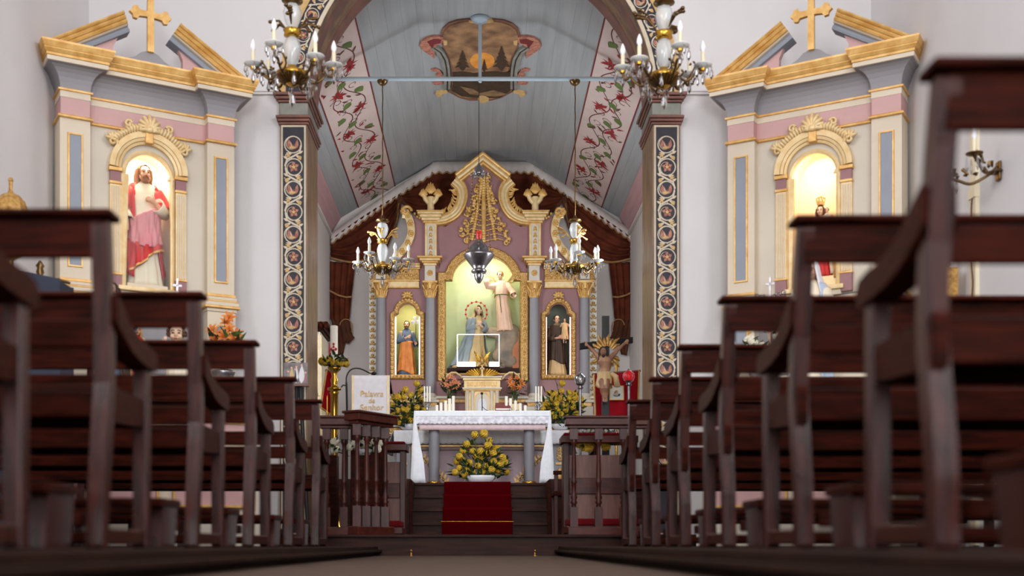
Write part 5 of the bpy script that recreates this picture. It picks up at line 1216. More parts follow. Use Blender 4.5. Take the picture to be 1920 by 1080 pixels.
def sidefall(s):
    rows = []; x = xl if s < 0 else xr
    for j in range(15):
        v = j/14; z = lerp(zt+.004, ZP+.03, v**1.0); row = []
        for i in range(25):
            u = i/24; out = .014*v+.012*sin(u*15+1)*min(1, v*1.5)*(1 if v > .1 else 0)+.03*v*(1-u)**2
            fx = x+s*(out*.8+.004)-(s*.22*(1-u)**1.5*min(1, v*3.2) if u < .3 else 0)*0
            row.append((fx-s*.0, lerp(YT0-.012, YT1, u)-.02*v*(1-u), z))
        # the front corner folds inwards over the table front
        front = [(x-s*w_*min(1, .35+v*.9), YT0-.014-.018*sin(w_*60)*v, z) for w_ in (.14*v**.5, .10*v**.5, .06*v**.5, .03*v**.5)]
        rows.append(front+row)
    b = MB(); b.grid(rows); b.build('side_fall', 'white', tc, solid=.003)
sidefall(-1); sidefall(1)
# cloth of the high altar mensa
mc = thing('mensa_cloth', 'white lace-edged cloth covering the high altar behind the table', 'cloth', (0, YM, V(0, 809)[1]))
x0, z1 = V(739, 808); x1, zb = V(1066, 832)
rows = []
for j in range(6):
    v = j/5; rows.append([(lerp(x0, x1, i/150), YM-.045-.007*v*(1+sin(i*.9+sin(i*.2))), lerp(z1, zb-.010*abs(sin(i*pi/5)), v)) for i in range(151)])
b = MB(); b.grid(rows); b.build('front_fall', 'white', mc, solid=.003)
b = MB(); b.box(x0-.0, x1+.0, YM-.04, YM+.62, z1-.004, z1+.006); b.build('top_cloth', 'white', mc)
for s, x in ((-1, x0), (1, x1)):
    rows = []
    for j in range(8):
        v = j/7; rows.append([(x+s*(.01+.10*v*(1-i/16*.5)+.012*sin(i*1.7)*v), YM-.045+i*.04, lerp(z1, V(0, 850)[1], v)) for i in range(15)])
    b = MB(); b.grid(rows); b.build('side_fall', 'white', mc, solid=.003)

# ------------------------------------------------------------------ flowers
def bloom_mesh(r, nm='bloom', m='petalY', spikes=True):
    b = MB(); nu, nv = 16, 9; vs = []
    for j in range(nv+1):
        a = -pi/2*.92+(pi/2+pi/2*.92)*j/nv
        for k in range(nu): q = r*(1.07 if (k+j) % 2 else .93) if spikes else r; vs.append((q*cos(a)*cos(2*pi*(k+.0)/nu), q*cos(a)*sin(2*pi*k/nu), q*sin(a)))
    b.add(vs, [(j*nu+k, j*nu+(k+1) % nu, (j+1)*nu+(k+1) % nu, (j+1)*nu+k) for j in range(nv) for k in range(nu)], 0, False)
    return b
def leaf_mesh(l, wd):
    b = MB(); rows = []
    for i in range(6):
        t = i/5; k = wd/2*sin(pi*(.08+.92*t)**.8) if t < 1 else .001; rows.append([(-k, -.02*l*t, l*t), (0, -.05*l*sin(pi*t), l*t), (k, -.02*l*t, l*t)])
    b.grid(rows); return b
def lily_mesh(l):
    b = MB()
    for k in range(6):
        a = 2*pi*k/6; rows = []
        for i in range(6):
            t = i/5; r = l*(.06+.62*t**1.3); z = l*(.95*t-.55*t**2.6); w_ = l*.15*sin(pi*(.1+.86*t)); c, s = cos(a), sin(a)
            rows.append([(r*c-w_*s, r*s+w_*c, z), (r*c*.94, r*s*.94, z-.02*l), (r*c+w_*s, r*s-w_*c, z)])
        b.grid(rows)
    for k in range(4): a = 2*pi*k/4; b.tube([(0, 0, 0), (.05*l*cos(a), .05*l*sin(a), .4*l), (.13*l*cos(a), .13*l*sin(a), .62*l)], .012*l, 4)
    return b
def place(src, parent, loc, direction=(0, 0, 1), k=1.0, spin=0.0):
    o = src.copy(); COL.objects.link(o); o.parent = parent
    org = ORG[parent.name]; o.location = Vector(loc)-org
    q = Vector(direction).to_track_quat('Z', 'Y'); o.rotation_mode = 'QUATERNION'; o.rotation_quaternion = q @ Matrix.Rotation(spin, 3, 'Z').to_quaternion(); o.scale = (k, k, k); return o
def arrangement(nm, label, base, pts, size, leafn, spread, seed, flower='protea', pot=None, petal='petalY', group=None, leaves='leaf', leafl=.16, back=.06):
    rr = random.Random(seed); root = thing(nm, label, 'flowers', base, group=group); bx_, by, bz = base
    src = (bloom_mesh(size, m=petal) if flower == 'protea' else lily_mesh(size)).build('bloom', petal, root, raw=True); first = True
    lsrc = leaf_mesh(leafl, leafl*.32).build('leaf', leaves, root, raw=True); lf = True
    lsrc2 = leaf_mesh(leafl*1.1, leafl*.24).build('leaf', 'leaf2', root, raw=True); lf2 = True
    for (x, y, z) in pts:
        d = Vector((x-bx_, y-by-.08, (z-bz)*.8+.12)).normalized(); d = (d+Vector((0, -.35, 0))).normalized(); k = rr.uniform(.85, 1.15)
        if flower == 'lily': d = (d+Vector((rr.uniform(-.3, .3), -.5, rr.uniform(-.4, .1)))).normalized()
        if first: 
            src.location = Vector((x, y, z))-ORG[root.name]; src.rotation_mode = 'QUATERNION'; src.rotation_quaternion = d.to_track_quat('Z', 'Y'); first = False
        else: place(src, root, (x, y, z), d, k, rr.uniform(0, 6))
    for i in range(leafn):
        c = rr.choice(pts); u = rr.uniform(0, 1); p = Vector((lerp(bx_, c[0], .45+.6*u)+rr.uniform(-.05, .05), c[1]+rr.uniform(-.02, back), lerp(bz+.05, c[2], .3+.65*u)+rr.uniform(-.03, .05)))
        d = Vector((p.x-bx_+rr.uniform(-.25, .25), -.15+rr.uniform(-.25, .1), (p.z-bz)*.55+.02+rr.uniform(-.22, .15))).normalized()
        s_ = lsrc if rr.random() < .7 else lsrc2
        if s_ is lsrc and lf: lsrc.location = p-ORG[root.name]; lsrc.rotation_mode = 'QUATERNION'; lsrc.rotation_quaternion = d.to_track_quat('Z', 'Y'); lf = False
        elif s_ is lsrc2 and lf2: lsrc2.location = p-ORG[root.name]; lsrc2.rotation_mode = 'QUATERNION'; lsrc2.rotation_quaternion = d.to_track_quat('Z', 'Y'); lf2 = False
        else: place(s_, root, p, d, rr.uniform(.7, 1.25), rr.uniform(0, 6))
    b = MB()
    for (x, y, z) in pts[::2]: b.tube([(bx_+(x-bx_)*.1, by, bz+.02), (lerp(bx_, x, .5), lerp(by, y, .4), lerp(bz, z, .55)), (x, y+.01, z-size*.3)], .006, 5)
    b.build('stems', 'leaf2', root)
    if pot: pot(root)
    return root
def bowl(r, h_, m, c, nm='bowl', sx=1.0):
    def f(root):
        b = MB(); b.lathe([(r*.55, 0), (r*.8, h_*.3), (r, h_*.85), (r*.97, h_), (r*.9, h_*.97)], c, 20, sx=sx); b.build(nm, m, root)
    return f
def blooms(px, Y, seed): 
    rr = random.Random(seed); return [tuple(P(x, y, Y+rr.uniform(-.05, .06))) for x, y in px]
lft = [(781, 719), (760, 731), (752, 741), (746, 745), (770, 741), (757, 744), (788, 730), (785, 741), (745, 770), (756, 767), (768, 765), (781, 764), (795, 766), (750, 783), (760, 779), (772, 778), (787, 780), (737, 760), (738, 779), (748, 792), (763, 769), (792, 750), (740, 745), (777, 790), (770, 788), (797, 782), (736, 792)]
Yf = 15.45
base = P(766, 806, Yf); arrangement('protea_arrangement', 'bank of round yellow blooms left of the altar table', tuple(base), blooms(lft, Yf-.08, 1), .043, 230, .3, 21, leafl=.105, pot=bowl(.13, .07, 'white', tuple(base)))
rgt = [(1054, 719), (1030, 737), (1039, 739), (1053, 733), (1067, 736), (1078, 738), (1027, 760), (1038, 747), (1051, 747), (1067, 746), (1078, 745), (1026, 757), (1043, 757), (1016, 758), (1031, 762), (1060, 760), (1074, 757), (1045, 767), (1061, 769), (1033, 775), (1052, 777), (1074, 763), (1081, 776), (1018, 768), (1088, 748), (1064, 777), (1090, 762), (1084, 780), (1040, 781)]
base = P(1052, 806, Yf); arrangement('protea_arrangement', 'bank of round yellow blooms right of the altar table, by a lantern pole', tuple(base), blooms(rgt, Yf-.08, 2), .043, 230, .3, 22, leafl=.105, pot=bowl(.13, .07, 'white', tuple(base)))
frt = [(890, 815), (907, 813), (918, 826), (875, 833), (886, 846), (901, 846), (861, 856), (866, 862), (925, 850), (915, 835), (905, 860), (926, 865), (893, 856), (880, 868), (946, 866), (938, 870), (861, 878), (876, 880), (896, 873), (912, 874), (934, 882), (853, 886), (950, 885), (905, 884), (870, 890), (922, 880), (886, 885), (942, 858), (856, 866), (914, 850), (868, 845), (930, 842)]
Yw = 14.42
base = (P(900, 0, Yw).x, Yw, ZP+.012); arrangement('protea_arrangement', 'large fan of yellow and ochre blooms in a white bowl under the altar table', base, blooms(frt, Yw-.06, 3), .046, 280, .3, 23, leafl=.105, pot=bowl(.15, .10, 'white', (base[0], Yw-.02, ZP+.011), sx=1.3))
def vase(c, h_, r, m='leaf2'):
    def f(root):
        b = MB(); b.lathe([(r*.7, 0), (r*.62, h_*.3), (r*.75, h_*.7), (r, h_)], c, 14); b.build('vase', 'crystal', root)
        b = MB()
        for k in range(5): b.tube([(c[0]+.01*cos(k*1.3), c[1]+.01*sin(k*1.3), c[2]+.01), (c[0]+.02*cos(k*1.3), c[1]+.02*sin(k*1.3), c[2]+h_+.04)], .007, 5)
        b.build('stalks', m, root)
    return f
YV = 15.72; zshelf = V(0, 788, 15.6)[1]
for px, tops, lab in ((843, [(832, 716), (838, 712), (846, 708), (852, 715), (856, 721), (848, 722), (840, 724), (834, 722), (845, 730), (852, 728)], 'left'), (966, [(957, 716), (962, 709), (970, 711), (976, 716), (978, 722), (968, 722), (960, 724), (973, 728), (964, 730)], 'right')):
    c = (P(px, 0, YV).x, YV, A(0, 758, YV)[1]); arrangement('lily_vase', 'glass vase of orange lilies standing %s of the tabernacle' % lab, c, blooms(tops, YV-.05, 5), .075, 26, .2, 31+px, flower='lily', petal='petalO' if lab == 'right' else 'petalP', pot=vase(c, .12, .035), leafl=.12)
    b = MB(); b.box(c[0]-.05, c[0]+.05, YV-.05, YV+.05, V(0, 789, 15.6)[1]-.02, c[2]-.001); b.build('pedestal', 'goldpale', bpy.data.objects['lily_vase' if lab == 'left' else 'lily_vase.001'])

# ------------------------------------------------------------------ on the altar table
ztop = zt+.0065; YO = 14.78
def candle(px, py, i, side):
    x, z = A(px, py, YO); b = MB(); b.lathe([(.020, 0), (.020, z-ztop-.004), (.017, z-ztop)], (x, YO, ztop), 12)
    c = b.build('candle', 'wax', None, '%s white candle of the %s row of five on the altar table' % (('shortest', 'second shortest', 'middle', 'second tallest', 'tallest')[i], side), 'candle', 'candles on the altar table', local=(x, YO, ztop))
    b = MB(); b.tube([(x, YO, z), (x+.002, YO, z+.012)], .0025, 5); b.build('wick', 'iron', c)
for i, (px, py) in enumerate(((819, 759.5), (827, 755), (835.5, 751.5), (843, 747.5), (850, 742.5))): candle(px, py, i, 'left')
for i, (px, py) in enumerate(((985, 760), (975.5, 756), (966.5, 751.5), (957.3, 747), (949.5, 743))): candle(px, py, i, 'right')
def candlestick(px, label, k):
    x, _ = A(px, 0, YO); root = thing('candlestick', label, 'candlestick', (x, YO, ztop))
    b = MB(); b.lathe([(.045, 0), (.05, .008), (.03, .02), (.012, .04), (.022, .06), (.012, .08), (.012, .11)], (x, YO, ztop), 14); b.build('base', 'silver', root)
    for q in (-1, 0, 1):
        b = MB(); b.tube([(x, YO, ztop+.10), (x+q*.02, YO-.01, ztop+.09), (x+q*.034, YO, ztop+.125)], .005, 6); b.lathe([(.008, .12), (.016, .13), (.016, .138)], (x+q*.034, YO, ztop), 10); b.build('arm', 'silver', root)
        b = MB(); b.lathe([(.0105, .138), (.0105, .33), (.008, .333)], (x+q*.034, YO, ztop), 10); b.build('candle', 'wax', root)
    b = MB()
    for j in range(14):
        a = 2*pi*j/14; b.ball((x+.04*cos(a), YO+.04*sin(a), ztop+.075+.02*(j % 3)), (.010, .010, .016), 6, 4)
    b.build('crystal_drops', 'crystal', root)
candlestick(801, 'three-branched silver candlestick with tall candles, left end of the altar table', 0)
candlestick(1010, 'three-branched silver candlestick with tall candles, right end of the altar table', 1)
# small table microphone
x, z = A(904, 738, YO-.08); mk = thing('microphone', 'small black microphone on a table stand in front of the tabernacle', 'microphone', (x, YO-.08, ztop))
b = MB(); b.lathe([(.04, 0), (.038, .012), (.01, .016)], (x, YO-.08, ztop), 16); b.build('base', 'iron', mk)
b = MB(); b.tube([(x, YO-.08, ztop+.01), (x, YO-.08, ztop+.12), (x-.003, YO-.085, z-.02)], .006, 7); b.tube([(x, YO-.08, ztop+.07), (x+.04, YO-.08, ztop+.03), (x+.10, YO-.08, ztop+.006)], .004, 6); b.build('stem', 'iron', mk)
b = MB(); b.ball((x-.003, YO-.088, z), (.018, .018, .018), 12, 8); b.build('mic_head', 'iron', mk)
# missal on its stand
x, _ = A(943, 0, YO); ms = thing('missal', 'red-bound missal lying on a tilted book stand on the altar table', 'book', (x, YO, ztop))
def tilt(v): return (x+(v[0])*.98, YO+v[1]*.8-.0, ztop+.02+v[2]+(v[1]+.09)*.45)
def tb_(nm, m, x0, x1, y0, y1, z0, z1, bevel=.002):
    b = MB(); b.box(x0, x1, y0, y1, z0, z1); b.v = [tilt(v) for v in b.v]; b.build(nm, m, ms, bevel=bevel)
tb_('stand', 'wood', -.10, .10, -.10, .10, -.012, 0); tb_('pages', 'paper', -.092, .092, -.088, .078, .007, .03); tb_('cover', 'book', -.098, .098, -.095, .082, 0, .0065); tb_('cover', 'book', -.098, .098, -.095, .082, .031, .037)
b = MB(); b.box(x-.09, x-.08, YO-.02, YO+.06, ztop, ztop+.05); b.box(x+.08, x+.09, YO-.02, YO+.06, ztop, ztop+.05); b.build('stand_leg', 'wood', ms)
for i, (px, r, h_, m, lab, ct) in enumerate(((958, .018, .05, 'crystal', 'small clear glass cruet left of the row of candles', 'cruet'), (970, .026, .022, 'silver', 'small silver dish in front of the right candles', 'dish'))):
    x, _ = A(px, 0, YO-.1); b = MB(); b.lathe([(r*.7, 0), (r, h_*.3), (r*.8, h_*.8), (r*.9, h_)], (x, YO-.1, ztop), 14); b.build(ct, m, None, lab, ct, local=(x, YO-.1, ztop))

# ------------------------------------------------------------------ communion rails
def bal(root, x, y, z0, z1, w_=.062, m='railv', split=(.0, .21, .83, 1)):
    h_ = z1-z0; b = MB(); hw = w_/2
    b.box(x-hw, x+hw, y-hw, y+hw, z0, z0+h_*.20); b.box(x-hw, x+hw, y-hw, y+hw, z0+h_*.89, z1)
    r = w_*.5; zz = [z0+h_*.20, z0+h_*.23, z0+h_*.25, z0+h_*.27, z0+h_*.30, z0+h_*.33, z0+h_*.36, z0+h_*.44, z0+h_*.46, z0+h_*.48, z0+h_*.55, z0+h_*.80, z0+h_*.84, z0+h_*.86, z0+h_*.89]
    rr = [.7, .62, .95, .6, .95, .62, .55, .62, .85, .60, .66, .48, .60, .85, .75]
    b.lathe([(r*q, z-0) for q, z in zip(rr, zz)], (x, y, 0), 14); return b.build('baluster', m, root)
def rail(nm, label, p0, p1, n, ends=True):
    z0 = .162; z1 = 1.122; root = thing(nm, label, 'railing', (p0[0], p0[1], z0)); d = Vector((p1[0]-p0[0], p1[1]-p0[1], 0)); L_ = d.length; d.normalize(); nn = Vector((-d.y, d.x, 0))
    def beam(nmm, m, a, c, hw, za, zb, par=root, bevel=.005):
        b = MB(); q0 = Vector((p0[0], p0[1], 0))+d*a; q1 = Vector((p0[0], p0[1], 0))+d*c
        v = [q0-nn*hw, q1-nn*hw, q1+nn*hw, q0+nn*hw]; b.add([(p.x, p.y, za) for p in v]+[(p.x, p.y, zb) for p in v], [(3, 2, 1, 0), (4, 5, 6, 7), (0, 1, 5, 4), (1, 2, 6, 5), (2, 3, 7, 6), (3, 0, 4, 7)]); return b.build(nmm, m, par, bevel=bevel)
    beam('base_rail', 'rail', -.05, L_+.05, .055, z0, z0+.065); beam('top_rail', 'rail', -.07, L_+.07, .075, z1-.075, z1-.02); beam('top_moulding', 'rail', -.085, L_+.085, .085, z1-.0195, z1); beam('under_rail', 'rail', -.05, L_+.05, .045, z1-.10, z1-.0755)
    for i in range(n): q = Vector((p0[0], p0[1], 0))+d*(L_*i/(n-1)); bal(root, q.x, q.y, z0+.066, z1-.1005)
YRl = 9.5
rail('communion_rail', 'turned wooden communion rail standing on the chancel step, right of the aisle', ((1076-CX)*YRl/F, YRl), (1.36, YRl), 4)
rail('communion_rail', 'turned wooden communion rail on the chancel step at far left, behind the pews', (-1.24, YRl), (-1.10, YRl), 2)
rail('communion_rail', 'half-open angled rail gate of turned balusters, in front of the white banner', (-.955, 9.12), (-.76, 9.42), 4)

# ------------------------------------------------------------------ seats and kneelers in the chancel
def kneeler(sign, label, y, x0_, x1_):
    z0 = .162; xa, xb = (sign*x0_, sign*x1_); lo, hi = min(xa, xb), max(xa, xb); root = thing('kneeling_desk', label, 'kneeler', ((lo+hi)/2, y, z0))
    def bx(nm, m, x0, x1, y0, y1, za, zb, bevel=.005): b = MB(); b.box(x0, x1, y0, y1, za, zb); b.build(nm, m, root, bevel=bevel)
    bx('front_panel', 'panelw', lo+.03, hi-.03, y+.12, y+.15, z0+.05, z0+.70)
    for x in (lo, hi-.05): bx('side_post', 'railv', x, x+.05, y+.08, y+.30, z0, z0+.80)
    bx('desk', 'rail', lo-.02, hi+.02, y+.02, y+.34, z0+.80, z0+.86); bx('desk_cushion', 'cushion', lo, hi, y+.02, y+.32, z0+.861, z0+.885, .01)
    bx('cross_board', 'rail', lo+.05, hi-.05, y+.10, y+.119, z0+.36, z0+.50)
    bx('kneeling_board', 'rail', lo, hi, y-.30, y+.08, z0+.02, z0+.08); bx('knee_cushion', 'cushion', lo+.01, hi-.01, y-.29, y+.06, z0+.081, z0+.14, .015)
kneeler(1, 'wooden kneeling desk with red cushions behind the right communion rail', 10.05, .72, 1.34); kneeler(-1, 'wooden kneeling desk with red cushions behind the left rail gate', 10.9, .70, 1.05)
def chair(sign, label, x, y):
    z0 = .162; root = thing('chair', label, 'chair', (x, y, z0))
    def bx(nm, m, x0, x1, y0, y1, za, zb, bevel=.004, par=root): b = MB(); b.box(min(x0, x1), max(x0, x1), y0, y1, za, zb); return b.build(nm, m, par, bevel=bevel)
    s = sign
    for yy in (y-.20, y+.20): bx('leg', 'railv', x-s*.02, x+s*.02, yy-.02, yy+.02, z0, z0+.44); bx('leg', 'wood', x+s*.40, x+s*.44, yy-.02, yy+.02, z0, z0+.95)
    bx('seat', 'wood', x-s*.03, x+s*.45, y-.24, y+.24, z0+.44, z0+.48); bx('top_rail', 'wood', x+s*.38, x+s*.46, y-.24, y+.24, z0+.90, z0+.99)
    for k in range(3): bx('back_slat', 'wood', x+s*.41, x+s*.43, y-.18, y+.18, z0+.56+k*.11, z0+.62+k*.11)
    for k in range(2): bx('stretcher', 'wood', x, x+s*.42, y-.2+k*.385, y-.185+k*.385, z0+.16, z0+.20)
    bx('armrest', 'wood', x-s*.03, x+s*.42, y-.24, y-.19, z0+.66, z0+.70); bx('arm_post', 'railv', x-s*.02, x+s*.02, y-.235, y-.195, z0+.482, z0+.659)
chair(1, 'dark wooden armchair right of the altar steps, turned towards the steps', .80, 12.55); chair(-1, 'dark wooden armchair left of the altar steps, turned towards the steps', -.82, 12.55)

# ------------------------------------------------------------------ crucifix, banner and lanterns on the right
YX = 10.7
cx = thing('crucifix', 'tall black crucifix with a carved pale figure, on the right of the chancel', 'crucifix', (P(1136, 0, YX).x, YX, .162))
b = MB(); x, zt_ = P(1136, 592, YX).x, P(0, 592, YX).z; b.box(x-.033, x+.033, YX, YX+.05, .40, zt_); b.build('upright', 'iron', cx, bevel=.004)
b = MB(); l, r = P(1087, 649, YX-.08), P(1187, 637, YX+.1); d = Vector((0, 0, .028)); e = Vector((0, .05, 0))
b.add([l-d, r-d, r+d, l+d, l-d+e, r-d+e, r+d+e, l+d+e], [(0, 1, 2, 3), (7, 6, 5, 4), (0, 4, 5, 1), (1, 5, 6, 2), (2, 6, 7, 3), (3, 7, 4, 0)]); b.build('crossbar', 'iron', cx, bevel=.004)
b = MB(); b.lathe([(.20, 0), (.20, .03), (.14, .06), (.06, .12), (.05, .25)], (x, YX+.025, .162), 18); b.build('foot', 'iron', cx)
hc = P(1137, 662, YX); fm = MB()
for k in range(22):
    a = 2*pi*k/22; a_ = Vector((hc.x+.06*cos(a), YX-.02, hc.z+.06*sin(a))); l_ = .08+.035*(k % 2)
    if abs(cos(a)) > .93: continue
    fm.tube([a_, (hc.x+(.06+l_*.6)*cos(a+.08), YX-.03, hc.z+(.06+l_*.6)*sin(a+.08)), (hc.x+(.06+l_)*cos(a), YX-.02, hc.z+(.06+l_)*sin(a))], [.016, .018, .005], 6)
fm.build('gilt_rays', 'golddark', cx)
Hc = 1.0; s1 = lambda px, py, dy=0.0: P(px, py, YX-.07+dy); cb = MB()
hips = s1(1133, 705); chest = s1(1134, 678); neck = s1(1134.5, 668); hd = s1(1131, 659.5, -.03)
cb.tube([hips-Vector((0, 0, .05)), hips, s1(1134, 692), chest, s1(1134.5, 671), neck], [.048, .056, .046, .064, .055, .022], 14)
cb.ball(hd, (.030, .034, .042), 12, 9); cb.ball(hd+Vector((-.003, -.032, -.008)), (.006, .01, .012), 6, 5); cb.tube([neck, hd+Vector((0, .01, -.03))], [.022, .02], 8)
for q in (0, 1):
    sh = s1(1124, 671) if q == 0 else s1(1145, 671); el = s1(1114, 660) if q == 0 else s1(1158, 656, .02); wr = s1(1103, 649, .01) if q == 0 else s1(1171, 644, .07)
    cb.tube([lerp(sh, chest, .35), sh, lerp(sh, el, .5), el, lerp(el, wr, .4), wr], [.032, .027, .022, .018, .018, .012], 10)
    d = (wr-el).normalized(); n_ = Vector((0, -1, 0)); sd = d.cross(n_).normalized()
    cb.tube([wr, wr+d*.025, wr+d*.038], [.012, .016, .013], 8, flat=.7)
    for i in range(4): o = wr+d*.034+sd*(-.011+.0075*i); l_ = (.026, .031, .029, .022)[i]; cb.tube([o, o+d*l_*.5, o+d*l_*.8+n_*.008, o+d*l_*.8+n_*.015], [.0055, .005, .0045, .0035], 6)
    t0 = wr+d*.012+sd*.013*(1 if q else -1); cb.tube([t0, t0+d*.014+sd*.012*(1 if q else -1), t0+d*.022+n_*.008], [.0065, .0055, .004], 6)
    kx = s1(1130+q*7, 728, -.05); ak = s1(1133+q*3, 745, -.02); ft = s1(1133+q*3, 751, -.05)
    cb.tube([hips+Vector((-.022+.044*q, 0, -.03)), lerp(hips, kx, .5)+Vector((-.012+.024*q, -.01, 0)), kx, lerp(kx, ak, .4)+Vector((0, .012, 0)), ak], [.042, .037, .027, .026, .017], 10)
    cb.tube([ak, lerp(ak, ft, .6), ft, ft+Vector((0, -.03, -.012))], [.017, .017, .018, .010], 8)
cb.build('body', 'corpus', cx, remesh=.0055)
b = MB()
for k in range(10): a = pi*k/9; b.tube([hd+Vector((.028*cos(a), .01+.02*sin(a), .02)), hd+Vector((.036*cos(a), .014+.02*sin(a), -.03)), hd+Vector((.04*cos(a), .01+.02*sin(a), -.075))], [.011, .012, .005], 6)
b.ball(hd+Vector((0, .010, .018)), (.034, .034, .032), 10, 7); b.ball(hd+Vector((0, -.022, -.040)), (.014, .010, .016), 8, 6); b.build('hair', 'hairk', cx)
b = MB()
for q in (-1, 1): b.ball(hd+Vector((q*.011, -.0325, .004)), (.005, .003, .003), 6, 4)
b.build('eyes', 'eye', cx)
b = MB(); rows = []
for j in range(7):
    v = j/6; rows.append([(hips.x+(.060+.012*v+.006*sin(5*t+j))*cos(t), hips.y+(.055+.012*v+.006*sin(7*t))*sin(t), hips.z+.035-.13*v-.02*sin(t*2)*v) for t in [2*pi*k/30 for k in range(30)]])
b.grid(rows, closed=True)
for k in range(3): b.tube([hips+Vector((.06, -.03, .02)), hips+Vector((.10, -.03+.01*k, -.01)), hips+Vector((.105+.01*k, -.02, -.10))], [.016, .024, .018], 7)
b.build('loincloth', 'robecream', cx, solid=.004)
def banner(nm, label, c, pole_top, tl, tr, bl, br, m, trim, Y, wav=.012, bottom=0.0):
    root = thing(nm, label, 'banner', (P(c, 0, Y).x, Y, .162)); rows = []
    for j in range(13):
        v = j/12; row = []
        for i in range(25):
            u = i/24; px = lerp(lerp(tl[0], tr[0], u), lerp(bl[0], br[0], u), v); py = lerp(lerp(tl[1], tr[1], u), lerp(bl[1], br[1], u)-bottom*sin(pi*u), v); p = P(px, py, Y); row.append((p.x, Y+.03-wav*sin(u*9+1)*(.3+v), p.z))
        rows.append(row)
    b = MB(); b.grid(rows); cl = b.build('cloth', m, root, solid=.004)
    b = MB()
    for edge in ([r[0] for r in rows], [r[-1] for r in rows], rows[-1]): b.tube([(p[0], p[1]-.006, p[2]) for p in edge], .010, 6, flat=.5)
    b.build('trim', trim, cl); b = MB(); x = P(c, 0, Y).x; b.tube([(x, Y+.055, .18), (x, Y+.055, P(0, pole_top, Y).z)], .013, 8); b.build('pole', 'brass' if trim == 'gold' else 'silver', root)
    b = MB(); l, r = P(tl[0]-3, tl[1], Y), P(tr[0]+3, tr[1], Y); b.tube([(l.x, Y+.035, l.z), (r.x, Y+.035, r.z)], .011, 8); b.build('cross_pole', 'redmarble', root)
    b = MB(); b.lathe([(.14, 0), (.14, .02), (.05, .05), (.02, .10)], (x, Y+.055, .162), 16); b.build('foot', 'wood', root)
    return root, cl
YBn = 11.3
bn, cl = banner('banner', 'red processional banner with gold trim and white square emblem, behind the crucifix', 1157, 668, (1114, 701), (1199, 694), (1117, 792), (1196, 786), 'redcloth', 'gold', YBn, bottom=7)
b = MB(); p, q = P(1144, 749, YBn), P(1168, 725, YBn); b.box(p.x, q.x, YBn-.012, YBn+.02, p.z, q.z); em = b.build('emblem', 'emblem', cl)
b = MB(); b.sweep([(p.x, p.z), (q.x, p.z), (q.x, q.z), (p.x, q.z)], [(0, 0), (0, .004), (-.008, .004), (-.008, 0)], base=YBn-.012, closed=True); b.build('emblem_border', 'gold', cl)
f = Flat(lambda u, v, h: (lerp(p.x, q.x, u), YBn-.012-h, lerp(p.z, q.z, v)))
f.fan('plastic', (.5, .38), [(.5+.3*cos(a), .36+.12*sin(a)) for a in [2*pi*k/16 for k in range(16)]]); f.star('ochre', (.5, .58), .17, 8, .5); f.leaf('petalO', (.3, .42), (.48, .7), .1); f.leaf('navy', (.62, .3), (.78, .44), .12); f.rib('navy', [(.25, .28), (.5, .24), (.75, .28)], .05)
f.build({}, em)
def lantern(px, top, label, glass):
    Y = 10.95; x = P(px, 0, Y).x; root = thing('processional_lantern', label, 'lantern', (x, Y, .162)); z1 = P(0, top+20, Y).z
    b = MB(); b.tube([(x, Y, .19), (x, Y, z1)], .0125, 10); b.lathe([(.12, .162), (.12, .18), (.04, .21), (.014, .25)], (x, Y, 0), 16); b.build('pole', 'silver', root)
    b = MB(); b.lathe([(.016, -.03), (.03, -.015), (.018, 0), (.034, .012), (.040, .02)], (x, Y, z1), 12); b.build('collar', 'silver', root)
    b = MB(); b.lathe([(.038, .02), (.052, .055), (.046, .09), (.02, .115)], (x, Y, z1), 14); b.build('glass_globe', glass, root)
    b = MB()
    for k in range(6): a = 2*pi*k/6; b.tube([(x+.04*cos(a), Y+.04*sin(a), z1+.02), (x+.054*cos(a), Y+.054*sin(a), z1+.055), (x+.048*cos(a), Y+.048*sin(a), z1+.09), (x+.01*cos(a), Y+.01*sin(a), z1+.118)], .004, 5)
    b.ball((x, Y, z1+.125), .012, 8, 6); b.build('cage', 'silver', root)
lantern(1088, 704, 'silver processional lantern with clear globe, beside the yellow flowers', 'crystal'); lantern(1179, 698, 'silver processional lantern with red glow, in front of the red banner', 'redglass')

# ------------------------------------------------------------------ left of the chancel: candle stand, banner, ambo cloth, microphone, picture
YPc = 10.6; x = P(627, 0, YPc).x; zz = lambda py: P(0, py, YPc).z
pc = thing('candle_stand', 'tall turned brass stand for the large white candle, left of the chancel', 'candle stand', (x, YPc, .162))
b = MB(); b.lathe([(.15, .162), (.15, .19), (.06, .26), (.035, .40), (.045, .55), (.030, .60), (.034, zz(775)), (.034, zz(740)), (.045, zz(737)), (.03, zz(733)), (.062, zz(731)), (.062, zz(728)), (.03, zz(725)), (.028, zz(720)), (.036, zz(712)), (.02, zz(706)), (.028, zz(702)), (.024, zz(700)), (.058, zz(693)), (.062, zz(689)), (.05, zz(688))], (x, YPc, 0), 20); b.build('stand', 'brass', pc)
c = MB(); c.lathe([(.034, zz(687)), (.034, zz(612)), (.028, zz(611))], (x-.003, YPc, 0), 18); pk = c.build('paschal_candle', 'wax', None, 'thick white candle with red decoration on the brass stand', 'candle', local=(x, YPc, zz(687)))
b = MB(); z0 = zz(664)
for (dx, dz) in ((0, .0), (0, .03), (0, .06), (-.02, .04), (.02, .04), (0, .085)): b.ball((x-.003+dx, YPc-.03, z0+dz), (.012, .010, .014), 7, 5)
for k in range(6): b.tube([(x-.037, YPc-.02+.008*k, z0-.06), (x-.045, YPc-.02, z0+.02*k)], .004, 5)
b.build('red_ornament', 'robered', pk)
wpts = [(x+.105*cos(a)+random.uniform(-.012, .012), YPc+.09*sin(a), zz(681)+random.uniform(-.012, .02)) for a in [2*pi*k/16 for k in range(16)]]
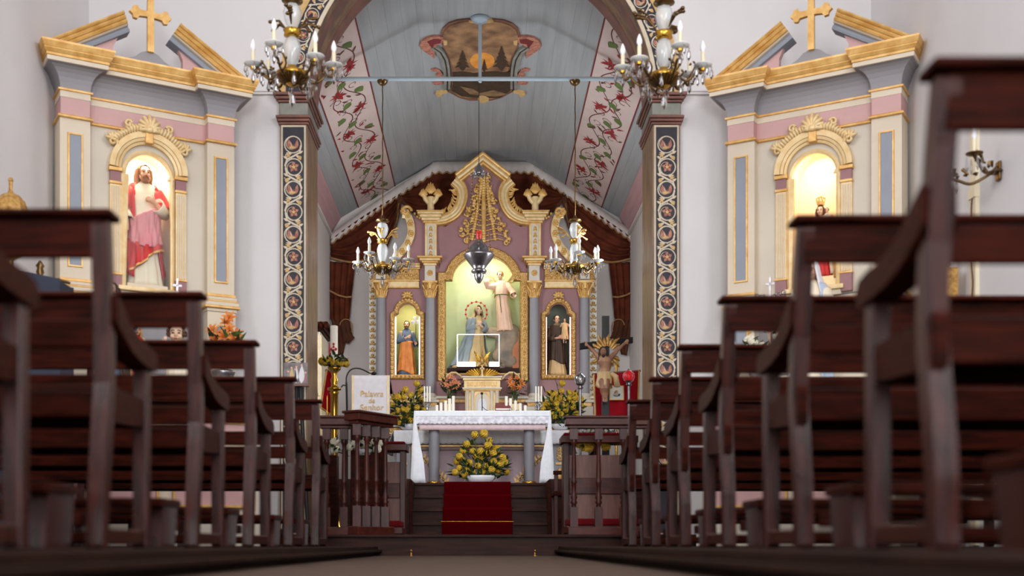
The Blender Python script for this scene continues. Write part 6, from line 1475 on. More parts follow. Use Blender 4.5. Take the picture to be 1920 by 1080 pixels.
arrangement('flower_wreath', 'ring of yellow flowers and leaves around the foot of the large candle', (x, YPc, zz(690)), wpts, .030, 70, .2, 77, leafl=.075, back=.02)
bn2, cl2 = banner('banner', 'folded red banner with gold edge hanging behind the brass candle stand', 612, 690, (612, 694), (622, 694), (601, 764), (628, 782), 'redcloth', 'gold', 11.0, wav=.02)
# lectern with the white cloth
YLc = 10.15; lc = thing('lectern', 'wooden lectern behind the left rail gate, hung with a lettered white cloth', 'lectern', (P(695, 0, YLc).x, YLc+.15, .162))
xl_, xr_ = P(659, 0, YLc).x, P(731, 0, YLc).x; zt2 = P(0, 704, YLc).z
b = MB(); b.box((xl_+xr_)/2-.06, (xl_+xr_)/2+.06, YLc+.08, YLc+.2, .2, zt2-.03); b.box((xl_+xr_)/2-.16, (xl_+xr_)/2+.16, YLc+.02, YLc+.3, .163, .2); b.build('column', 'wood', lc, bevel=.006)
b = MB(); b.box(xl_-.01, xr_-.05, YLc+.02, YLc+.06, .21, P(0, 797, YLc).z-.01); b.build('front_board', 'wood', lc, bevel=.004)
b = MB(); b.add([(xl_, YLc+.02, zt2-.02), (xr_, YLc+.02, zt2-.02), (xr_, YLc+.34, zt2-.12), (xl_, YLc+.34, zt2-.12)]+[(xl_, YLc+.02, zt2-.002), (xr_, YLc+.02, zt2-.002), (xr_, YLc+.34, zt2-.10), (xl_, YLc+.34, zt2-.10)], [(3, 2, 1, 0), (4, 5, 6, 7), (0, 1, 5, 4), (1, 2, 6, 5), (2, 3, 7, 6), (3, 0, 4, 7)]); b.build('reading_top', 'wood', lc, bevel=.004)
lcl = thing('lectern_cloth', 'white cloth with gold words and gold side bands hanging on the lectern', 'cloth', ((xl_+xr_)/2, YLc, zt2))
rows = []
zb2 = P(0, 797, YLc).z
for j in range(15):
    v = j/14; rows.append([(lerp(xl_, xr_, i/20), YLc-.004-.004*sin(i*.8+v*2)*v, lerp(zt2, zb2, v)) for i in range(21)])
b = MB(); b.grid(rows); b.build('cloth', 'white', lcl, solid=.003)
for a in (.04, .955):
    xx = lerp(xl_, xr_, a); b = MB(); b.box(xx-.007, xx+.007, YLc-.016, YLc-.009, zb2, zt2); b.build('gold_band', 'goldpale', lcl)
for txt, px, py, sz in (('Palavra', 697, 743.5, .072), ('de', 697, 755.5, .062), ('Senhor', 697, 769, .072)):
    cu = bpy.data.curves.new('lettering', 'FONT'); cu.body = txt; cu.size = sz; cu.align_x = 'CENTER'; cu.extrude = .002; cu.shear = .12
    o = bpy.data.objects.new('lettering', cu); COL.objects.link(o); cu.materials.append(M['golddark']); bpy.context.view_layer.update(); me_ = bpy.data.meshes.new_from_object(o.evaluated_get(bpy.context.evaluated_depsgraph_get())); bpy.data.objects.remove(o); o = bpy.data.objects.new('lettering', me_); COL.objects.link(o); o.parent = lcl; p = P(px, py, YLc); o.location = Vector((p.x, YLc-.014, p.z))-ORG[lcl.name]; o.rotation_euler = (pi/2, 0, 0)
# gooseneck microphone stand
YMc = 10.3; q = lambda px, py: tuple(P(px, py, YMc)); mg = thing('microphone_stand', 'black gooseneck microphone curving over the white lectern cloth', 'microphone', (P(650, 0, YMc).x, YMc, .162))
b = MB(); b.tube([(P(651, 0, YMc).x, YMc, .19), q(650.5, 765), q(649.5, 717)], .009, 8); b.lathe([(.06, .162), (.06, .18), (.02, .2)], (P(651, 0, YMc).x, YMc, 0), 18); b.build('pole', 'iron', mg)
b = MB(); b.tube(smoothpath([q(649.5, 717), q(650, 705), q(657, 694), q(668, 690.5), q(680, 693), q(692, 699), q(699, 700.5)], 5), .006, 8); b.tube([q(649.5, 723), q(643, 722), q(639.5, 726.5)], .006, 6); b.build('gooseneck', 'iron', mg)
b = MB(); p = P(701.5, 700, YMc); b.ball(p, (.022, .018, .017), 12, 8); b.tube([q(697, 700), q(701, 700.3)], .012, 8); b.build('mic_head', 'iron', mg)
# framed holy picture on a small easel
YPi = 9.36; pe = thing('picture_easel', 'small picture of white-robed figures on a dark easel, beside the left pillar', 'picture', (P(554, 0, YPi).x, YPi, .162))
p0, p1 = P(532, 720, YPi), P(577, 680, YPi); b = MB(); b.box(p0.x, p1.x, YPi, YPi+.012, p0.z, p1.z); pcn = b.build('picture', 'photo', pe)
f = Flat(lambda u, v, h: (lerp(p0.x, p1.x, u), YPi-h, lerp(p0.z, p1.z, v)))
for u, wd, top, m in ((.32, .2, .78, 'robecream'), (.52, .17, .82, 'white'), (.74, .24, .9, 'white'), (.18, .12, .6, 'lilac'), (.48, .07, .7, 'robemary'), (.9, .12, .55, 'mauve')):
    f.leaf(m, (u, .02), (u+.02, top), wd, 0, .003); f.disc('skin', (u+.01, top-.02), .05, 8, .004)
f.build({}, pcn)
b = MB(); b.box(p0.x-.01, p1.x+.01, YPi-.04, YPi+.03, p0.z-.02, p0.z-.001); b.build('ledge', 'redmarble', pe)
b = MB(); xm = (p0.x+p1.x)/2
for dx, dy in ((-.07, -.02), (.07, -.02), (0, .14)): b.tube([(xm+dx*.4, YPi+.03, p0.z+.05), (xm+dx*1.4, YPi+.03+dy, .165)], .016, 8)
b.build('easel_leg', 'iron', pe)
# carved wooden side piece on the chancel wall behind the left pillar
YS = 13.8; sx0, sx1 = -XC, -1.88
sd = thing('wall_shrine', 'narrow cream and gilt shrine with dark carved cornice on the left chancel wall', 'shrine', (-2.0, YS, .162))
zS = lambda py: P(0, py, YS).z
b = MB(); b.box(sx0, sx1, YS, YS+.7, .163, zS(622)); b.build('body', 'cream', sd)
b = MB(); b.box(sx1-.012, sx1+.012, YS+.02, YS+.06, .9, zS(628)); b.box(sx0+.02, sx1, YS-.012, YS+.0, zS(742), zS(738)); b.box(sx1-.05, sx1-.02, YS-.012, YS, zS(740), zS(630)); b.build('gilt_moulding', 'goldpale', sd)
b = MB()
for k, (z0, z1, e) in enumerate(((620.5, 617, .03), (616.8, 611, .06), (610.8, 606, .10))): b.box(sx0, sx1+e, YS-e, YS+.7+e, zS(z0), zS(z1))
for k in range(5): b.ball((sx1+.08-.06*k, YS-.10, zS(613)), (.03, .03, .05), 7, 5)
b.build('carved_cornice', 'wood', sd)
# white flowers and foliage standing low behind the rails
rr = random.Random(4)
for (px, py, n, wpx, hpx, pet, sz, lab, Yq) in ((612, 838, 14, 22, 22, 'petalW', .03, 'low arrangement of white flowers behind the far left rail', 10.32), (683, 838, 14, 30, 18, 'petalW', .03, 'low arrangement of white flowers behind the angled rail gate', 9.8), (1096, 832, 16, 12, 22, 'petalY', .032, 'yellow flowers on the kneeling desk, left gap of the right rail', 10.2), (1143, 830, 18, 18, 22, 'petalY', .032, 'yellow flowers on the kneeling desk, second gap of the right rail', 10.22)):
    c = P(px, py+14, Yq); c.z = max(c.z, 1.048) if pet == 'petalY' else c.z
    if pet == 'petalW': c.z = P(0, py+16, Yq).z
    pts = [tuple(P(px+rr.uniform(-wpx, wpx), py+rr.uniform(-hpx*.6, hpx*.4), Yq-.03)) for k in range(n)]
    o = arrangement('flower_arrangement', lab, (c.x, Yq, c.z), pts, sz, 34, .2, px, petal=pet, leafl=.09, pot=bowl(.07, .05, 'white', (c.x, Yq, c.z)))
    if pet == 'petalW':
        b = MB(); b.box(c.x-.10, c.x+.10, Yq-.08, Yq+.08, .163, c.z-.003); b.build('plinth_box', 'wood', o)
# brass carpet hooks on the aisle floor
for px, lab in ((771, 'left'), (1003, 'right')):
    Y = 8.7; x = P(px, 0, Y).x; b = MB(); b.lathe([(.012, 0), (.012, .004), (.005, .006), (.005, .035), (.009, .04), (.004, .046)], (x, Y, 0), 10)
    b.build('floor_peg', 'brass', None, 'small brass peg on the aisle floor before the chancel step, %s one' % lab, 'peg', local=(x, Y, 0))
# ------------------------------------------------------------------ pews
ZPL = .0715
def pew(s, X0, Y0, label, ln=2.05):
    if s < 0: ln = 1.54
    root = thing('pew', label, 'pew', (s*X0, Y0, ZPL), group='pews beside the aisle', local=True)
    def mk(nm, m, b, bevel=.004, par=root): return b.build(nm, m, par, bevel=bevel)
    key = ('pew', s)
    if key in PROTO:
        for ch in PROTO[key].children: dup(ch, root)
        return root
    PROTO[key] = root
    def bx(nm, m, x0, x1, y0, y1, z0, z1, bevel=.004): b = MB(); b.box(min(s*x0, s*x1), max(s*x0, s*x1), y0, y1, z0, z1); return mk(nm, m, b, bevel)
    leg = [(.0, 0), (.014, .2), (.05, .38), (.058, .46), (.045, .60), (.015, .78), (-.012, .905), (.036, .905), (.066, .78), (.098, .60), (.110, .46), (.104, .38), (.068, .2), (.056, 0)]
    if s < 0: leg = [(-.052, 0), (-.03, .2), (-.002, .38), (.012, .46), (.012, .60), (-.002, .78), (-.012, .905), (.036, .905), (.050, .78), (.066, .60), (.066, .46), (.054, .38), (.024, .2), (.0, 0)]
    arm = [(.045, .715), (.11, .685), (.16, .655), (.22, .635), (.30, .622), (.38, .618), (.43, .610), (.452, .588), (.448, .562), (.425, .548), (.36, .552), (.26, .560), (.18, .575), (.12, .598), (.045, .63)]
    for x in (0, ln-.05):
        for nm, poly, x0, x1, m in (('rear_leg', leg, x, x+.046, 'woodv'), ('arm', arm, x-.012, x+.058, 'wood')):
            b = MB(); b.prism(poly, min(s*x0, s*x1), max(s*x0, s*x1), 0, 'yz'); mk(nm, m, b, .012)
        bx('front_leg', 'woodv', x, x+.046, .375, .425, 0, .552, .006)
        b = MB(); b.prism([(.03, .355), (.40, .375), (.40, .452), (.03, .462)], *sorted((s*(x+.008), s*(x+.036))), 0, 'yz'); mk('side_rail', 'wood', b)
        bx('runner', 'woodv', x+.004, x+.042, .02, .374, .012, .055)
    bx('top_rail', 'wood', .02, ln-.02, -.004, .024, .805, .912); bx('cap_rail', 'wood', -.016, ln+.016, -.034, .062, .9122, .932, .007)
    by = .055 if s > 0 else .018
    bx('back_rail', 'wood', .02, ln-.02, by, by+.023, .562, .637)
    bx('lower_rail', 'wood', .02, ln-.02, by+.007, by+.029, .368, .44)
    bx('seat', 'wood', .03, ln-.03, .075, .45, .4405, .462, .006); bx('front_apron', 'wood', .03, ln-.03, .40, .42, .37, .44)
    bx('stretcher', 'wood', .03, ln-.03, .20, .23, .02, .05)
    for x in (.05, ln*.5, ln-.14):
        b = MB(); b.prism([(-.34, 0), (-.31, .14), (-.13, .14), (-.16, 0)], *sorted((s*x, s*(x+.045))), 0, 'yz'); mk('kneeler_leg', 'woodv', b)
    bx('kneeler', 'wood', .04, ln-.05, -.36, -.11, .1405, .168, .006)
    for x in (.06, ln-.12): bx('kneeler_brace', 'wood', x, x+.03, -.12, .02, .06, .10)
    return root
PROTO = {}
ORDN = ['nearest', 'second', 'third', 'fourth', 'fifth', 'farthest']
DZ = (2.24, 3.26, 4.32, 5.36, 6.45, 7.45)
for i, (d, X) in enumerate(zip((2.24, 3.30, 4.36, 5.41, 6.45, 7.46), (.872, .895, .908, .930, .948, .950))):
    pew(1, X, d, ('dark wooden pew on the right of the aisle, nearest, towering over the picture edge', 'dark wooden pew on the right of the aisle, second, its rail before the yellow niche', 'dark wooden pew on the right of the aisle, third from the viewer', 'dark wooden pew on the right of the aisle, fourth, in front of the white flowers', 'dark wooden pew on the right of the aisle, fifth from the viewer', 'dark wooden pew on the right of the aisle, farthest, nearest the communion rail')[i])
for i, (d, X) in enumerate(zip((2.24, 3.24, 4.29, 5.30, 6.45, 7.45), (1.022, 1.026, 1.024, 1.020, 1.026, 1.021))):
    pew(-1, X, d, ('dark wooden pew on the left of the aisle, nearest, only its arm in view', 'dark wooden pew on the left of the aisle, second, largest one seen whole', 'dark wooden pew on the left of the aisle, third, under the lit pink figure', 'dark wooden pew on the left of the aisle, fourth, in front of the orange lilies', 'dark wooden pew on the left of the aisle, fifth from the viewer', 'dark wooden pew on the left of the aisle, farthest, nearest the rail gate')[i])

# ------------------------------------------------------------------ chandeliers
def chandelier(nm, label, c, k, metal, leafm, zceil, seed, group, n=6, ph=.3):
    root = thing(nm, label, 'chandelier', c, group=group); x, y, z = c; rr = random.Random(seed)
    X = lambda a, r, h: (x+k*r*cos(a), y+k*r*sin(a), z+k*h)
    b = MB(); b.lathe([(.01*k, -.085*k), (.03*k, -.075*k), (.075*k, -.05*k), (.10*k, -.02*k), (.105*k, .0), (.085*k, .012*k), (.05*k, .02*k), (.03*k, .04*k), (.028*k, .05*k)], c, 20); b.build('bowl', 'brass', root)
    b = MB()
    for q in range(24): a = 2*pi*q/24; b.tube([X(a, .045, -.07), X(a, .085, -.045), X(a, .103, -.02)], .006*k, 5)
    b.build('bowl_fluting', metal, root)
    b = MB(); b.lathe([(.02*k, .05*k), (.035*k, .07*k), (.05*k, .13*k), (.055*k, .17*k), (.04*k, .22*k), (.025*k, .235*k)], c, 14, flute=.08, nf=7); b.build('glass_baluster', 'balglass', root)
    b = MB(); b.lathe([(.03*k, .235*k), (.055*k, .245*k), (.05*k, .265*k), (.06*k, .28*k), (.03*k, .29*k)], c, 16); b.build('collar', 'brass', root)
    b = MB(); b.lathe([(.02*k, .29*k), (.045*k, .33*k), (.058*k, .39*k), (.045*k, .44*k), (.02*k, .455*k)], c, 14, flute=.08, nf=7); b.build('glass_baluster', 'balglass', root)
    b = MB(); b.lathe([(.025*k, .455*k), (.07*k, .47*k), (.06*k, .49*k), (.02*k, .50*k), (.012*k, .53*k)], c, 16); b.build('crown', metal, root)
    b = MB(); N = max(2, int((zceil-z-k*.53)/.09)); 
    pts = [(x+.004*(i % 2), y+.004*((i+1) % 2), lerp(z+k*.53, zceil, i/N)) for i in range(N+1)]; b.tube(pts, .006, 6); b.lathe([(.03, -.04), (.05, -.02), (.055, 0)], (x, y, zceil), 12); b.build('chain', 'bronze', root)
    drop0 = None
    def drop(p, s_):
        nonlocal drop0
        if drop0 is None:
            d = MB(); d.lathe([(.002, -.075), (.012, -.055), (.0085, -.03), (.002, -.016)], (0, 0, 0), 6, smooth=False); d.ball((0, 0, -.008), .006, 6, 4)
            drop0 = d.build('crystal_drop', 'crystal', root, raw=True); drop0.location = Vector(p)-ORG[root.name]; drop0.scale = (s_, s_, s_)
        else:
            o = drop0.copy(); COL.objects.link(o); o.location = Vector(p)-ORG[root.name]; o.scale = (s_, s_, s_)
    arm0 = []
    for i in range(n):
        a = 2*pi*i/n+ph; hh = .06 if i % 2 == 0 else .015; R_ = .27 if i % 2 == 0 else .25
        b = MB(); b.tube(smoothpath([X(a, .09, -.01), X(a, .14, -.05), X(a, .19, -.02), X(a, .22, .015), X(a, R_-.015, -.02+hh*.4), X(a, R_, hh)], 4), .0085*k, 6)
        b.tube(smoothpath([X(a, .15, -.045), X(a+.2, .17, .0), X(a+.12, .2, .05), X(a-.05, .19, .065)], 3), .006*k, 5)
        for q in range(6):
            p = X(a+rr.uniform(-.2, .2), .13+.02*q, -.02+rr.uniform(-.04, .06)); e = Vector((rr.uniform(-1, 1), rr.uniform(-1, 1), rr.uniform(-.3, 1))).normalized()*.028*k
            b.tube([p, Vector(p)+e*.6, Vector(p)+e], [.003*k, .009*k, .002*k], 5)
        ar = b.build('arm', metal, root)
        b = MB(); b.lathe([(.012*k, hh*k), (.03*k, (hh+.006)*k), (.058*k, (hh+.022)*k), (.06*k, (hh+.026)*k), (.03*k, (hh+.016)*k), (.014*k, (hh+.014)*k)], X(a, R_, 0), 14); b.build('drip_pan', 'frost', ar)
        b = MB(); b.lathe([(.018*k, hh*k-.012*k), (.022*k, hh*k+.012*k), (.016*k, hh*k+.03*k)], X(a, R_, 0), 10); b.build('cup', 'brass', ar)
        b = MB(); b.lathe([(.0135*k, (hh+.03)*k), (.0135*k, (hh+.105)*k), (.010*k, (hh+.108)*k)], X(a, R_, 0), 10); b.build('candle_sleeve', 'candlesleeve', ar)
        b = MB(); b.lathe([(.010*k, (hh+.108)*k), (.018*k, (hh+.125)*k), (.0185*k, (hh+.140)*k), (.011*k, (hh+.165)*k), (.003*k, (hh+.182)*k)], X(a, R_, 0), 10); b.build('bulb', 'bulb', ar)
        for q in range(5): t = 2*pi*q/5; p = Vector(X(a, R_, hh+.018)); drop(p+Vector((.055*k*cos(t), .055*k*sin(t), 0)), k*rr.uniform(.8, 1.2))
        drop(X(a, R_, hh-.015), k*1.2); drop(X(a+pi/n, .12, -.02), k*1.3)
        b = MB()
        for q in range(5):
            p = Vector(X(a+.3, .05, .30)); e = Vector((cos(a+.3+rr.uniform(-.4, .4)), sin(a+.3+rr.uniform(-.4, .4)), rr.uniform(.1, .9)))*.13*k*rr.uniform(.6, 1.1)
            b.tube([p, p+e*.5+Vector((0, 0, .03*k)), p+e], [.004*k, .006*k, .010*k], 5); b.ball(p+e, (.016*k, .016*k, .012*k), 6, 4)
        if i % 2 == 0: b.build('leaf_spray', leafm, root)
    drop(X(0, 0, -.085), k*1.8)
    return root
M['balglass'] = mat('milky_cut_glass', (226, 228, 228), .12, var=.04, scale=20, spec=.8)
bs_ = M['balglass'].node_tree.nodes['Principled BSDF']; bs_.inputs['Alpha'].default_value = .55
M['frost'] = mat('frosted_glass', (224, 224, 220), .18, var=.05, scale=20, spec=.8)
c1 = (P(548, 0, 8.0).x, 8.0, P(0, 138, 8.0).z); c2 = (P(1245, 0, 8.0).x, 8.0, P(0, 142, 8.0).z)
chandelier('chandelier', 'crystal chandelier with candle bulbs hanging before the left pillar of the arch', c1, 1.05, 'bronze', 'bronze', ZN-.001, 3, 'nave chandeliers', ph=.25)
chandelier('chandelier', 'crystal chandelier with candle bulbs hanging before the right pillar of the arch', c2, 1.05, 'bronze', 'bronze', ZN-.001, 4, 'nave chandeliers', ph=.75)
c3 = (P(717, 0, YT).x, YT, P(0, 500, YT).z); c4 = (P(1078, 0, YT).x, YT, P(0, 500, YT).z)
chandelier('chandelier', 'gilt and crystal chandelier hanging in the chancel left of the high altar', c3, .98, 'bronze', 'gold', zr-.02, 5, 'chancel chandeliers', ph=.1)
chandelier('chandelier', 'gilt and crystal chandelier hanging in the chancel right of the high altar', c4, .98, 'bronze', 'gold', zr-.02, 6, 'chancel chandeliers', ph=.6)

# ------------------------------------------------------------------ sanctuary lamp
xs = P(898, 0, YT).x; zl_ = lambda py: P(0, py, YT).z
sl_ = thing('sanctuary_lamp', 'silver hanging lamp with small red glass in front of the high altar', 'lamp', (xs, YT, zl_(480)))
b = MB(); b.tube([(xs, YT, zr-.02), (xs, YT, zl_(306))], .0035, 5); b.build('cord', 'iron', sl_)
b = MB(); b.lathe([(.004, zl_(305)), (.02, zl_(310)), (.045, zl_(316)), (.05, zl_(320)), (.06, zl_(325)), (.062, zl_(328)), (.03, zl_(331))][::-1], (xs, YT, 0), 16)
for k in range(6): a = 2*pi*k/6; b.tube([(xs+.05*cos(a), YT+.05*sin(a), zl_(326)), (xs+.085*cos(a), YT+.085*sin(a), zl_(330)), (xs+.09*cos(a), YT+.09*sin(a), zl_(324))], .008, 5)
b.build('canopy', 'silver', sl_)
for k in range(3):
    a = 2*pi*k/3+.5; b = MB()
    for j in range(26):
        t = j/25; r = lerp(.075, .135, t); b.ball((xs+r*cos(a), YT+r*sin(a), lerp(zl_(330), zl_(474), t)), (.006, .006, .014), 5, 4)
    b.tube([(xs+.075*cos(a), YT+.075*sin(a), zl_(330)), (xs+.135*cos(a), YT+.135*sin(a), zl_(474))], .003, 4); b.build('chain', 'bronze', sl_)
b = MB(); b.lathe([(.018, zl_(449)), (.026, zl_(444)), (.027, zl_(434)), (.022, zl_(433))], (xs, YT, 0), 12); b.build('red_glass', 'redglass', sl_)
pr = [(3, 531), (7, 524), (9, 517), (8, 513), (14, 511), (14, 507), (11, 504), (15, 498), (21, 490), (27, 481), (28, 477), (22, 474), (18, 470), (17, 464), (12, 458), (8, 455), (6, 450)]
b = MB(); b.lathe([(r*YT/F, zl_(py)) for r, py in pr], (xs, YT, 0), 24, flute=.04, nf=12); b.build('body', 'silver', sl_)
for k in range(3):
    a = 2*pi*k/3+.5; b = MB(); b.tube([(xs+.12*cos(a), YT+.12*sin(a), zl_(480)), (xs+.16*cos(a), YT+.16*sin(a), zl_(474)), (xs+.15*cos(a), YT+.15*sin(a), zl_(468)), (xs+.135*cos(a), YT+.135*sin(a), zl_(472))], .010, 6); b.build('handle', 'silver', sl_)

# ------------------------------------------------------------------ right wall: sconce and cable trunking
yS_ = 7.22; zS_ = EYE+(HY-318)*yS_/F
sc = thing('wall_sconce', 'bronze two-candle wall sconce with crystal drops on the right wall', 'sconce', (XN, yS_, zS_))
b = MB(); b.lathe([(.05, -.02), (.03, 0), (.01, .02)], (XN-.02, yS_, zS_), 12); b.box(XN-.02, XN, yS_-.03, yS_+.03, zS_-.07, zS_+.05); b.build('back_plate', 'bronze', sc, bevel=.01)
for (tx_, ty_, th_) in ((XN-.20, yS_-.10, .05), (XN-.27, yS_+.10, -.02)):
    b = MB(); p0 = Vector((XN-.02, yS_, zS_)); p1 = Vector((tx_, ty_, zS_+th_)); md = (p0+p1)/2
    b.tube(smoothpath([p0, md+Vector((0, 0, -.06)), md*.4+p1*.6+Vector((0, 0, -.03)), p1], 5), .010, 6)
    for q in range(8): e = p0.lerp(p1, .2+.1*q); b.tube([e, e+Vector((random.uniform(-.03, .03), random.uniform(-.04, .04), random.uniform(-.02, .05)))], [.006, .012], 5)
    ar = b.build('arm', 'bronze', sc)
    b = MB(); b.lathe([(.012, 0), (.05, .012), (.052, .018), (.015, .014)], p1, 14); b.build('drip_pan', 'bronze', ar)
    b = MB(); b.lathe([(.013, .015), (.013, .10), (.01, .103)], p1, 10); b.build('candle_sleeve', 'candlesleeve', ar)
    b = MB(); b.lathe([(.010, .103), (.018, .12), (.011, .16), (.003, .178)], p1, 10); b.build('bulb', 'bulb', ar)
    for q in range(4): d = MB(); t = q*pi/2; d.lathe([(.002, -.10), (.012, -.07), (.008, -.035), (.002, -.005)], p1+Vector((.045*cos(t), .045*sin(t), 0)), 6, smooth=False); d.build('crystal_drop', 'crystal', ar)
tk = thing('cable_trunking', 'cream cable trunking with a brown cord on the right wall beneath the sconce', 'trunking', (XN, 7.56, .08))
b = MB(); b.box(XN-.025, XN, 7.52, 7.61, .08, EYE+(HY-245)*7.56/F); b.build('cover', 'candlesleeve', tk)
b = MB(); b.box(XN-.035, XN-.0, 7.515, 7.615, EYE+(HY-372)*7.56/F, EYE+(HY-352)*7.56/F); b.build('junction_box', 'candlesleeve', tk)
b = MB(); b.tube([(XN-.03, 7.56+.012*sin(i*.6), EYE+(HY-372)*7.56/F-.03*i) for i in range(24)], .005, 5); b.build('cord', 'leafb', tk)
# gilt item behind the nearest right pew
b = MB(); b.lathe([(.03, 0), (.05, .03), (.02, .06), (.035, .12), (.045, .2), (.03, .26), (.01, .30)], (3.06, 7.75, 1.90), 14); b.box(2.99, 3.13, 7.68, 7.82, .072, 1.899); b.build('gilt_urn', 'golddark', None, 'gilt urn on a tall stand by the right wall, mostly hidden by the nearest pew', 'urn', local=(3.06, 7.75, .072))

# ------------------------------------------------------------------ things round the left corner altar
gl = thing('gilt_lantern', 'gilded dome-topped lantern on a pole by the left wall', 'lantern', (-3.06, 7.65, ZPL)); zg = EYE+(HY-402)*7.65/F
b = MB(); b.lathe([(.12, ZPL), (.12, ZPL+.03), (.02, ZPL+.08), (.02, zg-.3)], (-3.06, 7.65, 0), 12); b.build('pole', 'bronze', gl)
b = MB(); b.lathe([(.02, -.3), (.09, -.26), (.10, -.02), (.12, 0), (.115, .03), (.095, .08), (.06, .12), (.02, .14), (.012, .16), (.012, .21), (.018, .22), (.01, .24)], (-3.06, 7.65, zg), 10, smooth=False); b.build('lantern_head', 'golddark', gl)
nb_ = thing('draped_case', 'navy cloth-covered case with a sloping top near the left wall', 'case', (-2.85, 7.2, ZPL)); Yn = 7.2
p1 = P(112, 523, Yn); p0 = Vector((-3.16, Yn, p1.z+.13))
b = MB(); b.prism([(p0.x, ZPL), (p1.x, ZPL), (p1.x, p1.z), (p0.x, p0.z)], Yn, Yn+.25); b.build('cloth_cover', 'navycloth', nb_, bevel=.02)
b = MB(); b.tube([tuple(P(108, 524, Yn+.1)), tuple(P(131, 531, Yn+.1))], .010, 6); b.build('rod', 'bronze', nb_)
cs = P(52, 505, 7.8); b = MB(); b.lathe([(.05, ZPL), (.05, ZPL+.02), (.012, ZPL+.05), (.012, cs.z-.05), (.03, cs.z-.03), (.012, cs.z), (.028, cs.z+.03), (.02, cs.z+.06), (.03, cs.z+.075), (.006, cs.z+.11)], (cs.x, 8.02, 0), 12); b.build('candlestick', 'bronze', None, 'slender dark candlestick behind the navy draped case', 'candlestick', local=(cs.x, 8.02, ZPL))
vsd = thing('votive_stand', 'narrow table with coloured votive glasses by the left wall', 'stand', (-2.82, 8.0, ZPL)); zv = EYE+(HY-641)*8.0/F
b = MB(); b.box(-3.18, -2.60, 7.93, 8.07, zv-.04, zv); b.build('table_top', 'wood', vsd, bevel=.004)
for x in (-3.16, -2.66):
    for y in (7.94, 8.03): b = MB(); b.box(x, x+.04, y, y+.03, ZPL, zv-.041); b.build('leg', 'woodv', vsd)
for i, c in enumerate(('white', 'robeblue', 'robered', 'leafg', 'navycloth', 'white', 'ochre', 'robecream', 'robepink', 'petalY', 'white')):
    x = -3.14+.050*i; b = MB(); b.lathe([(.018, 0), (.022, .03), (.020, .032)], (x, 7.98, zv+.0005), 10); b.build('votive_glass', c, None, '%s votive glass on the narrow table, %s from the wall' % ({'robeblue': 'blue', 'robered': 'red', 'leafg': 'green', 'navycloth': 'dark', 'ochre': 'amber', 'robecream': 'cream', 'robepink': 'pink', 'petalY': 'yellow'}.get(c, 'white'), ('first', 'second', 'third', 'fourth', 'fifth', 'sixth', 'seventh', 'eighth', 'ninth', 'tenth', 'last')[i]), 'votive glass', 'votive glasses', local=(x, 7.98, zv))
def gradine(A, nm): 
    b = MB(); b.box(-.43, .43, -.27, .065, 1.1105, 1.34); b.box(-.70, -.431, -.27, -.05, 1.1105, 1.34); b.box(.431, .70, -.27, -.05, 1.1105, 1.34); b.build('gradine', 'cream', bpy.data.objects[nm])
    b = MB(); b.box(-.76, .76, -.52, -.28, 1.1105, 1.118); b.box(-.76, .76, -.528, -.52, 1.0, 1.118); b.build('altar_linen', 'white', bpy.data.objects[nm])
gradine(LA, 'side_altar'); gradine(RA, 'side_altar.001')
zm = 1.1185
p = at_altar(LA, -.36, -.40, zm); st = thing('statue', 'statue of a bearded dark-haired man standing on the left corner altar', 'statue', p, LA[1]-.5)
figure_robed(st, EYE+(HY-527)*8.36/F-zm-.035, (0, 0, .035), 0, 'robeblue', 'robebrown', 'hairk', 'long', beard='hairk', arms='spread', base='wood')
p = at_altar(LA, -.19, -.40, zm)
st = thing('statue', 'small auburn-haired statue on the left corner altar, beside the bearded one', 'statue', p, LA[1])
figure_robed(st, EYE+(HY-607)*8.42/F-zm-.03, (0, 0, .03), 0, 'robered', 'robecream', 'hairg', 'long', arms='clasp', base='wood')
p = at_altar(LA, .10, -.40, zm); st = thing('statue', 'statue of a curly-haired child in white on the left corner altar', 'statue', p, LA[1]-.35)
f = Fig(st, EYE+(HY-606)*8.62/F-zm-.03, (0, 0, .03)).head((0, -.012, .86), 0, 0, 2.0); f.legs()
f.arm((-.112, 0, .70), (-.16, -.06, .62), (-.13, -.14, .72), (0, -.3, 1)); f.arm((.112, 0, .70), (.15, -.03, .58), (.07, -.13, .58), (-.7, -.4, .2), thumb=-1); f.skin('skinpale'); f.face(None, 'hairb', 'curly')
f.profile([(0, .16, .13, 0, 0), (.3, .125, .105, 0, 0), (.52, .11, .09, 0, 0), (.66, .11, .08, 0, 0), (.72, .10, .066, 0, .005), (.77, .055, .05, 0, .01)]); f.robe('tunic', 'robewhite', .02, .77, .004, 11, .07)
f.sleeve('sleeve', 'robewhite', (-.112, 0, .70), (-.16, -.06, .62), (-.13, -.14, .72)); f.sleeve('sleeve', 'robewhite', (.112, 0, .70), (.15, -.03, .58), (.07, -.13, .58))
b = MB(); b.lathe([(.16, -.04), (.16, 0), (.13, .012)], (0, 0, 0), 16); f.xf(b).build('base', 'wood', st)
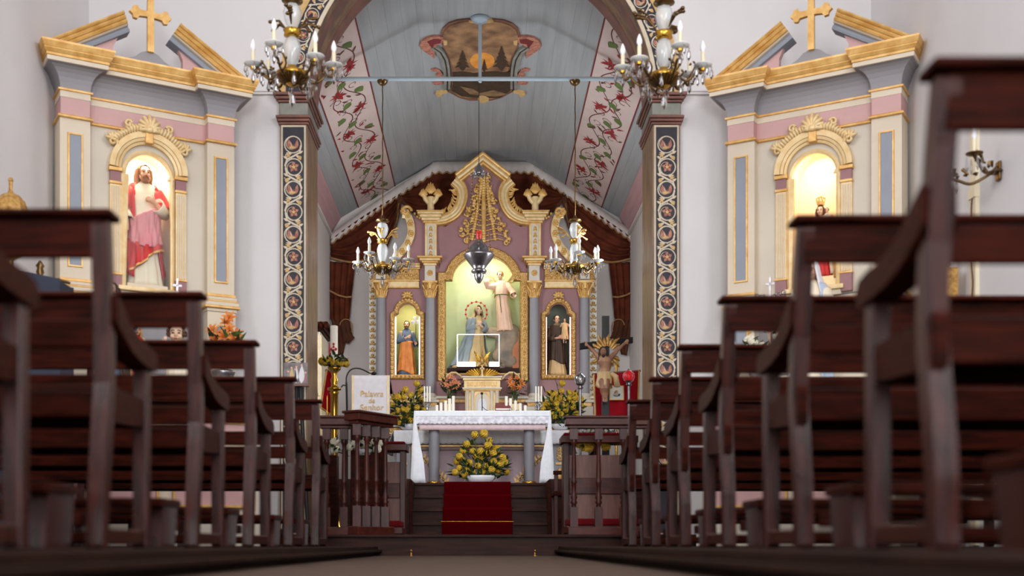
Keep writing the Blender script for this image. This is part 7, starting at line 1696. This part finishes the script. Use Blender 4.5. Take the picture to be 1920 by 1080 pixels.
def silver_cross(A, u, y, py, d, label):
    p = at_altar(A, u, y, 1.3405); top = EYE+(HY-py)*d/F; root = thing('altar_cross', label, 'cross', p, A[1]); h = top-1.34
    b = MB(); b.lathe([(.07, 0), (.07, .015), (.03, .05), (.014, .1), (.02, h*.5), (.012, h*.7), (.03, h*.76), (.014, h*.8)], (0, 0, 0), 14); b.build('stand', 'silver', root)
    b = MB(); b.box(-.008, .008, -.006, .006, h*.78, h); b.box(-.035, .035, -.006, .006, h*.93-.008, h*.93+.008)
    for q in (-1, 1):
        for r_ in range(3): b.tube([(v[0], -.005, v[1]) for v in spiral2(q*(.03+.034*r_), h*.80+.012*r_, .02, .006, 0, q*400, 12)], .0045, 5); b.ball((q*(.045+.034*r_), -.008, h*.82), (.010, .008, .012), 6, 4)
        b.tube([(0, 0, h*.78), (q*.06, 0, h*.76), (q*.115, 0, h*.82)], .005, 5)
    b.build('filigree', 'silver', root)
silver_cross(LA, .146, -.235, 522, 8.78, 'silver filigree cross on the left corner altar'); silver_cross(RA, -.25, -.235, 518, 8.78, 'silver filigree cross on the right corner altar')
b0 = at_altar(LA, .523, -.17, 1.3405); pts = [tuple(P(px, py, b0.y-.06+dy)) for px, py, dy in ((400, 622, 0), (412, 630, -.03), (424, 608, 0), (430, 620, -.05), (420, 634, -.06), (438, 640, 0), (444, 632, .03), (430, 600, .03), (405, 640, .0), (448, 645, .02))]
arrangement('lily_arrangement', 'orange lilies in a bowl on the left corner altar', tuple(b0), pts, .085, 34, .2, 91, flower='lily', petal='petalO', leafl=.13, pot=bowl(.09, .08, 'silver', tuple(b0)))
for u, y, px_, lab, n, sd_ in ((-.585, -.16, 1352, 'white roses in a low bowl at the outer end of the right corner altar', 12, 61), (-.36, -.17, 1405, 'white roses in a low bowl beside the small dark crucifix on the right corner altar', 14, 62)):
    b0 = at_altar(RA, u, y, 1.3405); rr = random.Random(sd_); pts = [(b0.x+rr.uniform(-.13, .13), b0.y-.05+rr.uniform(-.04, .04), 1.52+rr.uniform(-.05, .13)) for k in range(n)]
    arrangement('rose_arrangement', lab, tuple(b0), pts, .036, 50, .2, sd_, petal='petalW', leafl=.10, pot=bowl(.08, .08, 'silver', tuple(b0)))
p = at_altar(RA, -.20, -.40, zm); root = thing('altar_cross', 'small dark crucifix on a stand on the right corner altar', 'cross', p, RA[1]); h = EYE+(HY-611)*8.66/F-zm
b = MB(); b.lathe([(.05, 0), (.05, .012), (.015, .03), (.01, h-.16)], (0, 0, 0), 12); b.build('stand', 'wood', root)
b = MB(); b.box(-.007, .007, -.006, .006, h-.17, h); b.box(-.045, .045, -.006, .006, h-.05, h-.036); b.build('cross', 'iron', root)
b = MB(); b.tube([(-.035, -.012, h-.042), (0, -.014, h-.06), (.035, -.012, h-.042)], .005, 6); b.tube([(0, -.014, h-.055), (0, -.014, h-.10), (.004, -.014, h-.14)], [.009, .008, .004], 6); b.ball((0, -.018, h-.045), .008, 6, 5); b.build('corpus', 'corpus', root)
b0 = at_altar(RA, .10, -.395, zm); st = thing('statue', 'pale blue and white robed statue on the right corner altar, below the crowned figure', 'statue', b0, RA[1])
figure_robed(st, EYE+(HY-497)*8.6/F-zm-.03, (0, 0, .03), 0, 'robewhite', mat('pale_blue_mantle', (186, 200, 222), .6, var=.04), 'hairb', 'veil', arms='clasp', base='wood', veil='white')
